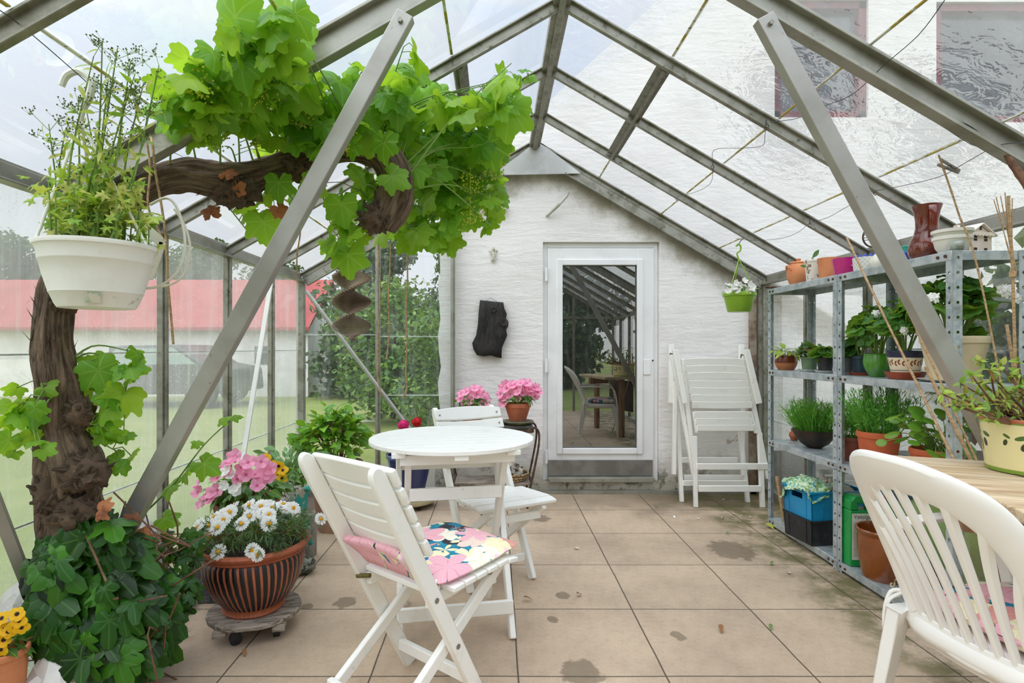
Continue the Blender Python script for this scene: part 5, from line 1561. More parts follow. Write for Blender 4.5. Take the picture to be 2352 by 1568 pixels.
# blue pot with two geraniums on a beige dolly
BLUE = M('cobalt_glaze', '#1d2f66', .18, 0, '#2a4a8c', 6, .5, .75, .05, 20, coat=.6)
dolly('beige plastic round plant trolley on black wheels under the blue pot', (-.655, 4.30, 0), .19, .062, M('beige_plastic', '#c6b98f', .6, 0, '#b0a27a', 5), (-.9, -2.3, .7, 2.4), False)
gp = potted('geranium_pot', 'tall cobalt blue pot with one pink and one red geranium behind the table', 'potted plant', (-.655, 4.30, .0585), .17, .10, .34, BLUE, .008, .03)
gl = G(); gs = G(); canopy(gl, gs, (0, 0, .29), (0, 0, .38), (.15, .14, .07), 46, GERAN, .06, .09, 8)
for px, py, key in ((927, 976, 'pinkball'), (958, 969, 'redball')):
    q = on_px(gp, px, py, 4.24); tube(gs, cr([V((q.x * .3, q.y * .3, .3)), q * .6 + V((0, 0, .2)), q], 4), .004, 5); put_flower(gp, key, q, (0, -.5, .9), .105 if key[0] == 'p' else .095)
ob('stems', gs, STEMG, gp); ob('foliage', gl, L_GER, gp, smooth=80)

# ---- iron stand by the wall with two petunia pots
IRON = M('rusty_iron', '#4f4038', .7, .5, '#765642', 30, .45, .65, .3, 90)
ps = T('iron_plant_stand', 'low iron stand with curved legs and dark slab top by the house wall', 'plant stand', (-.03, 4.38, 0))
g = G(); box(g, (0, 0, .60), (.61, .30, .025)); ob('slab', g, M('dark_slab', '#4d4b48', .7, 0, '#383634', 8, bump=.3), ps, bevel=.004)
g = G()
for x in (-.3, .3): bar(g, (x, -.15, .575), (x, .15, .575), .02, .02)
for y in (-.15, .15): bar(g, (-.3, y, .575), (.3, y, .575), .02, .025)
ob('top_frame', g, IRON, ps)
for s in (-1, 1):
    for y in (-.15, .13):
        g = G(); tube(g, cr([(s * .27, y, .585), (s * .315, y, .60), (s * .345, y, .565), (s * .345, y, .47), (s * .31, y, .28), (s * .275, y, .12), (s * .26, y, .0)], 6), .0085, 8); ob('leg', g, IRON, ps)
    g = G(); tube(g, [(s * .29, -.15, .19), (s * .29, .13, .19)], .007, 6); ob('side_rod', g, IRON, ps)
g = G(); box(g, (0, 0, .178), (.57, .26, .018)); ob('lower_shelf', g, DW, ps, bevel=.003)
wb = T('wicker_basket', 'small wicker basket of birch sticks on the lower shelf of the iron stand', 'basket', (.12, 4.35, .188))
g = G(); lathe(g, [(0, 0), (.10, 0), (.125, .03), (.13, .06), (.12, .06), (.11, .02), (0, .015)], 28, fn=lambda r, z, a: r * (1 + .03 * math.sin(a * 18 + z * 200))); ob('basket', g, CANE, wb)
BIR = M('birch_bark', '#d8d2c6', .85, 0, '#5b4b40', 20, .5, .56)
for k in range(7):
    a = Matrix.Rotation(rnd.uniform(-.4, .4), 3, 'Z'); x = rnd.uniform(-.07, .07); y = rnd.uniform(-.05, .05); z = .045 + .028 * (k // 2)
    g = G(); tube(g, [V((x, y, z)) + a @ V((0, -.07, 0)), V((x, y, z)) + a @ V((0, .07, 0))], .017, 10)
    s = ob('birch_stick', g, BIR, None); s.location = wb.location; tag(s, 'birch stick lying in the small wicker basket', 'stick', 'birch sticks in the wicker basket')
PETS = [((.163, 4.34, .6405), .095, .062, .135, 'terracotta pot of pink petunias on a green saucer near the door'), ((-.185, 4.40, .6135), .10, .07, .14, 'terracotta pot of pink petunias behind the back of the far chair')]
g = G(); lathe(g, [(0, 0), (.09, 0), (.105, .006), (.124, .024), (.122, .028), (.115, .026), (.095, .010), (0, .008)], 36); so = ob('plant_saucer', g, [M('green_glaze', '#5c5f44', .3, 0, '#74734f', 8)], None); so.location = (.163, 4.34, .613)
tag(so, 'dark green glazed saucer under the petunia pot near the door', 'saucer')
for (loc, rt, rb, h, lab), n, spots in zip(PETS, (22, 13), (((1165, 893), (1180, 885), (1195, 880), (1205, 890), (1190, 900), (1172, 905), (1215, 895), (1225, 890), (1232, 890), (1228, 910), (1160, 915), (1155, 925), (1150, 905), (1187, 912), (1175, 885), (1210, 880), (1200, 902), (1220, 902), (1185, 892), (1235, 900), (1162, 882), (1155, 890)), ((1060, 905), (1070, 900), (1090, 892), (1100, 895), (1085, 900), (1105, 905), (1112, 908), (1095, 905), (1070, 925), (1058, 915), (1112, 930), (1078, 920), (1116, 915)))):
    t_ = potted('petunia_pot', lab, 'potted plant', loc, rt, rb, h, TERRA, .006, .032)
    gl = G(); gs = G(); canopy(gl, gs, (0, 0, h * .8), (0, 0, h + .035), (.13, .11, .075), 120, OVATE, .035, .055, 10)
    ob('stems', gs, STEMG, t_); ob('foliage', gl, L_IMP, t_, smooth=80)
    cx = sum(s[0] for s in spots) / len(spots)
    for px, py in spots: put_flower(t_, 'petunia', on_px(t_, px, py, loc[1] - .10 + abs(px - cx) * .0012 + rnd.uniform(-.02, .02)), V(((px - cx) * .016, -.85, .45)) + rv(.25), rnd.uniform(.07, .085))

# ---- corner bottom left
yp = potted('pansy_pot', 'terracotta pot of yellow pansies cut by the left photo edge', 'potted plant', (-1.50, 1.72, 0), .068, .05, .29, TERRAL, .005, .02)
gl = G(); gs = G(); canopy(gl, gs, (0, 0, .22), (0, 0, .29), (.07, .07, .05), 40, OVATE, .04, .06, 6)
ob('foliage', gl, L_IMP, yp, smooth=80)
for px, py in ((5, 1420), (45, 1425), (35, 1440), (50, 1440), (10, 1445), (8, 1470), (5, 1490), (20, 1450), (40, 1410)):
    q = on_px(yp, px, py, 1.68); tube(gs, cr([V((0, 0, .25)), q * .6 + V((0, 0, .1)), q], 3), .0018, 4); put_flower(yp, 'pansy', q, V((.3, -.9, .3)) + rv(.3), .045)
ob('stems', gs, STEMG, yp)
WST = M('white_stone', '#dcdad5', .8, 0, '#b3aca2', 3, .45, .65, .4, 12)
for loc, r, l, s in (((-1.385, 1.79, 0), (.075, .07, .225), 'white jagged stone at the foot of the ivy', 3), ((-1.46, 1.86, 0), (.04, .04, .17), 'small white stone between pansy pot and jagged stone', 8)):
    t_ = T('white_rock', l, 'stone', loc); g = G(); blob(g, (0, 0, r[2] * .5), (r[0], r[1], r[2] * .5), .28, 2.2, 8, seed=s); ob('stone_body', g, WST, t_, smooth=20)

# ================================================================ HANGING THINGS
HPW = M('old_white_plastic', '#ecebe5', .4, 0, '#dedcd2', 4, .5, .75, .04, 60, col3='#b9b49c', sc3=16, lo3=.66, hi3=.76)
hpY = 1.65; hk = P(235, 640, hpY); HX = P(224, 700, hpY).x; r0 = 121 * hpY / FP; zt = P(0, 563, hpY).z; zb = P(0, 708, hpY).z; hh_ = zt - zb
hp = T('hanging_pot', 'large white plastic hanging pot with tall flowering lovage at upper left', 'hanging pot', (HX, hpY, zb))
g = G(); lathe(g, [(0, .006), (r0 * .5, .004), (r0 * .62, 0), (r0 * .66, .01), (r0 * .74, hh_ * .22), (r0 * .755, hh_ * .23), (r0 * .755, hh_ * .25), (r0 * .84, hh_ * .5), (r0 * .89, hh_ * .70), (r0 * .905, hh_ * .71), (r0 * .91, hh_ * .73), (r0 * .93, hh_ * .86), (r0 * .97, hh_ * .93), (r0 * .99, hh_ * .93), (r0, hh_ * .965), (r0 * .995, hh_), (r0 * .95, hh_), (r0 * .9, hh_ * .9), (r0 * .8, hh_ * .5)], 56)
ob('pot', g, HPW, hp, smooth=50)
g = G(); lathe(g, [(0, hh_ * .88), (r0 * .6, hh_ * .88), (r0 * .91, hh_ * .82)], 24); ob('soil', g, SOIL, hp)
g = G(); a = R(-60); d_ = V((math.cos(a), math.sin(a), 0)); s_ = V((-d_.y, d_.x, 0)); q = d_ * r0 * .745 + V((0, 0, hh_ * .12)); q2 = d_ * r0 * .69 + V((0, 0, hh_ * .06))
plate(g, [d_ * r0 * .70 + s_ * .018 + V((0, 0, hh_ * .05)), d_ * r0 * .70 - s_ * .018 + V((0, 0, hh_ * .05)), d_ * r0 * .745 - s_ * .018 + V((0, 0, hh_ * .2)), d_ * r0 * .745 + s_ * .018 + V((0, 0, hh_ * .2))], d_ * .002); ob('torn_sticker', g, M('torn_sticker', '#cfc8b4', .8, 0, '#8fae8c', 60), hp)
HOOK = M('clear_white_plastic', '#dcdcd2', .35)
w0, w1 = P(60, 68, 1.42), P(345, 315, 2.04); wq = w0.lerp(w1, .34) - V(hp.location)
g = G(); tube(g, cr([wq + V((-.05, .0, -.03)), wq + V((-.035, 0, .0)), wq + V((0, 0, .012)), wq + V((.035, 0, -.015)), wq + V((.03, 0, -.06)), wq + V((.01, 0, -.10)), wq + V((.005, 0, -.135))], 6), [.009, .010, .011, .011, .011, .009, .006], 8); hkp = wq + V((.005, 0, -.13)); ob('hook', g, HOOK, hp)
for k in range(3):
    a = R(-122 + k * 120); e = V((math.cos(a) * r0 * .96, math.sin(a) * r0 * .96, hh_ * .97)); g = G(); tube(g, cr([hkp, hkp.lerp(e, .5), e], 12), .0042, 8, fn=lambda i, k2, r, L, a2: r * (1 + .2 * math.sin(L * 700 + a2))); ob('cord', g, FLW, hp)
gl = G(); gs = G(); gu = G()
for k in range(46):        # leafy base
    a = rnd.uniform(0, 6.283); r_ = rnd.uniform(.02, .9) * r0; q = V((math.cos(a) * r_, math.sin(a) * r_, hh_ * .85)); e = q * rnd.uniform(1., 1.15) + V((0, 0, rnd.uniform(.04, .20)))
    tube(gs, cr([q, q.lerp(e, .5), e], 3), [.0028, .0016], 5)
    for _ in range(8):
        q_ = e + rv(.022) - V((0, 0, rnd.uniform(0, .08)))
        if q_.z < hh_ and math.hypot(q_.x, q_.y) > r0 * .8: continue
        leaf(gl, PARSL[0], q_, rv() + V((math.cos(a), math.sin(a), .2)), rv(.4) + V((0, -.5, .8)), rnd.uniform(.035, .06))
for tx, ty, bx in ((235, 95, 150), (270, 110, 165), (300, 140, 215), (215, 130, 170), (310, 170, 240), (330, 190, 260), (112, 285, 150), (180, 220, 165), (250, 170, 210), (365, 150, 270), (340, 260, 280), (150, 300, 140), (285, 230, 230), (200, 260, 190)):
    Yt = under(tx, ty, 1.66, .07); top = P(tx, ty, Yt) - V(hp.location); bq = V(((bx - 220) * hpY / FP * .9, rnd.uniform(-.08, .08), hh_ * .85)); mid = bq.lerp(top, .55) + V((rnd.uniform(-.03, .03), 0, 0))
    st = cr([bq, bq.lerp(mid, .5), mid, top], 6); tube(gs, st, [.0042, .0032, .0014], 6)
    for i in range(5, len(st) - 1):
        if rnd.random() < .75:
            for _ in range(2 if i > 13 else 3): leaf(gl, LANCE[0] if i > 10 else PARSL[0], st[i] + rv(.012), rv() + V((0, 0, .5)), rv(.3) + V((0, -.8, .4)), rnd.uniform(.03, .05))
    for _ in range(5):     # umbels
        b0 = st[rnd.randrange(len(st) - 6, len(st))]; e0 = b0 + V((rnd.uniform(-.05, .05), rnd.uniform(-.03, .03), rnd.uniform(.01, .05))); tube(gs, [b0, e0], .0008, 4, cap=False)
        for _ in range(9):
            e = e0 + V((rnd.gauss(0, .012), rnd.gauss(0, .012), rnd.gauss(.004, .006))); tube(gs, [e0 - V((0, 0, .01)), e], .0005, 3, cap=False); tube(gu, [e, e + V((.002, 0, .003))], .0022, 4)
ob('stems', gs, STEMG, hp); ob('foliage', gl, L_CEL, hp, smooth=80); ob('seed_heads', gu, M('umbel_seed', '#5f6b3a', .8), hp)['kind'] = 'stuff'

WIRE = M('steel_wire', '#57575a', .5, .7)
JUTE = M('jute', '#b79a72', .9, 0, '#8f744f', 60)
def cable(name, pts, r, m, lab, cat='wire', n=6, grp=None, k=6):
    g = G(); tube(g, cr(pts, k), r, n); o = ob(name, g, m, None, smooth=60); return tag(o, lab, cat, grp)


cable('support_wire', [P(-40, 10, 1.25), w0, w1, P(420, 360, 2.35)], .0013, WIRE, 'thin wire under the left roof holding the white hanging pot')
g = G(); tube(g, cr([w0 + V((-.008, 0, .03)), w0 + V((-.012, 0, .0)), w0 + V((0, 0, -.012)), w0 + V((.012, 0, .002)), w0 + V((.006, 0, .016))], 5), .003, 6); tag(ob('wire_eye', g, WIRE), 'steel eye on the upper left rafter that holds the support wire', 'hook')
# jute twine
cable('jute_twine', [P(345, 312, 2.0), P(350, 330, 1.95), P(358, 400, 1.95), P(372, 480, 1.96), P(382, 560, 1.97), P(385, 640, 1.97), P(392, 720, 1.97), P(398, 790, 1.97)], .0042, JUTE, 'brown jute twine hanging right of the white hanging pot', 'twine', 7)
cable('jute_twine', [P(338, 330, 1.93), P(345, 390, 1.93), P(340, 470, 1.93), P(360, 520, 1.94), P(380, 560, 1.94)], .0036, JUTE, 'short jute twine looped above the rim of the white hanging pot', 'twine', 7)
cable('jute_twine', [P(683, 480, 2.2), P(690, 530, 2.2), P(682, 590, 2.2), P(684, 650, 2.2)], .003, JUTE, 'jute twine hanging beside the left diagonal brace', 'twine', 7)
for pts_, l in (([(868, 560), (872, 640), (873, 690), (869, 770), (868, 840), (868, 870), (876, 905), (874, 910)], 'jute twine with a knot hanging before the end post'), ([(897, 560), (896, 620), (892, 690), (894, 760), (888, 825)], 'frayed jute twine right of the end post'), ([(934, 560), (936, 640), (933, 710), (935, 780), (932, 850), (934, 890), (926, 915)], 'jute twine ending lowest before the garden bush')):
    pp = [P(x, y, 3.2) for x, y in pts_]; cable('jute_twine', pp, .0045, JUTE, l, 'twine', 7)
# stiff white rusty cable loops and bracket beside the hanging pot
RUSTW = M('rusty_white_metal', '#e4e0d2', .5, .1, '#a06a3c', 22, .6, .7)
cable('cable_loop', [P(345, 470, 1.80), P(385, 455, 1.8), P(412, 490, 1.8), P(425, 560, 1.8), P(410, 620, 1.8), P(370, 655, 1.8), P(335, 662, 1.8)], .0045, RUSTW, 'rusty white stiff cable looping right of the white hanging pot', 'cable')
cable('cable_loop', [P(400, 480, 1.85), P(425, 520, 1.85), P(437, 570, 1.85), P(428, 620, 1.85), P(400, 650, 1.85), P(355, 660, 1.85)], .004, RUSTW, 'outer rusty white cable loop crossing before the glass', 'cable')
g = G(); bar(g, P(330, 520, 1.86), P(375, 560, 1.86), .03, .004, (0, 1, 0)); bar(g, P(374, 556, 1.86), P(345, 640, 1.86), .022, .004, (0, 1, 0)); tag(ob('rusty_bracket', g, RUSTW, None, bevel=.001), 'bent rusty white metal bracket behind the rim of the hanging pot', 'bracket')

# wooden wind spinner
WSP = M('spinner_wood', '#9c8a78', .7, 0, '#6c5546', 4, .4, .65, .2, 40, (1, 6, 6), col3='#5a4436', sc3=9)
ws = T('wind_spinner', 'spiral wind spinner of thin brown wooden slats hanging before the end glass', 'wind spinner', P(808, 782, 3.3)); L_ = 62
g = G(); hw = 44 * 3.3 / FP; plate(g, [(-hw, -.011, 0), (-hw * .6, -.016, 0), (hw * .6, -.016, 0), (hw, -.011, 0), (hw, .011, 0), (hw * .6, .016, 0), (-hw * .6, .016, 0), (-hw, .011, 0)], (0, 0, .0052)); s0 = ob('slat', g, WSP, ws)
ZT_ = .435
for i in range(L_):
    z = ZT_ * i / L_; ft = min(1, .78 + i * .02) if i < 20 else (1 if i < 54 else 1 - (i - 53) * .07)
    mt = Matrix.Translation((0, 0, z)) @ Matrix.Rotation(R(92 + 8.9 * i), 4, 'Z') @ Matrix.Diagonal((ft, 1, 1, 1))
    if i == 0: s0.matrix_local = mt
    else: inst('slat', s0, ws, mt)
g = G(); tube(g, [(0, 0, -.012), (0, 0, ZT_ + .01), (0, 0, ZT_ + .22)], .0022, 6); ob('rod', g, WIRE, ws)

# green hanging pot with white flowers
gh = T('hanging_pot', 'small lime green hanging pot with white flowers at the right end of the wall', 'hanging pot', P(1698, 716, 4.0)); r0 = 36 * 4 / FP; h0 = 44 * 4 / FP
g = G(); lathe(g, [(0, 0), (r0 * .68, 0), (r0 * .72, .004), (r0 * .92, h0 * .75), (r0 * .94, h0 * .8), (r0 * 1.02, h0 * .82), (r0 * 1.02, h0 * .97), (r0 * .96, h0), (r0 * .9, h0 * .9), (r0 * .8, h0 * .5)], 40); ob('pot', g, M('lime_plastic', '#8fba33', .35, 0, '#7da82a', 5), gh)
g = G(); lathe(g, [(0, h0 * .86), (r0 * .93, h0 * .84)], 24); ob('soil', g, SOIL, gh)
tp = P(1697, 575, 4.0) - V(gh.location); g = G(); LIM = D.materials['lime_plastic']
tube(g, cr([tp + V((-.02, 0, .03)), tp + V((-.005, 0, .045)), tp + V((.012, 0, .03)), tp + V((.01, 0, .0)), tp + V((-.012, 0, -.02)), tp + V((-.005, 0, -.05)), tp + V((0, 0, -.07))], 5), .006, 8); ob('hook', g, LIM, gh)
for k in range(3):
    a = R(-30 + 120 * k); g = G(); tube(g, [tp - V((0, 0, .06)), (math.cos(a) * r0, math.sin(a) * r0, h0 * .9)], .003, 6); ob('hanger_strand', g, LIM, gh)
gl = G(); gs = G(); canopy(gl, gs, (0, 0, h0 * .8), (0, 0, h0 + .02), (.1, .1, .05), 50, OVATE, .03, .045, 6); ob('stems', gs, STEMG, gh); ob('foliage', gl, L_IMP, gh, smooth=80)
for px, py in ((1673, 655), (1685, 660), (1680, 668), (1700, 655), (1712, 658), (1722, 652), (1730, 660), (1718, 668), (1695, 668), (1727, 668), (1672, 668), (1690, 650), (1710, 645)): put_flower(gh, 'petunia_white', on_px(gh, px, py, 3.9), V((0, -.8, .5)) + rv(.35), .05)
cable('wire_hook', [P(1712, 545, 4.03), P(1702, 552, 4.02), P(1697, 560, 4.0), P(1692, 566, 4.0)], .003, WIRE, 'wire hook on the rafter holding the green hanging pot', 'hook')

# ---- wall pieces
WYF = HW - .001
pq = T('driftwood_plaque', 'charred black slab of driftwood hung on the white wall left of the door', 'wall ornament', P(1127, 822, HW - .02))
OUT = [(1103, 690), (1140, 694), (1156, 695), (1158, 708), (1164, 722), (1162, 733), (1168, 740), (1167, 750), (1162, 758), (1165, 770), (1160, 782), (1153, 798), (1152, 812), (1152, 822), (1140, 820), (1128, 816), (1110, 818), (1096, 815), (1088, 802), (1085, 788), (1094, 770), (1098, 745), (1100, 715)]
m = M('charred_wood', '#2b2724', .75, 0, '#171513', 6, .4, .6, 1, 12, (3, 1, .8), bd=.02, col3='#5a534c', sc3=22, lo3=.6, hi3=.75)
g = G(); vs = []; C0 = P(1128, 757, HW)
for ring, (s, dy) in enumerate(((1, -.012), (1, -.05), (.94, -.062), (.7, -.074), (.4, -.07))):
    for px, py in OUT:
        q = P(px, py, HW); q = C0 + (q - C0) * s; q.y = HW + dy - .006 * NZ.noise(q * 18) * ring; vs.append(q)
n_ = len(OUT); vs.append(C0 + V((0, -.07, 0)))
fs = [(r_ * n_ + (i + 1) % n_, r_ * n_ + i, r_ * n_ + n_ + i, r_ * n_ + n_ + (i + 1) % n_) for r_ in range(4) for i in range(n_)] + [(4 * n_ + (i + 1) % n_, 4 * n_ + i, 5 * n_) for i in range(n_)] + [tuple(range(n_))]
g.add(vs, fs); ob('slab', g, m, pq, world=True, smooth=50)
for px, py, r_ in ((1157, 741, .028), (1133, 712, .020)):
    g = G(); q = P(px, py, HW - .07); tube(g, [q + V((0, .02, 0)), q, q - V((0, .018, 0)), q - V((0, .010, 0))], [r_ * 1.4, r_ * 1.2, r_, r_ * .5], 12); ob('knot', g, m, pq, world=True)
g = G(); tube(g, [P(1113, 692, HW - .03), P(1128, 684, HW - .01), P(1145, 695, HW - .03)], .0015, 4); ob('hanging_string', g, WIRE, pq, world=True)
ch = T('cherub_figurine', 'tiny white plaster cherub fixed on the wall above the black plaque', 'wall ornament', P(1133, 600, HW - .012)); g = G(); PLA = M('plaster', '#d9d5c9', .8, 0, '#b5b0a2', 30)
tube(g, cr([(0, 0, .015), (.004, 0, .04), (-.004, 0, .065), (.0, 0, .085)], 4), [.010, .017, .016, .008], 10); blob(g, (.0, -.004, .10), (.014, .013, .016), .1, 3, 6)
for s in (-1, 1): tube(g, cr([(s * .008, 0, .03), (s * .012, -.004, .012), (s * .008, 0, -.008)], 3), [.009, .008, .004], 8); tube(g, cr([(s * .014, -.004, .075), (s * .02, -.008, .06), (s * .006, -.014, .056)], 3), [.006, .006, .004], 6)
ob('body', g, PLA, ch)
for s in (-1, 1):
    g = G(); leaf(g, ovate(4, .5, .2, .2), (s * .008, .006, .075), (s * .8, .1, .6), (0, -1, .1), .045); ob('wing', g, PLA, ch, solid=.003)
cable('bent_pipe', [P(1306, 440, HW - .09), P(1300, 452, HW - .085), P(1278, 476, HW - .05), P(1262, 490, HW - .03), P(1256, 496, HW)], .012, M('pipe_white', '#cfccc6', .7, 0, '#aaa69c', 12), 'bent whitewashed pipe sticking out of the wall above the door', 'pipe', 10)
g = G(); box(g, P(1136, 476, HW - .03), (.21, .07, .05)); tag(ob('wall_brick', g, WALLM, None, bevel=.008), 'whitewashed brick jutting from the wall under the vine', 'brick')
# ================================================================ THINGS ON THE SHELVES
def slot(x0, x1, X):
    "distance and width of a thing that stands at X across and spans x0..x1 in the photograph"
    Y = X * FP / ((x0 + x1) / 2 - 1140)
    return Y, (x1 - x0) * Y / FP


def ztop(py, Y): return EYE - (py - 797) * Y / FP


def shelfpot(name, label, x0, x1, top, X, zs, mat, taper=.75, lip=.003, liph=.015, belly=0, plant=True, raise_=0, group=None, soil=.85, cat='potted plant'):
    Y, w = slot(x0, x1, X); h = ztop(top, Y) - zs - raise_
    rt = w / 2 - lip
    if plant: return potted(name, label, cat, (X, Y, zs + raise_), rt, rt * taper, h, mat, lip, liph, belly, group), rt, h
    t_ = T(name, label, cat, (X, Y, zs + raise_), 0, group); ob('pot_body', potg(rt, rt * taper, h, lip, liph, belly=belly), mat, t_, smooth=50)
    return t_, rt, h


def saucer(label, loc, r, mat, h=.018, square=False):
    g = G()
    if square:
        for z0, z1, s in ((0, .004, .85),): box(g, (0, 0, .002), (2 * r * .85, 2 * r * .85, .004))
        for a in range(4):
            R4 = Matrix.Rotation(a * math.pi / 2, 3, 'Z'); plate(g, [R4 @ V(q) for q in ((-r * .85, -r * .85, 0), (r * .85, -r * .85, 0), (r, -r, h), (-r, -r, h))], R4 @ V((0, .004, 0)))
    else: lathe(g, [(0, 0), (r * .8, 0), (r, h), (r * .97, h), (r * .78, .004), (0, .004)], 32)
    o = ob('plant_saucer', g, mat, None); o.location = loc
    return tag(o, label, 'saucer')


def simple_leaves(t_, r, h, z0, n, tms, s0, s1, lm, rad=None, nst=8, up=.6, sm=STEMG, stemr=.0025, tipdn=.3):
    gl = G(); gs = G(); rad = rad or (r * 1.5, r * 1.5, h)
    canopy(gl, gs, (0, 0, z0), (0, 0, z0 + h * .55), rad, n, tms, s0, s1, nst, up, tipdn, stemr)
    ob('stems', gs, sm, t_); ob('foliage', gl, lm, t_, smooth=80)


Z1, Z2, Z3, Z4 = [z + .0005 for z in ZS]
# ---- top shelf
Y, w = slot(1809, 1859, 1.965); h = ztop(594, Y) - Z1; r = w / 2
jr = T('lidded_jar', 'round terracotta jar with lid at the wall end of the top shelf', 'jar', (1.965, Y, Z1))
g = G(); lathe(g, [(0, 0), (r * .6, 0), (r * .85, h * .2), (r, h * .42), (r * .95, h * .62), (r * .72, h * .80), (r * .66, h * .82)], 36)
ob('jar_body', g, TERRAL, jr); g = G(); lathe(g, [(r * .70, h * .82), (r * .74, h * .85), (r * .6, h * .885), (r * .2, h * .90), (r * .16, h * .93), (r * .22, h * .98), (r * .15, h), (0, h)], 36); ob('lid', g, TERRAL, jr)
for s in (-1, 1):
    g = G(); a0 = R(-105); c0 = V((math.cos(a0 + s * 1.3), math.sin(a0 + s * 1.3), 0)); tube(g, cr([V((math.cos(a0 + s * (1.3 + d)), math.sin(a0 + s * (1.3 + d)), 0)) * r * q + V((0, 0, h * z)) for d, q, z in ((-.45, .93, .58), (-.2, 1.02, .72), (.2, 1.02, .72), (.45, .93, .58))], 4), .007, 8); ob('ear', g, TERRAL, jr)
SPK = M('flaking_white', '#e4ded2', .85, 0, '#8a6f54', 38, .54, .6)
t_, r, h = shelfpot('christmas_cactus', 'flaking white fluted pot with a small christmas cactus on the top shelf', 1849, 1889, 597, 1.95, Z1, SPK, .78, raise_=.006)
gl = G()
for x, pts in ((0, ((0, 0, .7), (.015, 0, 1.25), (-.01, 0, 1.75), (.03, 0, 2.3))), (1, ((0, 0, .8), (-.04, 0, 1.15), (-.08, 0, 1.2))), (2, ((.0, .0, .8), (-.02, 0, 1.3), (-.03, .0, 1.5)))):
    for a, b_ in zip(pts, pts[1:]):
        a = V((a[0], a[1], a[2] * h * .62)); b_ = V((b_[0], b_[1], b_[2] * h * .62)); leaf(gl, ovate(5, .42, .1, .0, 1.1), a, b_ - a, (.2, -1, .1), (b_ - a).length * 1.1)
ob('flat_stems', gl, L_CACT, t_, smooth=0); saucer('small grey saucer under the flaking white cactus pot', V(t_.location) - V((0, 0, .006)), .055, M('grey_plastic', '#b9bab6', .5), .006)
shelfpot('flower_pot', 'plain terracotta pot between the cactus and the magenta pot', 1880, 1928, 593, 1.945, Z1, TERRAL, .8, .0, plant=False, cat='pot')
MAG = M('magenta_glaze', '#c2187a', .2, 0, '#b3126c', 5, coat=.4)
t_, r, h = shelfpot('flower_pot', 'shiny magenta pot at the front of the top shelf', 1914, 1970, 594, 1.92, Z1, MAG, .78, .0, plant=False, cat='pot')
g = G(); plate(g, [(-.012, -r * .93, h * .52), (.0, -r * .94, h * .49), (.014, -r * .935, h * .53), (.0, -r * .94, h * .56)], (0, -.003, 0)); ob('scuff', g, M('white_scuff', '#e9c9da', .8), t_)
m = D.materials.new('lattice_print'); m.use_nodes = True; t = NT(m.node_tree)
uv = t.n('ShaderNodeSeparateXYZ', Vector=t.coord('UV')); u = t.math('MULTIPLY', uv.outputs[0], 18.); v = t.math('MULTIPLY', uv.outputs[1], 42.)
k = t.math('MINIMUM', t.math('PINGPONG', t.math('ADD', u, v), .5), t.math('PINGPONG', t.math('SUBTRACT', u, v), .5))
b = t.n('ShaderNodeBsdfPrincipled', Base__Color=t.mix(t.ss(k, .03, .06), srgb('#a9a8a2'), srgb('#ebe9e2')), Roughness=.45); t.out(b.outputs[0])
t_, r, h = shelfpot('planter', 'round white planter with a grey diamond lattice on the top shelf', 1962, 2018, 592, 1.925, Z1, m, .9, .0, plant=False, cat='pot')
BLU = M('blue_plastic', '#2f4fc4', .35)
bt = T('blue_spiked_tray', 'blue spiky plastic tray sticking out of the lattice planter', 'tray', V(t_.location) + V((0, 0, h * .56))); g = G(); lathe(g, [(0, 0), (r * .8, 0), (r * .9, h * .42), (r * .86, h * .42), (0, h * .36)], 28)
ob('tray_body', g, M('dark_teal', '#1f6b62', .5), bt)
for k in range(14):
    a = 2 * math.pi * k / 14; g = G(); lathe(g, [(.0085, 0), (.008, .010), (0, .02)], 8, (math.cos(a) * r * .8, math.sin(a) * r * .8, h * .40)); ob('spike', g, BLU, bt)
Y, w = slot(2000, 2046, 1.925); h = ztop(572, Y) - Z1
hn = T('ceramic_hen', 'cream fluted ceramic hen shaped ornament half behind the right diagonal brace', 'ornament', (1.925, Y, Z1)); g = G()
lathe(g, [(0, 0), (w * .34, 0), (w * .46, h * .2), (w * .48, h * .4), (w * .4, h * .6), (w * .2, h * .8), (w * .1, h * .9)], 40, fn=lambda r, z, a: r * (1 + .04 * math.sin(a * 11 + z * 60)))
ob('body', g, M('cream_ceramic', '#ece8d8', .4, 0, '#dcd6c2', 12), hn); g = G(); blob(g, (-.005, -.01, h * .88), (w * .16, w * .17, h * .12), .15, 3, 8); ob('head', g, D.materials['cream_ceramic'], hn)
for lab, x0, x1, top, X, col in (('blue pot in front of the teal one beside the brown jug', 2068, 2098, 579, 1.93, '#3a4fb5'), ('teal green pot standing behind the blue pot and brown jug', 2074, 2104, 564, 2.06, '#2f9c8c'), ('lime green pot seen just right of the diagonal brace on the top shelf', 2063, 2086, 570, 2.08, '#7fbf3f')):
    shelfpot('flower_pot', lab, x0, x1, top, X, Z1, M('glaze_' + col[1:], col, .3), .8, .002, .01, plant=False, cat='pot')
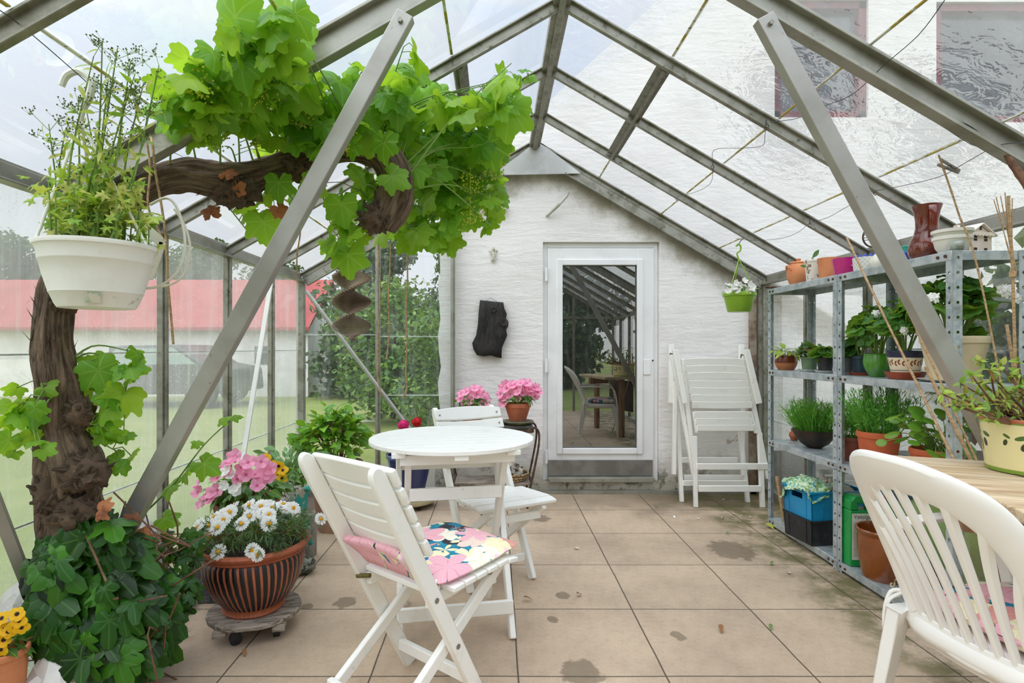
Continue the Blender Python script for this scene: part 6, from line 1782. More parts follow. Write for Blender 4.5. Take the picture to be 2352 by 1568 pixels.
# brown jug
Y, w = slot(2092, 2166, 1.935); h = ztop(472, Y) - Z1; r = w / 2
BRG = M('brown_glaze', '#6b2a1c', .12, 0, '#4f1d14', 7, .4, .7, .08, 30, coat=.5)
jg = T('glazed_jug', 'tall shiny red brown jug with a handle on the top shelf', 'jug', (1.935, Y, Z1))
g = G(); lathe(g, [(0, 0), (r * .8, 0), (r * .95, h * .08), (r, h * .17), (r * .93, h * .30), (r * .72, h * .45), (r * .60, h * .58), (r * .60, h * .72), (r * .68, h * .88), (r * .80, h * .985), (r * .80, h), (r * .75, h), (r * .56, h * .8), (r * .5, h * .6)], 48)
ob('jug_body', g, BRG, jg)
g = G(); a = R(-112); d_ = V((math.cos(a), math.sin(a), 0)); pp = cr([d_ * r * .70 + V((0, 0, h * .90)), d_ * r * 1.0 + V((0, 0, h * .93)), d_ * r * 1.12 + V((0, 0, h * .80)), d_ * r * 1.05 + V((0, 0, h * .58)), d_ * r * .84 + V((0, 0, h * .42))], 6); s_ = V((-d_.y, d_.x, 0)); vs = []
for i, p in enumerate(pp):
    n_ = s_.cross((pp[min(i + 1, len(pp) - 1)] - pp[max(i - 1, 0)]).normalized())
    for x, y in ((-.014, -.003), (-.008, .004), (.008, .004), (.014, -.003), (.006, -.005), (-.006, -.005)): vs.append(p + s_ * x + n_ * y)
fs = [tuple(range(6)), tuple((len(pp) - 1) * 6 + j for j in range(6))[::-1]] + [(i * 6 + j, i * 6 + (j + 1) % 6, i * 6 + 6 + (j + 1) % 6, i * 6 + 6 + j) for i in range(len(pp) - 1) for j in range(6)]
g.add(vs, fs); ob('handle', g, BRG, jg)
# two nested white bowls
WPL = M('white_bowl_plastic', '#eceae2', .4, 0, '#dddacd', 8)
Y, w = slot(2147, 2227, 1.905); h = ztop(529, Y) - Z1; r = w / 2
for lab, z0, z1 in (('lower white bowl pot beside the brown jug, another stacked inside it', 0, .72), ('upper white bowl pot stacked inside the lower one beside the jug', .34, 1.0)):
    t_ = T('bowl_pot', lab, 'pot', (1.905, Y, Z1 + z0 * h)); H = (z1 - z0) * h; k = .96 if z0 == 0 else .94
    g = G(); lathe(g, [(0, 0), (r * .58, 0), (r * .80, H * .35), (r * .92 * k, H * .75), (r * 1.0 * k + (.004 if z0 else 0), H * .80), (r * 1.0 * k + (.004 if z0 else 0), H), (r * .95 * k, H), (r * .9 * k, H * .7), (r * .74, H * .34), (r * .5, .006), (0, .006)], 44); ob('bowl_body', g, WPL, t_)
g = G(); q = V((1.868, 2.312, Z1 + .0215)); d_ = V((.9, -.4, 0)).normalized(); tube(g, [q - d_ * .022, q + d_ * .022], [.0165, .021], 24, cap=False); tube(g, [q - d_ * .022, q - d_ * .021], [.0165, .0165], 24)
o = ob('small_cup', g, M('frosted_plastic', '#b8bdb4', .35, 0, '#8f958c', 20), None, solid=.002); tag(o, 'small frosted plastic cup lying on the near corner of the top shelf', 'cup')
# bird house
Y, w = slot(2218, 2282, 2.07); h = ztop(528, Y) - Z1
BH = M('pale_painted_wood', '#eadbcb', .65, 0, '#dccab8', 10); DK = M('dark_opening', '#3b3128', .9)
bh = T('bird_house', 'little cream wooden bird house with a pitched roof on the top shelf', 'bird house', (2.045, Y + .035, Z1), R(14))
w *= 1.2; h *= 1.12; hx, hy = w * .44, .055; eh = h * .72; rh = h * 1.06
g = G(); plate(g, [(-hx, -hy, 0), (hx, -hy, 0), (hx, -hy, eh), (0, -hy, rh - .006), (-hx, -hy, eh)], (0, 2 * hy, 0)); ob('house_body', g, BH, bh, smooth=0, bevel=.001)
for s in (-1, 1):
    g = G(); plate(g, [(0, -hy - .014, rh), (0, hy + .012, rh), (s * hx * 1.25, hy + .012, eh - .008), (s * hx * 1.25, -hy - .014, eh - .008)], (0, 0, .004)); ob('roof', g, M('pale_roof', '#f1e6d8', .6) if s < 0 else D.materials['pale_roof'], bh, smooth=0)
g = G(); N = 7
plate(g, [(-hx * 1.02, -hy - .012, eh + .008)] + [(-hx * 1.02 + 2.04 * hx * i / 42, -hy - .012, eh - .004 - .006 * abs(math.sin(math.pi * i / 6))) for i in range(43)] + [(hx * 1.02, -hy - .012, eh + .008)], (0, .004, 0)); ob('scalloped_trim', g, BH, bh, smooth=0)
g = G(); box(g, (-hx * .5, .02, rh - .006), (.016, .018, .03)); ob('chimney', g, BH, bh)
for x, z in ((-.45, .58), (.45, .58), (-.45, .16), (.45, .16), (0, .93)):
    g = G(); s = .0085 if z < .9 else .006
    for a in (-1, 1):
        for b_ in (-1, 1): box(g, (x * hx + a * s * .55, -hy - .0005, z * h + b_ * s * .75), (s * .85, .002, s * 1.2))
    ob('window', g, DK, bh, smooth=0)
for z in (.16, .58):
    g = G()
    for a in (-1, 1):
        for b_ in (-1, 1): box(g, (-hx - .0005, a * .0047, z * h + b_ * .0064), (.002, .007, .010))
    ob('window', g, DK, bh, smooth=0)
g = G(); tube(g, [(1.80, 3.80, Z1 + .009), (2.06, 3.815, Z1 + .009)], .008, 8); tag(ob('iron_rod', g, IRON), 'short rusty iron rod lying across the wall end of the top shelf', 'rod')
ro = T('ring_ornament', 'dark metal ring with small rods seen left of the right diagonal brace', 'ornament', P(2004, 545, 3.15)); g = G(); N = 28; r_ = 22 * 3.15 / FP
tube(g, [(math.cos(2 * math.pi * k / N) * r_, 0, math.sin(2 * math.pi * k / N) * r_) for k in range(N + 1)], .005, 8, cap=False); ob('ring', g, IRON, ro)
for z, l in ((.012, .6), (-.004, .75), (-.018, .5)):
    g = G(); tube(g, [(-r_ * .95, 0, z), (r_ * l, 0, z + .012)], .002, 5); ob('rod', g, IRON, ro)
g = G(); tube(g, [(0, 0, r_), (.01, 0, slope(1, ro.location.x) - ro.location.z - .03)], .001, 4); ob('wire', g, WIRE, ro)

# ---- second shelf
BROWNP = M('brown_two_tone', '#6a2f17', .22, 0, '#85401f', 8, coat=.4)
m = D.materials.new('dipped_brown'); m.use_nodes = True; t = NT(m.node_tree); oz = t.n('ShaderNodeSeparateXYZ', Vector=t.coord()).outputs[2]
k = t.ss(oz, .042, .05); b = t.n('ShaderNodeBsdfPrincipled', Base__Color=t.mix(k, srgb('#b0714a'), srgb('#652d16')), Roughness=t.math('SUBTRACT', .7, t.math('MULTIPLY', k, .5))); t.out(b.outputs[0])
t_, r, h = shelfpot('small_plant', 'small brown glazed pot with pale green leaves at the wall end of the middle shelf', 1782, 1829, 815, 1.91, Z2, m, .72, .003, .012, .012)
simple_leaves(t_, r, .05, h * .85, 26, OVATE, .045, .07, LM('primula_leaf', ['#7da83a', '#a3c150', '#c2d16a'], 'pinn', .3), (r * 1.3, r * 1.1, .035), 5)
GRP = M('sage_green_plastic', '#6f8a6a', .5, 0, '#5f7a5c', 6); BKP = M('black_plastic_pot', '#2a2a2c', .5, 0, '#3a3a3c', 8); GYP = M('grey_plastic_pot', '#6c6f72', .5); NVP = M('slate_blue_pot', '#2e4450', .5)
WSA = M('white_saucer', '#e3e3e0', .35, 0, '#cfcfcb', 8)
L_BEG = LM('begonia_leaf', ['#2f5a2a', '#47783a', '#8a5a44', '#5f8f48'], 'palm', .25, .4, '#8fae6a')
for lab, x0, x1, top, X, mat, sl, sm_, sq, lm in (('sage green plastic pot with a begonia on the middle shelf', 1840, 1878, 818, 1.93, GRP, 'round white saucer under the sage green begonia pot', WSA, False, L_BEG), ('black plastic pot with small dark leaves next to the front upright', 1877, 1914, 819, 1.925, BKP, 'white saucer under the black plastic pot', WSA, False, L_GER), ('grey plastic pot just right of the middle upright', 1930, 1960, 820, 1.925, GYP, 'square white saucer under the grey plastic pot', WSA, True, L_GER), ('slate blue plastic pot with tall geranium leaves left of the green pot', 1957, 1993, 817, 1.955, NVP, 'terracotta saucer under the slate blue pot', TERRAO, False, L_GER)):
    t_, r, h = shelfpot('small_plant', lab, x0, x1, top, X, Z2, mat, .82, .004, .018, raise_=.005)
    tall = 'tall' in lab
    simple_leaves(t_, r, .16 if tall else .075, h * .85, 34 if tall else 24, GERAN, .05, .085, lm, (r * 1.9, r * 1.7, .12 if tall else .055), 7, .6, STEMG, .003)
    saucer(sl, V(t_.location) - V((0, 0, .005)), r * 1.35 if not sq else r * 1.25, sm_, .014, sq)
GGL = M('apple_green_glaze', '#4f8f2a', .14, 0, '#437f22', 6, bump=.03, bsc=30, coat=.5)
t_, r, h = shelfpot('geranium', 'round apple green glazed pot of white geranium on the middle shelf', 1987, 2046, 812, 1.93, Z2, GGL, .55, .002, .008, .014)
simple_leaves(t_, r, .26, h * .9, 74, GERAN, .055, .09, L_GER, (.14, .13, .15), 10, .55, STEMG, .004)
for px, py in ((2040, 720), (2010, 722), (2065, 735)): q = on_px(t_, px, py, t_.location.y - .08); put_flower(t_, 'phlox', q, V((0, -.9, .4)), .07)
m = D.materials.new('painted_cream_pot'); m.use_nodes = True; t = NT(m.node_tree)
uv = t.n('ShaderNodeSeparateXYZ', Vector=t.coord('UV')); oz = t.n('ShaderNodeSeparateXYZ', Vector=t.coord()).outputs[2]
def dist_ell(u0, v0, su, sv, ang, uu, vv):
    a = t.math('SUBTRACT', uu, u0); b_ = t.math('SUBTRACT', vv, v0)
    x = t.math('ADD', t.math('MULTIPLY', a, math.cos(ang)), t.math('MULTIPLY', b_, math.sin(ang))); y = t.math('SUBTRACT', t.math('MULTIPLY', b_, math.cos(ang)), t.math('MULTIPLY', a, math.sin(ang)))
    x = t.math('DIVIDE', x, su); y = t.math('DIVIDE', y, sv)
    return t.math('SQRT', t.math('ADD', t.math('MULTIPLY', x, x), t.math('MULTIPLY', y, y)))
uu = t.math('FRACT', t.math('MULTIPLY', uv.outputs[0], 13.)); uu = t.math('MULTIPLY', uu, .036)
c = srgb('#e9dcc0')
for u0, v0, an in ((.009, .072, .8), (.009, .060, -.8), (.025, .078, .8), (.025, .066, -.8)):
    c = t.mix(t.math('SUBTRACT', 1., t.ss(dist_ell(u0, v0, .009, .0045, an, uu, oz), .85, 1.)), c, srgb('#8a4520'))
for z in (.018, .034): c = t.mix(t.math('SUBTRACT', 1., t.ss(t.math('ABSOLUTE', t.math('SUBTRACT', oz, z)), .001, .0018)), c, srgb('#3a4468'))
c = t.mix(t.ss(oz, .092, .094), c, srgb('#2a2c4a'))
b = t.n('ShaderNodeBsdfPrincipled', Base__Color=c, Roughness=.35); t.out(b.outputs[0])
t_, r, h = shelfpot('geranium', 'cream pot painted with brown leaves and blue lines on the middle shelf', 2042, 2116, 805, 1.92, Z2, m, .72, .002, .01, 0, raise_=.008)
simple_leaves(t_, r, .22, h * .9, 66, GERAN, .055, .09, L_GER, (.14, .12, .13), 9, .55, STEMG, .004)
for px, py in ((2095, 708), (2075, 760), (2110, 765)): q = on_px(t_, px, py, t_.location.y - .1); put_flower(t_, 'phlox', q, V((0, -.9, .4)), .06)
saucer('deep terracotta saucer under the painted cream pot', V(t_.location) - V((0, 0, .008)), r * 1.14, M('wet_terracotta', '#9c4527', .3, 0, '#8a3a20', 8), .034)
CRM = M('cream_clay', '#d9c7a2', .7, 0, '#cdb88f', 5, bump=.05)
t_, r, h = shelfpot('geranium', 'large cream pot with a big white geranium at the near end of the middle shelf', 2126, 2256, 772, 1.972, Z2, CRM, .72, .005, .03, 0, raise_=.006, soil=.9)
gl = G(); gs = G(); canopy(gl, gs, (0, 0, h * .9), (-.01, 0, h + .13), (.165, .14, .17), 84, GERAN, .07, .11, 12, .5, .2, .005, shell=.6)
for px, py in ((2305, 675), (2325, 690), (2300, 668), (2318, 672), (2140, 690)):
    q = on_px(t_, px, py, 2.28); tube(gs, cr([V((.02, -.02, h)), q * .6 + V((0, 0, .12)), q - V((0, 0, .01))], 4), .003, 5); put_flower(t_, 'phlox', q, V((0, -.8, .6)), .075)
ob('stems', gs, STEMG, t_); ob('foliage', gl, L_GER, t_, smooth=80)
saucer('wide white saucer under the large cream pot', V(t_.location) - V((0, 0, .006)), .132, WSA, .012)

# ---- third shelf
m = M('black_bronze_bowl', '#2b241e', .5, .3, '#4a3a2a', 9, bump=.2)
Y, w = slot(1824, 1918, 1.965); h = ztop(986, Y) - Z3; r = w / 2
t_ = T('grass_bowl', 'wide black bowl of fine green grass on the third shelf', 'potted plant', (1.965, Y, Z3)); g = G(); lathe(g, [(0, 0), (r * .3, 0), (r * .62, h * .25), (r * .88, h * .65), (r, h), (r * .95, h), (r * .8, h * .7)], 40); ob('bowl', g, m, t_)
g = G(); lathe(g, [(0, h * .93), (r * .9, h * .84)], 24); ob('soil', g, SOIL, t_)
BLADE2 = [ovate(3, .008, .2, .3)]
def tuft(t_, r, z, H, n, lm, fine=1, lean=.5, nm='grass_blades'):
    gl = G()
    for _ in range(n):
        a = rnd.uniform(0, 6.283); q = math.sqrt(rnd.random()) * r; p = V((math.cos(a) * q, math.sin(a) * q, z)); d = V((math.cos(a) * lean * q / r, math.sin(a) * lean * q / r, 1)) + rv(.18); d.normalize(); l = H * rnd.uniform(.6, 1.05)
        leaf(gl, BLADE[0] if fine < 9 else BLADE2[0], p, d, rv() + V((0, -1, 0)), l)
        if fine:
            for _ in range(fine): leaf(gl, FERN[0], p + d * l * rnd.uniform(.3, 1), d + rv(.6), rv(), rnd.uniform(.018, .035))
    ob(nm, gl, lm, t_, smooth=80)
tuft(t_, r * .85, h * .85, .20, 420, L_GRASS, 5, .28)
g = G(); lathe(g, [(0, 0), (.02, 0), (.024, .012), (.034, .03), (.03, .048), (.018, .06), (.022, .075), (.018, .075), (.014, .06)], 24); Yk, _ = slot(1813, 1834, 1.985); o = ob('clay_bottle', g, TERRA, None); o.location = (1.985, min(Yk, 3.79), Z3); tag(o, 'tiny clay bottle behind the black grass bowl on the third shelf', 'bottle')
t_, r, h = shelfpot('fern_pot', 'red brown planter of feathery fern right of the middle upright', 1930, 1990, 1002, 1.955, Z3, M('red_brown_clay', '#7d4230', .6, 0, '#6b3527', 6), .8, .004, .02); tuft(t_, r * .9, h * .85, .20, 110, L_DILL, 14, .4, 'fern_fronds')
t_, r, h = shelfpot('dill_pot', 'orange terracotta planter full of feathery dill on the third shelf', 1974, 2062, 990, 1.93, Z3, TERRAO, .78, .005, .03); tuft(t_, r * .9, h * .85, .25, 190, L_DILL, 14, .35, 'dill_fronds')
t_, r, h = shelfpot('round_leaf_plant', 'terracotta pot of round leaved trailing plant at the near end of the third shelf', 2098, 2200, 1030, 1.965, Z3, TERRAO, .75, .005, .025)
gl = G(); gs = G()
for _ in range(52):
    a = rnd.uniform(0, 6.283); rr = rnd.uniform(.05, .21); e = V((math.cos(a) * rr * .9 - .03, math.sin(a) * rr * .75, h + rnd.uniform(-.05, .19) * (1 - rr))); b0 = V((rnd.gauss(0, .02), rnd.gauss(0, .02), h * .9))
    tube(gs, cr([b0, b0.lerp(e, .55) + V((0, 0, .035)), e], 4), .0018, 4, cap=False); leaf(gl, PILEA[0], e, (math.cos(a), math.sin(a), -.4), V((math.cos(a) * .6, math.sin(a) * .6 - .5, .7)) + rv(.2), rnd.uniform(.042, .07))
ob('stems', gs, STEMG, t_); ob('foliage', gl, L_PILEA, t_, smooth=80)

# ---- bottom shelf
BAMB = M('bamboo', '#b99a72', .6, 0, '#9a7a54', 6, st=(3, 3, 20), col3='#6e573c', sc3=12, lo3=.62, hi3=.75)
bt = T('bamboo_trellis', 'small bamboo trellis leaning at the wall end of the bottom shelf', 'trellis', (1.90, 3.73, Z4))
for s, k in ((0, 0), (1, .085)):
    g = G(); tube(g, [(-.012 + k, 0, 0), (-.045 + k, .03, .29)], .012 - .003 * s, 8); ob('upright_cane', g, BAMB, bt)
for z in (.06, .12, .18, .24): g = G(); tube(g, [(-.02 - z * .1, .0 + z * .1, z), (.075 - z * .1, z * .1, z - .01)], .004, 6); ob('cross_cane', g, BAMB, bt)
def crate(name, label, loc, rz, L, Wd, H, mat, slots, cat='crate', rib=True):
    t_ = T(name, label, cat, loc, rz); th = .006; lx, ly = L / 2, Wd / 2; tp = 1.05
    g = G(); box(g, (0, 0, .004), (L, Wd, .008)); ob('base', g, mat, t_)
    for s in (-1, 1):
        for ax in (0, 1):
            a, b_ = (lx, ly) if ax == 0 else (ly, lx)
            def q(u, v, o=0):   # u along the side, v up
                k = 1 + (tp - 1) * v; x, y = (s * (a * k + o), u * b_ * k) if ax == 0 else (u * b_ * k, s * (a * k + o))
                return V((x, y, v * H))
            g = G()
            if slots and ax == 0:
                u0, v0, v1 = .38, .66, .86
                cells = [(-1, -u0, 0, 1), (u0, 1, 0, 1), (-u0, u0, 0, v0), (-u0, u0, v1, 1)]
            else: cells = [(-1, 1, 0, 1)]
            for c0, c1, v0_, v1_ in cells: plate(g, [q(c0, v0_), q(c1, v0_), q(c1, v1_), q(c0, v1_)], (q(0, .5, -th) - q(0, .5)))
            if rib:
                for u in (-.62, .62): plate(g, [q(u - .03, .08, .003), q(u + .03, .08, .003), q(u + .03, .95, .003), q(u - .03, .95, .003)], (q(0, .5, -.004) - q(0, .5)))
            plate(g, [q(-1.02, .94, .006), q(1.02, .94, .006), q(1.02, 1., .006), q(-1.02, 1., .006)], (q(0, .5, -.008) - q(0, .5)))
            ob('side', g, mat, t_, smooth=0)
    return t_
CX, CY, CR_ = 1.965, 3.41, R(8)
crate('black_crate', 'black plastic crate under the blue one on the bottom shelf', (CX, CY, Z4), CR_, .34, .24, .145, M('black_crate_plastic', '#222325', .55, 0, '#2f3133', 20, bump=.3, bsc=40), False)
BC = crate('blue_crate', 'bright blue plastic crate on top of the black crate, full of cloths', (CX, CY, Z4 + .1455), CR_, .345, .245, .165, M('bright_blue_plastic', '#1790c4', .35, 0, '#0f83b8', 5), True)
m = D.materials.new('green_print_cloth'); m.use_nodes = True; t = NT(m.node_tree); n_ = t.noise(t.coord(), 34, 3, .6, 1.5); n2 = t.noise(t.coord(), 60, 2)
c = t.mix(t.ss(n_, .42, .5), srgb('#7fb548'), srgb('#cfe0bd')); c = t.mix(t.ss(n2, .55, .6), c, srgb('#3f9aa0')); b = t.n('ShaderNodeBsdfPrincipled', Base__Color=c, Roughness=.9); t.out(b.outputs[0])
def cloth(name, label, loc, mat, pts, seed, amp):
    "rumpled cloth over a grid of heights"
    t_ = T(name, label, 'cloth', loc); g = G(); n = 22; vs = []
    for i in range(n + 1):
        for j in range(n + 1):
            u, v = i / n * 3, j / n * 3; a, b_ = min(int(u), 2), min(int(v), 2); fu, fv = u - a, v - b_
            fu = fu * fu * (3 - 2 * fu); fv = fv * fv * (3 - 2 * fv)
            q = (V(pts[a][b_]) * (1 - fu) + V(pts[a + 1][b_]) * fu) * (1 - fv) + (V(pts[a][b_ + 1]) * (1 - fu) + V(pts[a + 1][b_ + 1]) * fu) * fv
            q += V((NZ.noise(V((u * 3, v * 3, seed))), NZ.noise(V((u * 3, v * 3, seed + 5))), abs(NZ.noise(V((u * 2.6, v * 2.6, seed + 9)))) * 1.3)) * amp
            vs.append(q)
    g.add(vs, [(i * (n + 1) + j, i * (n + 1) + j + 1, (i + 1) * (n + 1) + j + 1, (i + 1) * (n + 1) + j) for i in range(n) for j in range(n)])
    ob('fabric', g, mat, t_, smooth=80, solid=.003); return t_
zt_ = .172; ct = (CX, CY, Z4 + .1455)
cloth('green_cloth', 'green and white patterned cloth hanging over the corner of the blue crate', ct, m, [[(-.205, .10, .06), (-.215, .05, .13), (-.215, -.02, .15), (-.205, -.07, .165)], [(-.18, .12, .175), (-.15, .04, .195), (-.16, -.06, .19), (-.19, -.145, .165)], [(-.09, .10, .20), (-.08, .02, .21), (-.08, -.07, .195), (-.15, -.155, .10)], [(.02, .08, .18), (.02, .0, .19), (.0, -.09, .18), (-.06, -.148, .135)]], 2, .022)
cloth('beige_cloth', 'crumpled beige and grey cloth inside the blue crate', ct, M('beige_cloth', '#d3c8b8', .9, 0, '#9a95a0', 9, .5, .6), [[(-.06, -.10, .13), (-.07, -.03, .17), (-.07, .04, .18), (-.06, .10, .15)], [(.0, -.105, .15), (.0, -.03, .20), (.0, .04, .21), (.0, .10, .16)], [(.08, -.105, .15), (.08, -.03, .19), (.08, .04, .2), (.08, .10, .16)], [(.14, -.10, .13), (.14, -.03, .15), (.14, .04, .15), (.14, .10, .13)]], 7, .025)
# green canister with its label
GRN = M('green_canister', '#1e9a4a', .35, 0, '#188a40', 6)
gx0, gx1, gy, gh_ = 1.845, 2.08, 2.965, .365
cn = T('green_canister', 'green plastic liquid fertiliser canister with a white label on the bottom shelf', 'canister', ((gx0 + gx1) / 2, gy + .045, Z4))
hw = (gx1 - gx0) / 2
g = G(); plate(g, [(-hw, -.045, 0), (hw, -.045, 0), (hw, -.045, gh_ * .80), (-hw, -.045, gh_ * .80)], (0, .09, 0)); plate(g, [(-hw, -.045, gh_ * .80), (-hw * .62, -.045, gh_ * .80), (-hw * .62, -.045, gh_ * .9), (-hw, -.045, gh_ * .95)], (0, .09, 0)); plate(g, [(-hw, -.045, gh_ * .9), (hw * .3, -.045, gh_ * .9), (hw * .3, -.045, gh_), (-hw * .8, -.045, gh_)], (0, .09, 0)); plate(g, [(hw * .05, -.045, gh_ * .80), (hw, -.045, gh_ * .80), (hw * .8, -.045, gh_ * .92), (hw * .05, -.045, gh_ * .92)], (0, .09, 0))
ob('canister_body', g, GRN, cn, bevel=.006)
g = G(); tube(g, [(hw * .62, 0, gh_ * .90), (hw * .62, 0, gh_ * .99)], .024, 16); ob('red_cap', g, M('red_cap', '#c01f2c', .4), cn)['label'] = 'red screw cap'
LBW, LBH = hw * 1.6, gh_ * .66; lx0, lz0 = -hw * .93, gh_ * .10
g = G(); box(g, (lx0 + LBW / 2, -.0458, lz0 + LBH / 2), (LBW, .0012, LBH)); lbl = ob('paper_label', g, M('paper_label', '#dfe3d6', .7, 0, '#cfd2c2', 14), cn, smooth=0)
INK = M('label_ink', '#2f3a33', .8)
tc_ = D.curves.new('t', 'FONT'); tc_.body = 'V\u00e6kstg\u00f8dning'; tc_.size = .027; to = D.objects.new('t', tc_); COL.objects.link(to)
bpy.context.view_layer.update(); me = D.meshes.new_from_object(to.evaluated_get(bpy.context.evaluated_depsgraph_get())); D.objects.remove(to)
wid = max(v.co.x for v in me.vertices); k = LBW * .76 / wid
g = G(); g.add([(lx0 + .010 + v.co.x * k, -.0469, lz0 + LBH - .027 + v.co.y * k * 1.25) for v in me.vertices], [list(p.vertices) for p in me.polygons]); me.materials.clear()
ob('label_title', g, INK, lbl, smooth=0).matrix_parent_inverse = Matrix.Identity(4)
g = G(); rn = random.Random(4)
for j in range(24):
    z = lz0 + LBH - .048 - j * (LBH - .06) / 24; x = lx0 + .010
    while x < lx0 + LBW * (.9 if j % 6 else .5):
        l = rn.uniform(.004, .016); box(g, (x + l / 2, -.0467, z), (l, .0006, .0026)); x += l + .003
ob('label_small_print', g, M('label_print', '#8b918a', .8), lbl, smooth=0)['kind'] = 'stuff'
# brown glazed crock
CRK = M('amber_crock', '#8a4a1c', .18, 0, '#6f3612', 4, .4, .7, .05, 30, coat=.5, col3='#a8642c', sc3=5)
Y = 2.83; X = 1.93; r = .118; h = .245
ck = T('glazed_crock', 'big amber brown glazed crock on the bottom shelf', 'pot', (X, Y, Z4)); g = G(); lathe(g, [(0, 0), (r * .78, 0), (r * .84, .02), (r * .98, h * .5), (r, h * .8), (r * .98, h * .88), (r * 1.04, h * .93), (r * 1.06, h * .97), (r * 1.02, h), (r * .96, h * .99), (r * .92, h * .9), (r * .9, h * .4), (r * .6, .02), (0, .02)], 48); ob('crock_body', g, CRK, ck)
# rusty cream wire stand
RWI = M('rusty_cream_iron', '#d8c9a6', .6, .1, '#8a5a30', 40, .5, .62)
wsd = T('wire_pot_stand', 'rusty cream painted wire ring stand with scroll feet before the amber crock', 'plant stand', (1.885, 2.625, Z4))
for z, r_ in ((.155, .058), (.085, .034)):
    g = G(); tube(g, [(math.cos(2 * math.pi * k / 28) * r_, math.sin(2 * math.pi * k / 28) * r_, z) for k in range(29)], .004, 8, cap=False); ob('ring', g, RWI, wsd)
for a in (R(215), R(335), R(95)):
    d_ = V((math.cos(a), math.sin(a), 0)); g = G(); tube(g, cr([d_ * .058 + V((0, 0, .155)), d_ * .05 + V((0, 0, .12)), d_ * .034 + V((0, 0, .085)), d_ * .036 + V((0, 0, .055)), d_ * .055 + V((0, 0, .05)), d_ * .062 + V((0, 0, .02)), d_ * .075 + V((0, 0, .006)), d_ * .085 + V((0, 0, .016)), d_ * .076 + V((0, 0, .024))], 4), .0035, 6); ob('scroll_leg', g, RWI, wsd)
bp = T('black_pole_foot', 'black tubular pole stub with square foot on the bottom shelf', 'pole', (1.905, 2.50, Z4)); g = G(); box(g, (.03, 0, .03), (.09, .08, .06)); ob('foot', g, BLK, bp, bevel=.006); g = G(); tube(g, [(-.01, -.01, .01), (.02, .0, .2)], .017, 14); ob('tube', g, BLK, bp)
bk2 = T('cane_basket', 'round cane basket at the near end of the bottom shelf behind the plastic chair', 'basket', (1.975, 2.365, Z4)); g = G(); lathe(g, [(0, 0), (.055, 0), (.064, .01), (.068, .06), (.072, .11), (.067, .11), (.06, .02), (0, .012)], 28); ob('basket_body', g, CANE, bk2)

# ================================================================ ON AND AROUND THE BENCH
m = D.materials.new('olive_painted_pot'); m.use_nodes = True; t = NT(m.node_tree)
uv = t.n('ShaderNodeSeparateXYZ', Vector=t.coord('UV')); oz = t.n('ShaderNodeSeparateXYZ', Vector=t.coord()).outputs[2]
uu = t.math('MULTIPLY', t.math('FRACT', t.math('ADD', t.math('MULTIPLY', uv.outputs[0], 5.), .25)), .19)
c = t.mix(t.ss(t.noise(t.coord(), 5, 4), .4, .7), srgb('#e8dca4'), srgb('#dfd093'))
for u0, v0, su, sv, an, col in ((.062, .112, .022, .0075, .25, '#4f6b2c'), (.128, .112, .022, .0075, -.25, '#4f6b2c'), (.095, .074, .021, .007, 1.57, '#5f8030'), (.070, .086, .016, .011, .9, '#3f3a2a'), (.120, .086, .016, .011, -.9, '#3f3a2a'), (.095, .112, .02, .0014, 1.57, '#7a8a4a'), (.02, .115, .013, .005, -.5, '#4f6b2c'), (.015, .095, .011, .007, 1.2, '#3f4a2a')):
    c = t.mix(t.math('SUBTRACT', 1., t.ss(dist_ell(u0, v0, su, sv, an, uu, oz), .85, 1.)), c, srgb(col))
c = t.mix(t.math('SUBTRACT', 1., t.ss(oz, .010, .014)), c, srgb('#7d9a35')); c = t.mix(t.ss(oz, .150, .152), c, srgb('#8aa24a')); c = t.mix(t.ss(oz, .156, .158), c, srgb('#b5603f'))
b = t.n('ShaderNodeBsdfPrincipled', Base__Color=c, Roughness=.3); t.out(b.outputs[0])
az = potted('azalea', 'cream pot painted with olive sprigs holding a sparse azalea on the bench', 'potted plant', (1.705, 1.79, ZB + .001), .143, .128, .168, m, .004, .012, soil=.9, rz=R(-10))
gl = G(); gs = G(); gfl = G()
TIPS = [(2180, 900), (2205, 880), (2230, 860), (2250, 830), (2275, 850), (2300, 840), (2320, 860), (2340, 830), (2290, 880), (2260, 900), (2240, 920), (2190, 930), (2215, 905), (2330, 900), (2310, 920), (2270, 930), (2350, 870), (2345, 910), (2380, 860), (2400, 890), (2375, 920), (2215, 935), (2295, 905), (2255, 875), (2165, 905)]
for px, py in TIPS:
    e = on_px(az, px, py, rnd.uniform(1.66, 1.9)); e = Matrix.Rotation(R(10), 3, 'Z') @ e
    b0 = V((rnd.gauss(0, .02), rnd.gauss(0, .02), .145)); md = b0.lerp(e, .5) + V((rnd.gauss(0, .015), 0, -.02)); st = cr([b0, md, e], 5); tube(gs, st, [.006, .0035, .002], 6)
    for q in (st[-1], st[-1], st[-3], st[-5]):
        for _ in range(4): leaf(gl, LANCE[0] if rnd.random() < .6 else OVATE[0], q, rv() + V((0, 0, .35)), rv(.3) + V((0, -.5, .8)), rnd.uniform(.02, .038))
ob('branches', gs, STEMB, az); ob('foliage', gl, L_AZA, az, smooth=80)


def cane(label, pts, r, joints=6):
    g = G(); pp = cr(pts, 14); n = len(pp)
    tube(g, pp, r, 8, fn=lambda i, k, q, L, a: q * (1 + (.18 if (i * joints // n) != ((i + 1) * joints // n) else 0)))
    o = ob('bamboo_cane', g, BAMB, None, smooth=60); return tag(o, label, 'cane')


def ext(a, b_, z): return a + (b_ - a) * ((a.z - z) / (a.z - b_.z))


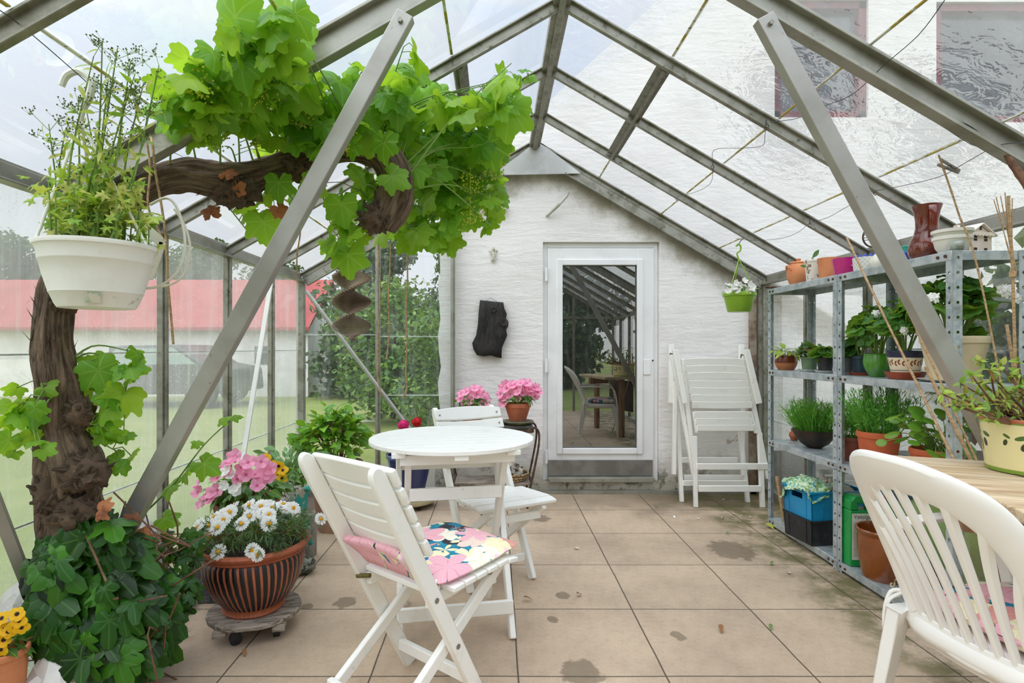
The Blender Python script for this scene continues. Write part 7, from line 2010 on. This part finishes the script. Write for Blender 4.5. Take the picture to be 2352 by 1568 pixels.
a, b_ = P(1945, 546, 2.955), P(2190, 1050, 2.13); cane('long bamboo cane leaning on the front of the shelves, crossing the magenta pot', [a, a.lerp(b_, .5) + V((.0, 0, -.006)), ext(a, b_, .0)], .005, 9)
a, b_ = P(2052, 640, 2.45), P(2242, 1056, 2.14); cane('thin bamboo cane emerging from behind the right diagonal brace', [a, a.lerp(b_, .5), ext(a, b_, .0)], .0042, 9)
a, b_ = P(2126, 842, 2.27), P(2228, 1052, 2.13); cane('short thick brown cane ending just above the middle shelf edge', [a, ext(a, b_, .0)], .0065, 4)
a, b_ = P(2156, 356, 2.16), P(2312, 960, 2.04); cane('thin dark cane reaching up to the clothes peg on the wire', [a, P(2200, 485, 2.15), P(2262, 690, 2.1), ext(P(2262, 690, 2.1), b_, .0)], .0034, 8)
a, b_ = P(2312, 745, 2.06), P(2352, 985, 2.01); cane('broken cane right of the thin dark cane behind the azalea', [a, ext(a, b_, .0)], .0055, 5)
bd = T('split_bamboo_whisk', 'bamboo stick with a split bundle of twigs tied at its top, at the right edge', 'garden tool', P(2326, 640, 2.02)); jn = P(2326, 628, 2.02) - V(bd.location)
g = G(); foot = V((jn.x + .04, jn.y, -bd.location.z)); tube(g, cr([P(2316, 450, 2.02) - V(bd.location), P(2320, 540, 2.02) - V(bd.location), jn, jn.lerp(foot, .5), foot], 10), .0048, 8, fn=lambda i, k, q, L, a: q * (1.2 if i % 9 == 0 else 1)); ob('stick', g, BAMB, bd)
for px, py in ((2283, 460), (2288, 452), (2298, 450), (2308, 442), (2325, 455), (2312, 452)): g = G(); e = P(px, py, 2.02 + rnd.uniform(-.03, .03)) - V(bd.location); tube(g, cr([e, e.lerp(jn, .6) + V((rnd.uniform(-.008, .008), 0, 0)), jn + V((rnd.uniform(-.008, .008), -.008, 0))], 6), .0017, 5); ob('twig', g, BAMB, bd)
g = G(); tube(g, [jn + V((0, 0, -.012)), jn + V((0, 0, .008))], .0105, 10); ob('binding', g, JUTE, bd)


# ================================================================ WIRES UNDER THE RIGHT ROOF
def RP(px, py, off=.05):
    "point where the sight line meets the right roof, a little below the glass"
    k = .582 * (px - 1140) / FP + (797 - py) / FP
    return P(px, py, (2.87 + .582 * RX - EYE - off) / k)


for pts_, l in (([(1690, 548), (1730, 552), (1790, 548), (1830, 535), (1862, 512), (1900, 500), (1945, 475), (1985, 452), (2010, 440)], 'thin wire sagging under the lowest right roof panes'), ([(2012, 438), (2080, 425), (2160, 405), (2215, 375), (2290, 335), (2352, 328)], 'thin wire carrying the clothes peg near the right roof brace'), ([(2290, 335), (2240, 335), (2180, 300), (2125, 262), (2150, 260), (2220, 285), (2285, 330)], 'loop of wire twisted round the thick right rafter'), ([(1770, 280), (1830, 272), (1890, 245), (1960, 215), (2030, 150), (2110, 80), (2170, 0)], 'long wire crossing before the dark house windows'), ([(1555, 452), (1600, 440), (1632, 420), (1638, 385), (1640, 345), (1700, 340), (1750, 335), (1757, 310), (1760, 285)], 'kinked wire hooked between two right rafters')):
    cable('roof_wire', [RP(x, y, .07) for x, y in pts_], .0014, WIRE, l, 'wire', 5, None, 5)
for px, py, l in ((1761, 288, 'steel eye on the second right rafter'), (1637, 382, 'steel eye where the kinked wire passes the third rafter'), (1860, 516, 'steel eye with knotted wire left of the right brace'), (2010, 440, 'steel eye with knotted wire right of the diagonal brace'), (1555, 455, 'steel eye low on the fourth right rafter')):
    q = RP(px, py, .06); g = G(); tube(g, [q + V((math.cos(k) * .009, 0, math.sin(k) * .013 - .004)) for k in [i * .7 for i in range(10)]], .002, 5); tube(g, [q + V((0, 0, .008)), q + V((0, 0, .03))], .002, 5); tag(ob('wire_eye', g, WIRE), l, 'hook')
q = RP(2180, 383, .075); cp = T('clothes_peg', 'old grey wooden clothes peg on the wire at upper right', 'clothes peg', q); d1 = V((.86, 0, -.42)).normalized()
PEG = M('grey_wood', '#7a7266', .8, 0, '#5f584e', 20)
for s in (-1, 1):
    g = G(); n_ = V((.42, 0, .86)); bar(g, -d1 * .045 + n_ * s * (.012), d1 * .045 + n_ * s * .004, .009, .007, (0, 1, 0)); ob('peg_half', g, PEG, cp)
g = G(); tube(g, [V((math.cos(k * .8) * .006, -.005 + k * .0006, math.sin(k * .8) * .006)) for k in range(17)], .001, 4); ob('spring', g, WIRE, cp)
a = RP(2300, 338, .08); tag(ob('dry_branch', (lambda g: (tube(g, cr([a, P(2318, 365, a.y - .02), P(2335, 390, a.y - .03), P(2370, 440, a.y - .05)], 5), [.006, .012, .014], 10, fn=lambda i, k, r, L, an: r * (1 + .15 * NZ.noise(V((an, L * 40, 0))))), g)[1])(G()), STEMB), 'thick dry branch hanging at the upper right edge', 'branch')

# ================================================================ LITTER ON THE FLOOR
PTL = M('fallen_white_petal', '#f3f2ee', .8); LFG = M('fallen_green_leaf', '#5f7a34', .6); LFB = M('fallen_brown_leaf', '#8a5f3c', .8); LFY = M('fallen_yellow_leaf', '#b9bf4a', .6)
def litter(name, spots, mat, lab, grp, s, tm):
    for px, py in spots:
        q = P(px, py, EYE * FP / (py - 797)); q.z = .0035; g = G(); a = rnd.uniform(0, 6.28); leaf(g, tm, (0, 0, 0), (math.cos(a), math.sin(a), 0), (rnd.gauss(0, .1), rnd.gauss(0, .1), 1), s * rnd.uniform(.8, 1.3))
        o = ob(name, g, mat, None, smooth=60); o.location = q; zmin = min((v.co.z for v in o.data.vertices)); o.location.z = .001 - zmin; tag(o, lab, 'petal' if 'petal' in name else 'leaf', grp)
litter('fallen_petal', ((1657, 1192), (1685, 1183), (1722, 1190), (1813, 1320), (1666, 1148), (1330, 1263), (2033, 1452), (1547, 1187), (1601, 1193)), PTL, 'small white petal lying on the paving', 'white petals on the paving', .03, OVATE[0])
litter('fallen_leaf', ((1777, 1296), (1770, 1441), (1502, 1165), (1676, 1227)), LFG, 'small green leaf lying on the paving', 'green leaves on the paving', .035, OVATE[1])
litter('fallen_leaf', ((1655, 1445), (1325, 1373), (430, 1462), (415, 1440), (560, 1500), (1202, 1384)), LFB, 'dry brown leaf scrap lying on the paving', 'brown leaf scraps on the paving', .04, OVATE[1])
litter('fallen_leaf', ((1758, 1209),), LFY, 'yellow green leaf on the paving at the foot of the shelves', None, .075, OVATE[0])
